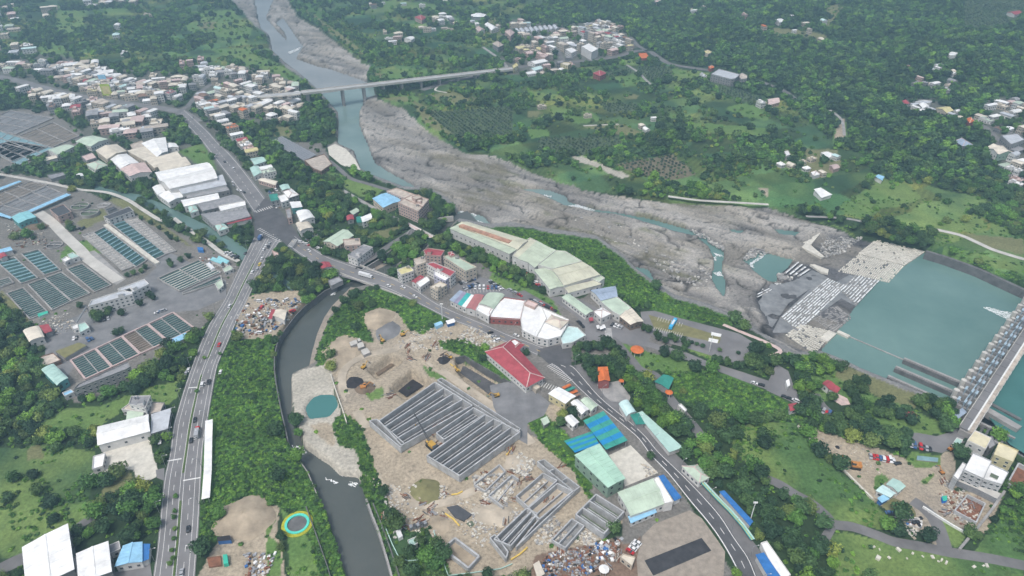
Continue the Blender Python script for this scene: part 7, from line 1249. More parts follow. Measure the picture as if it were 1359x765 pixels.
# ============================================================ TOWN HOUSES
H_PROTO = {}
ROOFC = {'cream': ('roof_cream', 'wall_cream'), 'white': ('roof_white', 'wall_white'), 'grey': ('roof_grey', 'wall_grey'), 'beige': ('roof_beige', 'wall_cream'), 'pale green': ('roof_green', 'wall_white'), 'pinkish': ('roof_pink', 'wall_pink'), 'silver': ('roof_pale_metal', 'wall_white'), 'red': ('roof_red', 'wall_white'), 'brown': ('roof_brown', 'wall_grey'), 'icy blue': ('roof_ice', 'wall_white'), 'orange': ('roof_orange', 'wall_cream'), 'yellow': ('roof_yellow', 'wall_cream')}
def house_proto(col, shape, fl):
    """unit house 8 x 12 m; parts: wall, roof, windows, extras"""
    key = (col, shape, fl)
    if key in H_PROTO: return H_PROTO[key]
    rm_, wm_ = ROOFC[col]; w, d, h = 8.0, 12.0, 3.2*fl+.4; parts = []
    parts.append(('wall', MB().box(0, 0, -1.5, w, d, h+1.5, 0, wm_, bottom=False)))
    if shape == 'flat-topped':
        mb = MB().box(0, 0, h, w+.4, d+.4, .25, 0, rm_)
        for s in (-1, 1): mb.box(s*(w/2+.05), 0, h+.25, .25, d+.4, .7, 0, wm_); mb.box(0, s*(d/2+.05), h+.25, w-.2, .25, .69, 0, wm_)
        parts.append(('roof', mb)); parts.append(('stair_hut', MB().box(-1.5, 2.5, h+.24, 3.4, 4, 2.6, 0, wm_, rm_))); parts.append(('water_tank', MB().tube((2.2, -3, h+.25), (2.2, -3, h+2.2), .7, n=8)))
    elif shape == 'tin-roofed':
        mb = MB(); z = h+1.9
        a, b, c, e = (-w/2-.5, -d/2-.6), (w/2+.5, -d/2-.6), (w/2+.5, d/2+.6), (-w/2-.5, d/2+.6); z0 = h+1.2
        for k in (0, .18): mb.face([(*a, z0+k), (0, a[1], z+k), (0, c[1], z+k), (*e, z0+k)][::(1 if k else -1)], rm_); mb.face([(0, a[1], z+k), (*b, z0+k), (*c, z0+k), (0, c[1], z+k)][::(1 if k else -1)], rm_)
        mb.face([(*a, z0), (*b, z0), (0, a[1], z)], wm_); mb.face([(*c, z0), (*e, z0), (0, c[1], z)], wm_); mb.box(0, 0, h-.01, w-.4, d-.4, 1.25, 0, wm_, bottom=False)
        parts.append(('roof', mb))
    elif shape == 'vaulted':
        mb = MB(); n = 6
        for i in range(n):
            t0, t1 = pi*i/n, pi*(i+1)/n; x0, x1 = -(w/2+.3)*cos(t0), -(w/2+.3)*cos(t1); z0, z1 = h+2.0*sin(t0), h+2.0*sin(t1)
            mb.face([(x0, -d/2-.4, z0), (x1, -d/2-.4, z1), (x1, d/2+.4, z1), (x0, d/2+.4, z0)], rm_); mb.face([(x0, -d/2-.2, z0), (x0, -d/2-.2, h), (x1, -d/2-.2, h), (x1, -d/2-.2, z1)], wm_); mb.face([(x1, d/2+.2, z1), (x1, d/2+.2, h), (x0, d/2+.2, h), (x0, d/2+.2, z0)], wm_)
        parts.append(('roof', mb))
    else:
        mb = MB(); z = h+2.2; P_ = [(-w/2-.5, -d/2-.5), (w/2+.5, -d/2-.5), (w/2+.5, d/2+.5), (-w/2-.5, d/2+.5)]; r1, r2 = (0, -d/2+w/2, z), (0, d/2-w/2, z)
        mb.face([(*P_[0], h), (*P_[1], h), r1], rm_); mb.face([(*P_[1], h), (*P_[2], h), r2, r1], rm_); mb.face([(*P_[2], h), (*P_[3], h), r2], rm_); mb.face([(*P_[3], h), (*P_[0], h), r1, r2], rm_); parts.append(('roof', mb))
    wn = MB()
    for f in range(fl):
        for s in (-1, 1):
            for x in (-2.4, 0, 2.4): wn.box(x, s*d/2, f*3.2+1.1, 1.5, .2, 1.4, 0, 'glass_dark')
            for y in (-4, -1.3, 1.3, 4): wn.box(s*w/2, y, f*3.2+1.1, .2, 1.3, 1.3, 0, 'glass_dark')
    out = []
    for nme, mb in parts:
        o = mb.build(nme); out.append((nme, o.data, False)); bpy.data.objects.remove(o)
    o = wn.build('windows'); out.append(('windows', o.data, True)); bpy.data.objects.remove(o)
    H_PROTO[key] = out; return out
HOUSES = []
PLACED = []
def put_house(u, v, ang, sx, sy, col, shape, fl, area):
    x, y, z = G(u, v, 3.2*fl)
    r = max(sx*4, sy*6)
    c = np.array([x, y])
    for (a, b, rr) in PLACED:
        if abs(a-x) < 40 and (a-x)**2+(b-y)**2 < (rr+r)**2*.50: return False
    ub, vb = PX(x, y, z)
    if samp(BLOCK, np.array([ub]), np.array([vb]))[0] or samp(BLOCK, np.array([ub]), np.array([vb-3]))[0] or samp(BLOCK, np.array([ub+4]), np.array([vb]))[0] or samp(BLOCK, np.array([ub-4]), np.array([vb]))[0]: return False
    PLACED.append((x, y, r)); HOUSES.append((x, y, z, ang, sx, sy, col, shape, fl, area, ub, vb)); return True
WTS = [('cream', 26), ('white', 30), ('grey', 9), ('beige', 12), ('pale green', 6), ('pinkish', 9), ('silver', 8), ('red', 2), ('brown', 3), ('icy blue', 3), ('orange', 1), ('yellow', 1)]
def pick(r, wts=WTS):
    t = r.uniform(0, sum(w for _, w in wts))
    for c, w in wts:
        t -= w
        if t <= 0: return c
    return wts[0][0]
def fill_town(polypx, ang, area, n, smin=.7, smax=1.3, wts=WTS, fls=(1, 1, 2, 2, 2, 3), seed=1, tries=40):
    n = int(n*.78); r = random.Random(seed); P = polypx; u0 = min(p[0] for p in P); u1 = max(p[0] for p in P); v0 = min(p[1] for p in P); v1 = max(p[1] for p in P); k = 0; t = 0
    while k < n and t < n*tries:
        t += 1; u, v = r.uniform(u0, u1), r.uniform(v0, v1); ins = False
        for i in range(len(P)):
            (x1, y1), (x2, y2) = P[i], P[(i+1) % len(P)]
            if (y1 > v) != (y2 > v) and u < (x2-x1)*(v-y1)/(y2-y1)+x1: ins = not ins
        if ins and put_house(u, v, ang+r.choice((0, pi/2))+r.uniform(-.12, .12), r.uniform(smin, smax), r.uniform(smin, smax*1.15), pick(r, wts), r.choice(('flat-topped', 'flat-topped', 'tin-roofed', 'tin-roofed', 'tin-roofed', 'vaulted', 'hipped')), r.choice(fls), area): k += 1
def street_row(s, off, ang_off, area, step=9, seed=2, size=1.0, gap=.08, code=None, fls=(2, 2, 3), wts=WTS, dev=1.5):
    pts = px(s) if code is None else q(code, s); W_ = [Gz(u, v, 0) for u, v in pts]; r = random.Random(seed); d = 0
    for a, b in zip(W_[:-1], W_[1:]):
        L = math.dist(a, b); t = step/2; an = math.atan2(b[1]-a[1], b[0]-a[0]); nx, ny = -sin(an), cos(an)
        while t < L:
            x = a[0]+(b[0]-a[0])*t/L+nx*(off+r.uniform(-dev, dev)); y = a[1]+(b[1]-a[1])*t/L+ny*(off+r.uniform(-dev, dev)); fl = r.choice(fls); u, v = PX(x, y, 3.2*fl)
            if r.random() > gap: put_house(u, v, an+ang_off, size*r.uniform(.85, 1.1), size*r.uniform(.9, 1.2), pick(r, wts), r.choice(('flat-topped', 'flat-topped', 'tin-roofed', 'tin-roofed', 'vaulted')), fl, area)
            t += step
CRM = [('cream', 40), ('white', 30), ('beige', 14), ('grey', 8), ('pinkish', 8)]
street_row("78 111, 130 121, 188 130, 228 138", 12, 0, "the far side of the old town street", 10, 11); street_row("40 122, 78 130, 130 141, 188 149, 222 156", -11, 0, "the near side of the old town street", 10, 12); street_row("60 103, 130 114, 195 124", 20, 0, "the second row behind the old town street", 11, 13, wts=CRM)
street_row("256 148, 276 163, 298 184, 322 212, 345 243", 12, 0, "the river side of the upper road", 9.5, 14, .95); street_row("250 152, 262 170", -11, 0, "the slope side of the upper road", 9, 15)
for i, (s, a, ar, n, sd, kw) in enumerate((("78 84, 130 82, 150 98, 145 112, 90 104, 74 98", .35, "the cream-roofed quarter above the town street", 26, 21, dict(wts=CRM, smin=1.2, smax=2.0, fls=(1, 2))), ("110 108, 150 100, 190 110, 212 124, 200 136, 160 132, 110 122", .4, "the dense middle of the town", 60, 22, {}), ("38 118, 90 122, 130 134, 175 142, 160 156, 110 150, 60 140, 40 130", .4, "the quarter between town street and settling beds", 34, 23, {}),
   ("112 146, 165 148, 212 154, 210 176, 170 178, 120 166", .4, "the quarter above the white factory", 26, 24, dict(smin=.9, smax=1.7)), ("262 128, 290 110, 330 105, 340 120, 330 150, 300 152, 275 146", .9, "the river quarter of the town", 48, 25, {}), ("330 118, 368 110, 395 118, 402 142, 385 158, 350 160, 335 140", 1.0, "the cluster behind the river bridge", 46, 26, dict(wts=CRM)), ("260 100, 300 88, 342 90, 400 112, 380 116, 330 104, 290 108, 262 120", .2, "the upper river quarter", 28, 27, {}),
   ("196 98, 230 98, 262 104, 255 118, 215 112", .3, "the cream cluster in the trees", 16, 28, dict(wts=CRM)), ("-10 82, 60 80, 75 90, 60 100, 0 96", .2, "the outer end of the town street", 20, 29, {}), ("-10 5, 18 2, 22 20, 18 60, 50 52, 45 65, 20 78, -10 75", .5, "the far hamlet at the frame of the fields", 24, 30, dict(smin=1, smax=1.6)), ("50 6, 75 10, 78 26, 55 28", .5, "the white cluster in the outer fields", 5, 31, dict(smin=1, smax=1.6)), ("98 0, 180 -3, 178 5, 120 8", .2, "the far end of the outer fields", 14, 32, dict(smin=1.1, smax=1.7)), ("265 90, 312 88, 315 100, 270 100", .2, "the edge of the upper river quarter", 12, 33, {}),
   ("770 34, 802 26, 822 34, 826 50, 800 62, 790 50, 770 46", .6, "the dense top of the far village", 62, 41, dict(smin=.75, smax=1.05, fls=(2, 3, 3, 4))), ("722 46, 765 36, 790 50, 790 62, 760 62, 738 70, 722 64", .5, "the middle of the far village", 34, 42, {}), ("686 60, 722 48, 740 66, 722 82, 690 72", .5, "the river end of the far village", 24, 43, dict(wts=[('cream', 10), ('yellow', 5), ('white', 8), ('pinkish', 5)])), ("800 52, 830 48, 848 60, 812 68", .6, "the hill end of the far village", 14, 44, {}), ("678 26, 700 28, 702 50, 680 48", .4, "the old end of the far village", 14, 45, {}), ("684 78, 760 76, 768 92, 700 100", .3, "the farms below the bridge road", 12, 46, dict(smin=.6, smax=1.1, fls=(1, 1, 2))),
   ("570 18, 600 18, 602 28, 572 28", .3, "the white farms in the far fields", 9, 51, dict(wts=CRM, fls=(1, 1, 2))), ("552 34, 606 30, 606 40, 555 40", .3, "the second row of farms in the far fields", 8, 52, dict(wts=CRM, fls=(1, 1, 2))), ("498 40, 535 42, 530 58, 500 55", .3, "the farms near the river bend", 7, 53, dict(smin=.6, smax=1.1, fls=(1, 1, 2))), ("460 0, 620 2, 640 12, 600 14, 480 10", .3, "the scattered farms at the valley head", 9, 54, dict(smin=.6, smax=1.1, fls=(1, 1, 2))), ("620 28, 660 30, 670 40, 640 42", .3, "the farms above the far bridge head", 5, 55, dict(smin=.6, smax=1.1, fls=(1, 1, 2))), ("840 4, 880 -2, 960 0, 1010 30, 930 28, 850 16", .2, "the scattered hillside houses", 9, 56, dict(smin=.6, smax=1.1, fls=(1, 1, 2))), ("1010 14, 1100 25, 1110 48, 1050 50, 1010 45", .2, "the clearing on the hillside", 10, 57, dict(smin=.6, smax=1.1, fls=(1, 1, 2))), ("1200 82, 1275 86, 1280 100, 1262 110, 1210 105", .4, "the forest terrace hamlet", 18, 58, dict(smin=.5, smax=.9, fls=(1, 1, 2))), ("1200 135, 1225 136, 1275 148, 1275 160, 1225 152", .4, "the middle forest hamlet", 9, 59, dict(smin=.5, smax=.8, fls=(1,))), ("1310 130, 1359 132, 1370 215, 1359 230, 1330 200, 1300 160", .5, "the hillside hamlet road", 26, 60, dict(smin=.6, smax=1.1, fls=(1, 1, 2))), ("1324 190, 1352 190, 1359 250, 1330 235", .5, "the lower hillside hamlet", 8, 61, dict(smin=.6, smax=1, fls=(1, 2))), ("880 60, 960 95, 1030 140, 990 140, 900 100", .3, "the orchards below the hill road", 3, 62, dict(smin=.6, smax=1.1, fls=(1, 1, 2))), ("700 140, 880 150, 870 185, 720 180", .3, "the fields across the river", 7, 63, dict(smin=.5, smax=.8, fls=(1,))), ("1025 195, 1110 200, 1120 235, 1040 240", .4, "the bare orchard plot", 9, 64, dict(smin=.5, smax=.8, fls=(1,))), ("120 20, 200 15, 205 80, 150 75", .3, "the fields above the town", 6, 65, dict(smin=.8, smax=1.4, fls=(1, 2))), ("236 75, 310 80, 312 95, 240 86", .3, "the trees above the river quarter", 8, 66, {}))):
    fill_town(px(s), a, ar, n, seed=sd, **kw)
# labels: within one quarter, houses of one look are counted outward from the crossroads or bridge
from collections import defaultdict
HOUSES.sort(key=lambda t: t[0]**2+t[1]**2); FARH = HOUSES[240:]; HOUSES = HOUSES[:240]
def blockhouse(x, y, z, ang, sx, sy, f):
    fp = [(x+sx*a*4*cos(ang)-sy*b*6*sin(ang), y+sx*a*4*sin(ang)+sy*b*6*cos(ang)) for a, b in ((-1, -1), (1, -1), (1, 1), (-1, 1))]
    paint([PX(a, b, z) for a, b in fp], True, BLOCK); paint([PX(a, b, z+3.2*f) for a, b in fp], True, BLOCK)
vv_, ff_, mm_, ms_ = [], [], [], []
for (x, y, z, ang, sx, sy, c, s_, f, ar, u, v) in FARH:
    blockhouse(x, y, z, ang, sx, sy, f)
    for nme, me, st in house_proto(c, s_, f):
        k = len(vv_); ca, sa = cos(ang), sin(ang)
        for w in me.vertices: a, b = w.co.x*sx, w.co.y*sy; vv_.append((x+a*ca-b*sa, y+a*sa+b*ca, z+w.co.z))
        for p in me.polygons:
            ff_.append([k+i for i in p.vertices]); m_ = me.materials[p.material_index]
            if m_ not in ms_: ms_.append(m_)
            mm_.append(ms_.index(m_))
me = bpy.data.meshes.new('far_houses'); me.from_pydata(vv_, [], ff_); [me.materials.append(m) for m in ms_]; me.polygons.foreach_set('material_index', mm_); stuff(link('far_houses', me))
gr_ = defaultdict(list)
for hh in HOUSES: gr_[(hh[6], hh[7], hh[9])].append(hh)
NUM = {1: 'one', 2: 'two', 3: 'three', 4: 'four'}
for (col, shape, area), L in gr_.items():
    L.sort(key=lambda t: t[0]**2+t[1]**2)
    sub = defaultdict(list)
    for hh in L: sub[hh[8]].append(hh)
    for fl, LL in sub.items():
        for i, (x, y, z, ang, sx, sy, c, s_, f, ar, u, v) in enumerate(LL):
            storey = NUM[f]+'-storey'; cnt = '' if len(LL) == 1 else ordw(i+1)+' '
            o = empty('town_house', x, y, z, ang, f"{cnt}{c} {s_} {storey} house going uphill in {ar}" if cnt else f"{c} {s_} {storey} house in {ar}", 'house', 'houses of '+ar); o.scale = (sx, sy, 1)
            for nme, me, st in house_proto(c, s_, f):
                p = link(nme, me, o)
                if st: p['kind'] = 'stuff'
            blockhouse(x, y, z, ang, sx, sy, f)
# ============================================================ VEHICLES
def car_parts(m, kind='car'):
    L, w, h = (4.5, 1.8, .75) if kind == 'car' else ((5.0, 1.9, 1.0) if kind == 'van' else (4.6, 1.8, .8))
    b = MB(); pr = [(-L/2, .35), (-L/2, .85), (-L/2+.25, h+.2), (L/2-.9, h+.15), (L/2-.1, .78), (L/2, .4)] if kind == 'car' else [(-L/2, .35), (-L/2, 1.2), (L/2-1.1, 1.2), (L/2-.1, .9), (L/2, .4)]
    n = len(pr); i0 = len(b.v); k = b.mi(m)
    for s in (-1, 1): b.v += [(x, s*w/2, z) for x, z in pr]
    b.f += [tuple(range(n))[::1], tuple(range(2*n-1, n-1, -1))]; b.m += [k, k]
    for i in range(n): j = (i+1) % n; b.f.append((j, i, n+i, n+j)); b.m.append(k)
    c = MB(); cp = [(-L/2+.35, h+.15), (-L/2+.8, 1.45), (L/2-2.0, 1.45), (L/2-1.15, h+.12)] if kind == 'car' else [(-L/2+.02, 1.2), (-L/2+.1, 1.95), (L/2-1.7, 1.95), (L/2-1.1, 1.2)]
    k2 = c.mi('glass_dark'); k3 = c.mi(m); ww = w*.43
    for s in (-1, 1): c.v += [(x, s*(ww if z > h+.3 else w*.48), z) for x, z in cp]
    c.f += [(0, 1, 2, 3), (7, 6, 5, 4)]; c.m += [k2, k2]
    for i in range(4): j = (i+1) % 4; c.f.append((j, i, 4+i, 4+j)); c.m.append(k3 if i == 1 else k2)
    wh = []
    for x in (-L*.31, L*.31):
        for y in (-w/2+.08, w/2-.08): wh.append(MB().tube((x, y-.12, .33), (x, y+.12, .33), .33, m='rubber', n=10))
    out = [('body', b), ('cabin', c)]+[('wheel', t) for t in wh]; res = []
    for nme, mb in out: o = mb.build(nme); res.append((nme, o.data)); bpy.data.objects.remove(o)
    return res
CP = {}
def car(x, y, ang, colour, kind, label, group, z=.09):
    key = (colour, kind)
    if key not in CP: CP[key] = car_parts('car_'+colour, kind)
    o = empty('parked_car' if 'parked' in label else kind, x, y, z, ang, label, kind, group)
    for nme, me in CP[key]: link(nme, me, o)
    return o
def road_dir(u, v, line):
    best = min(range(len(line)-1), key=lambda i: (line[i][0]-u)**2+(line[i][1]-v)**2); a = Gz(*line[best]); b = Gz(*line[best+1]); return math.atan2(b[1]-a[1], b[0]-a[0])
RC = between(s1L, s1R, .5)
def on_road(code, u, v, colour, kind, where, line, group, flip=0):
    uu, vv = q(code, f"{u} {v}")[0]; x, y = Gz(uu, vv, .6); car(x, y, road_dir(uu, vv, line)+flip*pi, colour, kind, f"{colour} {kind} {where}", group)
dr = 'traffic on the divided road'
for c, u, v, col, kd, wh, fl in (('03', 955, 525, 'black', 'car', "driving below the two stop lines of the divided road", 0), ('03', 922, 745, 'silver', 'car', "lowest on the divided road", 0), ('03', 995, 55, 'white', 'van', "stopped behind the red truck on the divided road", 0), ('03', 1003, 20, 'red', 'van', "in the queue beside the narrow white roof", 0), ('03', 970, 75, 'black', 'car', "alongside the queue by the planted median", 0), ('02', 1028, 498, 'white', 'van', "abreast of the black one on the divided road", 0), ('02', 1060, 487, 'black', 'van', "abreast of the white one on the divided road", 0), ('02', 988, 678, 'black', 'car', "above the queue on the divided road", 0), ('02', 1112, 297, 'red', 'car', "climbing the divided road beside the scrap yard", 0), ('02', 955, 425, 'white', 'car', "standing at the wood edge of the divided road", 0), ('02', 945, 440, 'silver', 'car', "standing behind the white one at the wood edge", 0), ('02', 1165, 100, 'white', 'car', "on the divided road below the overpass", 0), ('02', 1120, 435, 'white', 'car', "on the outer lane near the creeper field", 0), ('03', 812, 80, 'white', 'car', "on the inner lane near the yard gateway", 1)):
    on_road(c, u, v, col, kd, wh, RC, dr, fl)
for c, u, v, col, kd, wh, fl in (('11', 50, 520, 'white', 'car', "waiting first in the file below the crossroads", 0), ('11', 38, 540, 'white', 'car', "waiting second in the file below the crossroads", 0), ('11', 68, 510, 'silver', 'car', "waiting in the outer file below the crossroads", 0), ('11', 62, 528, 'black', 'car', "waiting second in the outer file below the crossroads", 0), ('11', 30, 585, 'white', 'car', "following the files below the crossroads", 0), ('11', 5, 640, 'silver', 'car', "further down the divided road from the files", 0), ('11', 18, 615, 'yellow', 'car', "beside the followers below the crossroads", 0), ('01', 1245, 560, 'black', 'car', "on the overpass beside the canal mouth", 0), ('01', 1280, 655, 'white', 'car', "on the overpass beside the tiny green hut", 0)):
    on_road(c, u, v, col, kd, wh, RC, dr, fl)
R2C = between(R2L, R2R, .5)
for c, u, v, col, kd, wh in (('01', 1185, 130, 'white', 'van', "largest on the upper road beside the grass field"), ('01', 1180, 200, 'white', 'car', "in the side bay of the upper road"), ('01', 1183, 215, 'silver', 'car', "second in the side bay of the upper road"), ('01', 1205, 238, 'white', 'car', "before the factory on the upper road"), ('01', 1222, 245, 'white', 'van', "last before the factory on the upper road"), ('01', 1240, 250, 'black', 'car', "next to the last van before the factory"), ('00', 975, 600, 'white', 'car', "at the top of the upper road"), ('01', 1100, 60, 'silver', 'car', "on the upper road beside the planted strip"), ('01', 1140, 95, 'black', 'car', "passing the grass field on the upper road")):
    on_road(c, u, v, col, kd, wh, R2C, 'traffic on the upper road')
R3C = between(s3U, s3D, .5)
for c, u, v, col, kd, wh in (('11', 268, 546, 'white', 'car', "leaving the crossroads on the riverside road"), ('11', 672, 725, 'white', 'car', "just past the stream bridge"), ('12', 805, 52, 'white', 'car', "on the riverside road by the creeper patch"), ('12', 745, 5, 'white', 'car', "on the riverside road by the cream block"), ('12', 1160, 170, 'black', 'car', "below the dull red market roof"), ('22', 110, 275, 'silver', 'car', "turning in at the lower crossroads"), ('22', 20, 250, 'white', 'car', "on the riverside road by the market hall")):
    on_road(c, u, v, col, kd, wh, R3C, 'traffic on the riverside road')
# truck with red cab, box truck on bridge, bus
def truck(code, u, v, ang, cab, box, label, L=9, bh=2.6, name='truck', line=None):
    uu, vv = q(code, f"{u} {v}")[0]; x, y = Gz(uu, vv, 1.5); a = ang if line is None else road_dir(uu, vv, line)+ang; o = empty(name, x, y, .09, a, label, name)
    MB().box(-1.0, 0, .9, L-2.6, 2.4, bh, 0, box).build('cargo_box', o, bevel=.05); MB().box(L/2-1.2, 0, .7, 2.0, 2.3, 2.0, 0, cab).build('cab', o, bevel=.1); MB().box(L/2-.18, 0, 1.6, .1, 2.0, .8, 0, 'glass_dark').build('windscreen', o); MB().box(-.3, 0, .5, L-.8, 1.2, .35, 0, 'rubber').build('chassis', o)
    for xx in (-L*.33, -L*.2, L*.33):
        for s in (-1, 1): MB().tube((xx, s*1.0-.15, .45), (xx, s*1.0+.15, .45), .45, m='rubber', n=10).build('wheel', o)
truck('03', 1000, 36, 0, 'car_red', 'car_silver', "red-cabbed truck in the queue beside the narrow white roof", line=RC); truck('11', 555, 672, 0, 'car_white', 'car_white', "long white box truck crossing the stream bridge", 13, line=R3C); truck('11', 20, 480, 0, 'car_white', 'car_blue', "truck standing at the edge of the crossroads", 8, line=RC)
def bus(code, u, v, ang, m, label, L=12):
    uu, vv = q(code, f"{u} {v}")[0]; x, y = Gz(uu, vv, 1.5); o = empty('bus', x, y, .07, ang, label, 'bus'); MB().box(0, 0, .4, L, 2.5, 2.7, 0, m).build('body', o, bevel=.15); MB().box(0, 0, 3.1, L*.5, 1.4, .25, 0, 'car_white').build('roof_unit', o)
    for s in (-1, 1):
        for i in range(7): MB().box(-L/2+1.3+i*1.55, s*1.24, 1.5, 1.3, .08, .95, 0, 'glass_dark').build('window', o)
        for xx in (-L*.3, L*.3): MB().tube((xx, s*1.05-.15, .45), (xx, s*1.05+.15, .45), .48, m='rubber', n=10).build('wheel', o)
    MB().box(L/2, 0, 1.3, .08, 2.2, 1.3, 0, 'glass_dark').build('windscreen', o)
P1, P2 = [Gz(*p) for p in q('22', "803 212, 828 172")]; bus('22', 815, 192, math.atan2(P2[1]-P1[1], P2[0]-P1[0]), 'bus_blue', "light blue coach alone in the loop car park")
COLS = ['white', 'silver', 'black', 'white', 'blue', 'silver', 'red', 'white', 'black']
def parked(code, s, n, where, ang_off=pi/2, seed=0, group=None, skip=.1, kinds=('car', 'car', 'van')):
    A, B = q(code, s); a = Gz(*A); b = Gz(*B); an = math.atan2(b[1]-a[1], b[0]-a[0]); r = random.Random(seed); k = 0
    for i in range(n):
        if r.random() < skip: continue
        t = (i+.5)/n; k += 1; c = r.choice(COLS); car(a[0]+(b[0]-a[0])*t, a[1]+(b[1]-a[1])*t, an+ang_off+r.choice((0, pi))+r.uniform(-.06, .06), c, r.choice(kinds), f"{c} vehicle parked {ordw(k)} in the row {where}", group or 'cars parked '+where)
parked('33', "508 158, 640 182", 8, "on the gravel lot under the dark trees", seed=1, skip=0); parked('33', "648 190, 660 202", 1, "beside the lot row", seed=22, skip=0); parked('33', "715 100, 825 125", 7, "beside the dam approach", seed=2, skip=.1)
parked('11', "1030 715, 1110 690", 7, "in the apartment car park, upper", seed=3); parked('11', "1050 745, 1130 715", 7, "in the apartment car park, lower", seed=4); parked('11', "1180 700, 1250 750", 6, "along the mill street", seed=5); parked('12', "1060 10, 1250 10", 9, "in front of the market hall", seed=6, skip=.2)
parked('22', "90 70, 200 120", 8, "on the mill street beside the market hall", 0, seed=7, skip=.2); parked('22', "140 85, 220 130", 6, "opposite the market hall terrace", 0, seed=8, skip=.2); parked('22', "-20 20, 60 60", 6, "along the upper mill street", 0, seed=9, skip=.2); parked('21', "60 660, 150 740", 7, "below the saw-tooth mill", .4, seed=10, skip=.2); parked('22', "330 180, 380 230", 3, "at the plaza kerb", 0, seed=11)
parked('22', "500 195, 560 215", 4, "on the plaza", seed=12); parked('32', "40 550, 150 590", 4, "on the park road", 0, seed=13, skip=.3); parked('32', "255 630, 330 660", 5, "beside the terrace track", seed=14, skip=0); parked('22', "1210 490, 1280 510", 2, "at the end of the park road", 0, seed=15, skip=0)
parked('02', "790 140, 840 125", 3, "in the works yard", 0, seed=16, skip=0); parked('02', "440 280, 475 265", 2, "beside the pink-rimmed basins", seed=17, skip=0); parked('02', "370 270, 395 265", 2, "by the rubble yard of the works", seed=18, skip=0); parked('01', "395 435, 430 440", 2, "behind the slate-roofed building", seed=19, skip=0); parked('02', "500 180, 560 165", 3, "below the works office", seed=20)
parked('23', "590 650, 640 590", 4, "beside the cream hut", seed=21, skip=0); parked('33', "600 440, 760 500", 6, "among the goods below the mint huts", .6, seed=23); parked('12', "1180 230, 1230 290", 3, "by the red hall entrance", seed=24); parked('01', "1140 555, 1210 590", 4, "at the canal end", seed=25, skip=0); parked('11', "220 505, 330 540", 7, "in the yard of the green gabled house", .5, seed=26, skip=.1); parked('11', "60 255, 110 240", 3, "behind the teal-roofed shop", seed=27, skip=0)
for i, (u, v) in enumerate(((20, 80), (60, 70), (100, 75), (150, 75), (200, 72), (215, 85), (30, 110), (90, 100), (190, 100), (20, 150), (40, 175), (30, 210), (15, 240), (100, 215), (60, 140), (185, 130))): uu, vv = q('12', f"{u} {v}")[0]; x, y = Gz(uu, vv); c = COLS[i % 9]; car(x, y, i*1.3, c, 'car' if i % 3 else 'van', f"{c} scrap vehicle, {ordw(i+1)} of those standing in the scrap yard", 'vehicles in the scrap yard', 0)
# excavators
def excavator(code, u, v, ang, label, m='machine_yellow', z=0, s=1.0, reach=1.0):
    uu, vv = q(code, f"{u} {v}")[0] if isinstance(code, str) else zz(*code, f"{u} {v}")[0]; x, y = Gz(uu, vv, z+1); o = empty('excavator', x, y, z, ang, label, 'excavator', 'excavators'); o.scale = (s*.85,)*3
    for sd in (-1, 1): MB().prism([(-2, 0), (2, 0)][:0] or [(-2, sd*1.2-.35), (2, sd*1.2-.35), (2, sd*1.2+.35), (-2, sd*1.2+.35)], 0, .9, 'rubber').build('track', o, bevel=.2)
    MB().box(-.3, 0, 1.0, 3.6, 2.6, 1.1, 0, m).build('body', o, bevel=.12); c = MB().box(.9, .75, 2.1, 1.4, 1.0, 1.1, 0, 'glass_dark', m); c.build('cab', o); MB().box(-1.7, 0, 1.0, .8, 2.5, 1.4, 0, m).build('counterweight', o, bevel=.1)
    MB().bar((1.2, -.3, 1.6), (4.2*reach, -.3, 4.2), .5, .6, m).build('boom', o); MB().bar((4.2*reach, -.3, 4.4), (6.4*reach, -.3, 2.0), .4, .5, m).build('arm', o)
    b = MB(); b.prism([(6.0*reach, -.9), (7.0*reach, -.9), (7.0*reach, .3), (6.0*reach, .3)], .9, 2.0, 'metal_grey', bottom=True); b.build('bucket', o)
excavator('12', 640, 275, 2.2, "dark-armed excavator digging beside the black tarpaulin"); excavator('12', 745, 245, .4, "yellow excavator beside the grey gravel heap"); excavator('12', 545, 410, 1.0, "yellow excavator at the corner of the rectangular pit"); excavator('12', 545, 512, .3, "orange excavator on the low brown heap", 'machine_orange', s=1.2); excavator('12', 985, 360, 2.8, "small yellow excavator above the grey pit", s=.8); excavator('12', 1215, 520, .6, "orange excavator on the floor of the grey pit", 'machine_orange', -4.6); excavator('12', 1220, 553, 3.4, "yellow excavator at the lip of the grey pit"); excavator('33', 440, 205, 2.9, "large orange excavator alone on the gravel lot", 'machine_orange', s=1.7, reach=1.2)
excavator('12', 1020, 425, 2.2, "yellow piling machine along the grey pit edge", s=.8); excavator('33', 925, 118, .5, "red-orange machine at the dam approach", 'machine_orange'); excavator('33', 880, 235, 1.8, "orange digger beside the weedy strip by the ruins", 'machine_orange', s=.8)
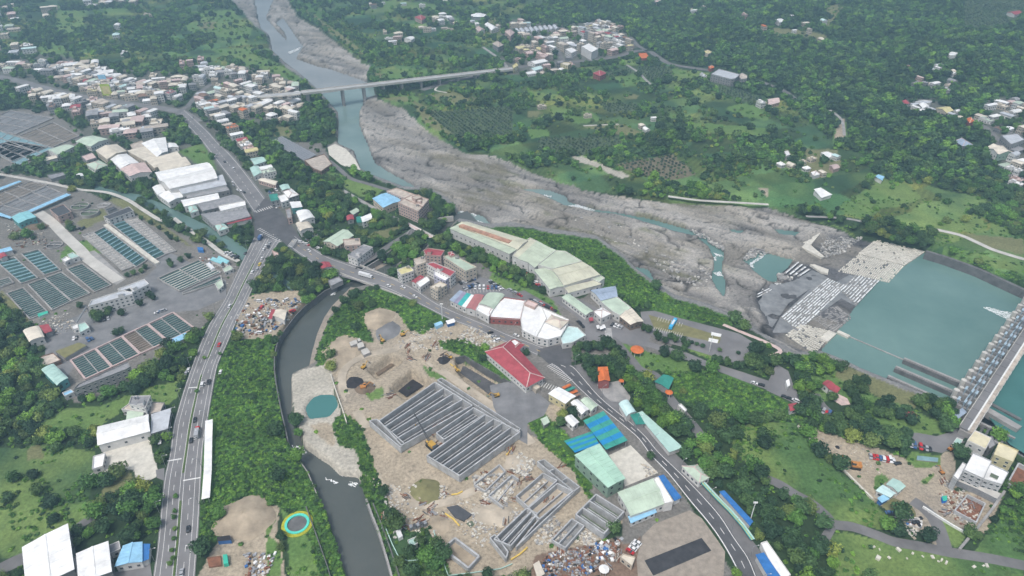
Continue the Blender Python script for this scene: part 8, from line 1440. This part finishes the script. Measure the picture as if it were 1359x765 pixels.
# crane with lattice boom
uu, vv = zz(*A_, "525 575")[0]; x, y = Gz(uu, vv, 1); cr = empty('crawler_crane', x, y, 0, 0, "yellow crawler crane with a long dark boom between the tank blocks", 'crane')
tx, ty = Gz(*zz(*A_, "395 335")[0], 16); hd = math.atan2(ty-y, tx-x)
for sd in (-1, 1): MB().bar((-3*cos(hd)-sd*1.9*sin(hd), -3*sin(hd)+sd*1.9*cos(hd), 0), (3*cos(hd)-sd*1.9*sin(hd), 3*sin(hd)+sd*1.9*cos(hd), 0), .9, 1.1, 'rubber').build('track', cr)
MB().box(-.8*cos(hd), -.8*sin(hd), 1.2, 5.5, 3.4, 2.0, hd, 'machine_yellow').build('body', cr, bevel=.15); MB().box(2.2*cos(hd)-1.4*sin(hd), 2.2*sin(hd)+1.4*cos(hd), 1.3, 1.8, 1.3, 2.4, hd, 'glass_dark', 'machine_yellow').build('cab', cr); MB().box(-3.6*cos(hd), -3.6*sin(hd), 1.3, 1.4, 3.4, 2.2, hd, 'roof_dark').build('counterweight', cr)
bm2 = MB(); tip = Vector((tx-x, ty-y, 16)); base = Vector((2*cos(hd), 2*sin(hd), 2.5)); sdv = Vector((-sin(hd), cos(hd), 0))*.45
for o1 in (sdv, -sdv): bm2.tube(base+o1, tip+o1*.3, .11, m='roof_dark', n=4); bm2.tube(base+o1+Vector((0, 0, .9)), tip+o1*.3+Vector((0, 0, .3)), .11, m='roof_dark', n=4)
for i in range(14): t = i/14; a = base.lerp(tip, t)+sdv*(1-t*.7); b = base.lerp(tip, t+.07)-sdv*(1-t*.7)+Vector((0, 0, .8*(1-t*.6))); bm2.tube(a, b, .07, m='roof_dark', n=4)
bm2.build('boom', cr); MB().tube(tip, tip-Vector((0, 0, 9)), .05, m='rubber', n=4).box(tip.x, tip.y, tip.z-9.6, .5, .5, .7, 0, 'machine_yellow').build('hook', cr)
# lamp posts on the roads
def mesh_only(mb, n):
    o = mb.build(n); d = o.data; bpy.data.objects.remove(o); return d
lampm = mesh_only(MB().tube((0, 0, 0), (0, 0, 9), .14, .09, n=6), 'pole'); l2 = mesh_only(MB().bar((0, 0, 8.9), (2.4, 0, 9.3), .16, .14, 'metal_grey'), 'arm'); l3_ = mesh_only(MB().box(2.6, 0, 9.25, .8, .3, .16, 0, 'paint_white'), 'lamp_head')
def lamps(line, t0, n, where, side=0.0):
    for i in range(n):
        f = (i+.5)/n*(len(line)-1); k = int(f); a = line[k]; b = line[min(k+1, len(line)-1)]; u = a[0]+(b[0]-a[0])*(f-k); v = a[1]+(b[1]-a[1])*(f-k); x, y = Gz(u, v)
        o = empty('street_lamp', x, y, 0, road_dir(u, v, line)+pi/2+t0, f"grey street lamp, {ordw(i+1)} along {where}", 'street lamp', 'street lamps along '+where); link('pole', lampm, o); link('arm', l2, o); link('lamp_head', l3_, o)
lamps(between(s1L, s1R, 1.02), 0, 14, "the creeper-field side of the divided road", 0); lamps(between(s1L, s1R, -.02), pi, 13, "the wood side of the divided road"); lamps(between(s4L, s4R, 1.05), 0, 9, "the south road"); lamps(between(s3U, s3D, -.1), 0, 9, "the riverside road"); lamps(between(R2L, R2R, 1.0), 0, 6, "the upper road")
# tall white floodlight masts
for c, u, v, w in (('23', 1207, 480, "beside the striped canopy"), ('12', 1265, 690, "between the lot and trees") if 0 else ('12', 945, 170, "at the site entrance"), ('22', 1000, 330, "in the loop car park")):
    uu, vv = q(c, f"{u} {v}")[0]; x, y = Gz(uu, vv); o = empty('floodlight_mast', x, y, 0, 0, "tall white floodlight mast "+w, 'mast'); MB().tube((0, 0, 0), (0, 0, 14), .3, .18, 'paint_white', 8).build('pole', o); MB().box(0, 0, 13.6, 2.2, .6, .8, 0, 'paint_white').build('lamp_head', o)
build_ground()
# ============================================================ TREES, BUSHES
BLOCK |= RM & (CLS == ROCK)
def leafmesh(name, seed, n, r, h, size, lumps=7, color=(.05, .085, .028), low=.25):
    rg = np.random.default_rng(seed)
    cen = [(0, 0, h*.6, r*.75)]
    for _ in range(lumps):
        a = rg.uniform(0, 2*pi); d = rg.uniform(.25, .65)*r; cen.append((d*cos(a), d*sin(a), rg.uniform(h*(low+.15), h*.8), r*rg.uniform(.32, .55)))
    V = []; Q = []
    for i in range(n):
        c = cen[rg.integers(len(cen))]; d = rg.normal(size=3); d /= np.linalg.norm(d)
        if d[2] < -.3: d[2] *= -.5
        rad = c[3]*rg.uniform(.72, 1.05); p = np.array(c[:3])+d*np.array([rad, rad, rad*.8])
        p[2] = max(p[2], h*low*.5)
        nrm = d+rg.normal(size=3)*.55; nrm /= np.linalg.norm(nrm)
        u = np.cross(nrm, [0, 0, 1.0]); u /= (np.linalg.norm(u)+1e-6); w = np.cross(nrm, u); s = size*rg.uniform(.6, 1.3); k = len(V)
        V += [p-u*s-w*s*.3, p+w*s*.7-u*.2*s, p+u*s+w*s*.2, p-w*s*.9+u*.1*s]; Q.append((k, k+1, k+2, k+3))
    me = meshnp(name, np.array(V), np.array(Q)); return me
def inner(mb_r, h, z0=.3):
    pass
def foliage_mat(name, c, rnd_amt=.35, hue=.03):
    m = bpy.data.materials.new(name); m.use_nodes = True; n = m.node_tree.nodes; l = m.node_tree.links; b = n['Principled BSDF']
    b.inputs['Roughness'].default_value = .7; b.inputs['Specular IOR Level'].default_value = .25
    oi = n.new('ShaderNodeObjectInfo'); r = n.new('ShaderNodeValToRGB'); l.new(oi.outputs['Random'], r.inputs[0])
    e = r.color_ramp.elements; e[0].position = 0; e[0].color = (c[0]*.5, c[1]*.55, c[2]*.75, 1); e[1].position = 1; e[1].color = (c[0]*1.7, c[1]*1.42, c[2]*1.1, 1)
    k = e.new(.6); k.color = (*c, 1)
    ge = n.new('ShaderNodeNewGeometry'); no = n.new('ShaderNodeTexNoise'); no.inputs['Scale'].default_value = .9; no.inputs['Detail'].default_value = 3; l.new(ge.outputs['Position'], no.inputs['Vector'])
    mr = n.new('ShaderNodeMapRange'); mr.inputs[1].default_value = .3; mr.inputs[2].default_value = .7; mr.inputs[3].default_value = .6; mr.inputs[4].default_value = 1.45; l.new(no.outputs[0], mr.inputs[0])
    n3 = n.new('ShaderNodeTexNoise'); n3.inputs['Scale'].default_value = .02; n3.inputs['Detail'].default_value = 3; l.new(ge.outputs['Position'], n3.inputs['Vector'])
    m3 = n.new('ShaderNodeMapRange'); m3.inputs[1].default_value = .35; m3.inputs[2].default_value = .65; m3.inputs[3].default_value = .72; m3.inputs[4].default_value = 1.3; l.new(n3.outputs[0], m3.inputs[0])
    mm = n.new('ShaderNodeMath'); mm.operation = 'MULTIPLY'; l.new(mr.outputs[0], mm.inputs[0]); l.new(m3.outputs[0], mm.inputs[1])
    mx = n.new('ShaderNodeMix'); mx.data_type = 'RGBA'; mx.blend_type = 'MULTIPLY'; mx.inputs[0].default_value = 1; l.new(r.outputs[0], mx.inputs[6]); l.new(mm.outputs[0], mx.inputs[7]); l.new(mx.outputs[2], b.inputs['Base Color'])
    MATS[name] = m; return m
FM = foliage_mat('foliage_dark', (.058, .118, .045)); FB = foliage_mat('foliage_bright', (.105, .225, .045)); FO = foliage_mat('foliage_orchard', (.08, .13, .075)); FY = foliage_mat('foliage_yellowish', (.16, .22, .06))
def blob(r, h, z0, mt):
    """leaf-coloured filler added inside the crown so that no light leaks through its middle"""
    V = []; Q = []; n = 8; rows = 5
    for j in range(rows):
        t = j/(rows-1); rr = r*(.35+.65*sin(pi*min(1, t*1.05)*.9+.15))*(1 if j < rows-1 else .15); z = z0+(h-z0)*t
        for i in range(n): a = 2*pi*i/n+j*.3; k = 1+.18*sin(3*a+j); V.append((rr*k*cos(a), rr*k*sin(a), z))
    for j in range(rows-1):
        for i in range(n): Q.append((j*n+i, j*n+(i+1) % n, (j+1)*n+(i+1) % n, (j+1)*n+i))
    return V, Q
def crown_mesh(name, seed, n, r, h, size, mt, lumps=7, low=.25):
    me0 = leafmesh(name+'_l', seed, n, r, h, size, lumps, low=low)
    V = np.zeros(len(me0.vertices)*3, np.float32); me0.vertices.foreach_get('co', V); V = V.reshape(-1, 3); Q = np.arange(len(V)).reshape(-1, 4)
    bV, bQ = blob(r*.68, h*.82, h*low*.6, mt); k = len(V)
    me = meshnp(name, np.vstack([V, np.array(bV)]), np.vstack([Q, np.array(bQ)+k])); me.materials.append(mt); bpy.data.meshes.remove(me0); return me
src = bpy.data.collections.new('foliage_sources')
def srcobj(me):
    o = bpy.data.objects.new(me.name, me); src.objects.link(o); return o
def scatter(name, pts, scales, coll, kindname=None, seed=0):
    """one object of many plants: points carry size, turn and which shape"""
    me = bpy.data.meshes.new(name); P = np.asarray(pts, np.float32); me.vertices.add(len(P)); me.vertices.foreach_set('co', P.ravel())
    a = me.attributes.new('size', 'FLOAT', 'POINT'); a.data.foreach_set('value', np.asarray(scales, np.float32))
    o = link(name, me); o['kind'] = 'stuff'
    ng = bpy.data.node_groups.new(name+'_nodes', 'GeometryNodeTree'); ng.interface.new_socket('Geometry', in_out='INPUT', socket_type='NodeSocketGeometry'); ng.interface.new_socket('Geometry', in_out='OUTPUT', socket_type='NodeSocketGeometry')
    N = ng.nodes; L = ng.links; gi = N.new('NodeGroupInput'); go = N.new('NodeGroupOutput'); ip = N.new('GeometryNodeInstanceOnPoints'); ci = N.new('GeometryNodeCollectionInfo')
    ci.inputs['Collection'].default_value = coll; ci.inputs['Separate Children'].default_value = True; ci.inputs['Reset Children'].default_value = True
    ip.inputs['Pick Instance'].default_value = True
    rv = N.new('FunctionNodeRandomValue'); rv.data_type = 'FLOAT_VECTOR'; rv.inputs[0].default_value = (-.06, -.06, 0); rv.inputs[1].default_value = (.06, .06, 6.28); rv.inputs['Seed'].default_value = seed
    ri = N.new('FunctionNodeRandomValue'); ri.data_type = 'INT'; ri.inputs[4].default_value = 0; ri.inputs[5].default_value = len(coll.objects)-1; ri.inputs['Seed'].default_value = seed+5
    na = N.new('GeometryNodeInputNamedAttribute'); na.data_type = 'FLOAT'; na.inputs[0].default_value = 'size'
    L.new(gi.outputs[0], ip.inputs['Points']); L.new(ci.outputs[0], ip.inputs['Instance']); L.new(rv.outputs[0], ip.inputs['Rotation']); L.new(ri.outputs[2], ip.inputs['Instance Index']); L.new(na.outputs[0], ip.inputs['Scale']); L.new(ip.outputs[0], go.inputs[0])
    mo = o.modifiers.new('scatter', 'NODES'); mo.node_group = ng; return o
def mkcoll(name, meshes):
    c = bpy.data.collections.new(name)
    for me in meshes: c.objects.link(bpy.data.objects.new(me.name, me))
    return c
far_tree = mkcoll('far_tree_kinds', [crown_mesh('far_crown', s, 130, 1.0, 1.5, .22, m, 6, .1) for s, m in ((1, FM), (2, FM), (3, FM), (4, FB), (5, FM), (6, FY if 0 else FB))])
near_tree = mkcoll('near_tree_kinds', [crown_mesh('near_crown', 20+s, 640, 1.0, 1.35+.12*(s%3), .10, m, 7+2*s, .1) for s, m in ((1, FM), (2, FM), (3, FB), (4, FM), (5, FB), (6, FM), (7, FY))])
bush = mkcoll('bush_kinds', [crown_mesh('bush_crown', 40+s, 80, 1.0, .62, .2, m, 6, .0) for s, m in ((1, FB), (2, FB), (3, FB), (4, FB), (5, FM))])
mead = mkcoll('meadow_bush_kinds', [crown_mesh('bush_crown', 50+s, 70, 1.0, 1.0, .28, m, 4, .0) for s, m in ((1, FB), (2, FY), (3, FM), (4, FB))])
orch = mkcoll('orchard_tree_kinds', [crown_mesh('orchard_crown', 60+s, 60, 1.0, 1.1, .28, m, 4, .1) for s, m in ((1, FO), (2, FO), (3, FM))])
# occupied ground from everything already standing is in BLOCK (drawn at ground level)
def field(step, ymin, ymax, jitter=.45, seed=1, rot=0.0):
    rg = np.random.default_rng(seed); xm = ymax*.95+60
    R = max(xm, ymax)*1.5; g = np.arange(-R, R, step) if rot else None
    if rot:
        A, B = np.meshgrid(g, g); A = A+rg.uniform(-jitter, jitter, A.shape)*step; B = B+rg.uniform(-jitter, jitter, B.shape)*step
        X = A*cos(rot)-B*sin(rot); Y = A*sin(rot)+B*cos(rot)
    else:
        X, Y = np.meshgrid(np.arange(-xm, xm, step), np.arange(ymin, ymax, step)); X = X+rg.uniform(-jitter, jitter, X.shape)*step; Y = Y+rg.uniform(-jitter, jitter, Y.shape)*step
    k = (Y > ymin) & (Y < ymax) & (np.abs(X) < Y*.80+110); X = X[k]; Y = Y[k]; Z = hill(X, Y); u, v = PX(X, Y, Z)
    k = (u > -150) & (u < 1510) & (v > -90) & (v < 900); return X[k], Y[k], Z[k], u[k], v[k], rg
def choose(X, Y, Z, u, v, rg, dens):
    c = samp(CLS, u, v); b = samp(BLOCK, u, v) | samp(BLOCK, u-3, v) | samp(BLOCK, u+3, v) | samp(BLOCK, u, v+2) | samp(BLOCK, u, v-3)
    p = np.zeros(len(X))
    for k, d in dens.items(): p[c == k] = d
    if OPENW in dens or MEAD in dens:
        n = fbm(X/38, Y/38, 3, 201); m = (c == OPENW) | (c == MEAD); p[m] *= np.clip((n[m]-.42)*12, .03, 2.4); q1, q2 = parcel(X, Y); p[m] *= np.where(q1[m] < .35, .35, np.where(q1[m] > .65, 1.9, 1)); p[m] += np.where(Y[m] > 380, dens.get(OPENW, 0)*.22*(q2[m] > .5), 0)
    p[b] = 0; k = rg.uniform(size=len(X)) < p; return X[k], Y[k], Z[k], u[k], v[k]
# --- near trees: the largest in view are things of their own
TREE_P = []
for s in EXTRA_TREES: TREE_P.append(s)
X, Y, Z, u, v, rg = field(6.3, 130, 640, seed=11)
ad = choose(X, Y, Z, u, v, rg, {FORE: .93, OPENW: .5, GRASS: .02, SCRUB: .045, PLOT: .4, TOWN: .05, MEAD: .05})
sc = 2.5+3.6*rg.uniform(0, 1, len(ad[0]))**1.3; near = [(ad[0][i], ad[1][i], ad[2][i], sc[i], ad[3][i], ad[4][i]) for i in range(len(sc))]
vis = [t for t in near if 0 < t[4] < 1359 and 20 < t[5] < 772]; vis.sort(key=lambda t: t[1]**2+t[0]**2)
NIND = 285-len(TREE_P)
indiv = vis[:NIND]; rest = [t for t in near if t not in set(indiv)]
scatter('woodland_trees', [(t[0], t[1], t[2]-.5) for t in rest], [t[3] for t in rest], near_tree, seed=3)
tm_ = MB().tube((0, 0, -1), (0.1, 0, .85), .075, .05, 'bark', 6).tube((.1, 0, .5), (.45, .1, 1.0), .04, .02, 'bark', 5).tube((.08, 0, .6), (-.3, .3, 1.05), .04, .02, 'bark', 5)
tm0 = tm_.build('trunk'); trunk_me = tm0.data; bpy.data.objects.remove(tm0)
NM = [o.data for o in near_tree.objects]; TONE = {NM[0]: 'dark green', NM[1]: 'dark green', NM[2]: 'bright green', NM[3]: 'dark green', NM[4]: 'bright green', NM[5]: 'dark green', NM[6]: 'olive-green'}
def tree(x, y, z, s, label, mesh=None, group='trees of the near woods', tall=1.0, name='tree'):
    me = mesh or rnd.choice(NM); o = empty(name, x, y, z, rnd.uniform(0, 6.28), label, 'tree', group)
    t = link('trunk', trunk_me, o); c = link('crown', me, o)
    t.scale = c.scale = (s, s, s*tall); c.location = (0, 0, s*.12); return o
cnt_ = {}
for (x, y, z, s, u_, v_) in sorted(indiv, key=lambda t: t[1]):
    me = rnd.choice(NM); zone = nearest_mark(u_, v_); size = 'broad' if s > 4.6 else ('middling' if s > 3.8 else 'slender'); k = (size, TONE[me], zone); cnt_[k] = cnt_.get(k, 0)+1
    tree(x, y, z, s, f"{ordw(cnt_[k])} {size} {TONE[me]} tree going uphill {zone}", me)
for (x, y, s, lab, tall, kind, grp) in TREE_P: tree(x, y, float(hill(x, y)), s, lab, NM[kind], grp, tall)
# --- far woods
X, Y, Z, u, v, rg = field(6.7, 640, 1750, seed=12)
ad = choose(X, Y, Z, u, v, rg, {FORE: .97, OPENW: .5, GRASS: .05, SCRUB: .12, TOWN: .10, PLOT: .5, MEAD: .26, OLIVE: .04}); far_s = 2.6+4.4*rg.uniform(0, 1, len(ad[0]))**1.4
scatter('far_woods', np.stack([ad[0], ad[1], ad[2]-.5], 1), far_s, far_tree, seed=4)
X, Y, Z, u, v, rg = field(11, 1700, 2600, seed=13); ad = choose(X, Y, Z, u, v, rg, {FORE: .95, OPENW: .4, GRASS: .05})
scatter('distant_woods', np.stack([ad[0], ad[1], ad[2]-.5], 1), rg.uniform(4.5, 8, len(ad[0])), far_tree, seed=6)
# --- bushes and creeper
X, Y, Z, u, v, rg = field(1.85, 140, 600, seed=14); ad = choose(X, Y, Z, u, v, rg, {SCRUB: .97, OPENW: .7, MEAD: .4, GRASS: .08, FORE: .15, TOWN: .015, ORCH: .1, DIRT: .006})
scatter('undergrowth', np.stack([ad[0], ad[1], ad[2]-.25], 1), rg.uniform(.9, 1.75, len(ad[0])), bush, seed=8)
X, Y, Z, u, v, rg = field(4.3, 600, 1350, seed=15); ad = choose(X, Y, Z, u, v, rg, {SCRUB: .85, OPENW: .6, MEAD: .65, GRASS: .1, FORE: .15, TOWN: .03, OLIVE: .12})
scatter('far_undergrowth', np.stack([ad[0], ad[1], ad[2]-.3], 1), rg.uniform(1.4, 3.2, len(ad[0])), mead, seed=9)
X, Y, Z, u, v, rg = field(5.4, 400, 1500, jitter=.12, seed=16, rot=.5); ad = choose(X, Y, Z, u, v, rg, {ORCH: .93, ORCHB: .85})
scatter('orchard_trees', np.stack([ad[0], ad[1], ad[2]-.1], 1), rg.uniform(1.5, 2.1, len(ad[0])), orch, seed=10)
# ============================================================ HAZE
hz = MB().box(0, 1700, -14, 9000, 4200, 14+HZ_TOP, 0, 'concrete').build('haze'); hz.data.materials.clear(); hm = bpy.data.materials.new('haze_air'); hm.use_nodes = True; hn = hm.node_tree; hn.nodes.clear()
ho = hn.nodes.new('ShaderNodeOutputMaterial'); hv = hn.nodes.new('ShaderNodeVolumePrincipled'); hv.inputs['Color'].default_value = (.47, .77, 1.0, 1); hv.inputs['Density'].default_value = .00035; hv.inputs['Anisotropy'].default_value = .2
hn.links.new(hv.outputs[0], ho.inputs['Volume']); hz.data.materials.append(hm); stuff(hz)
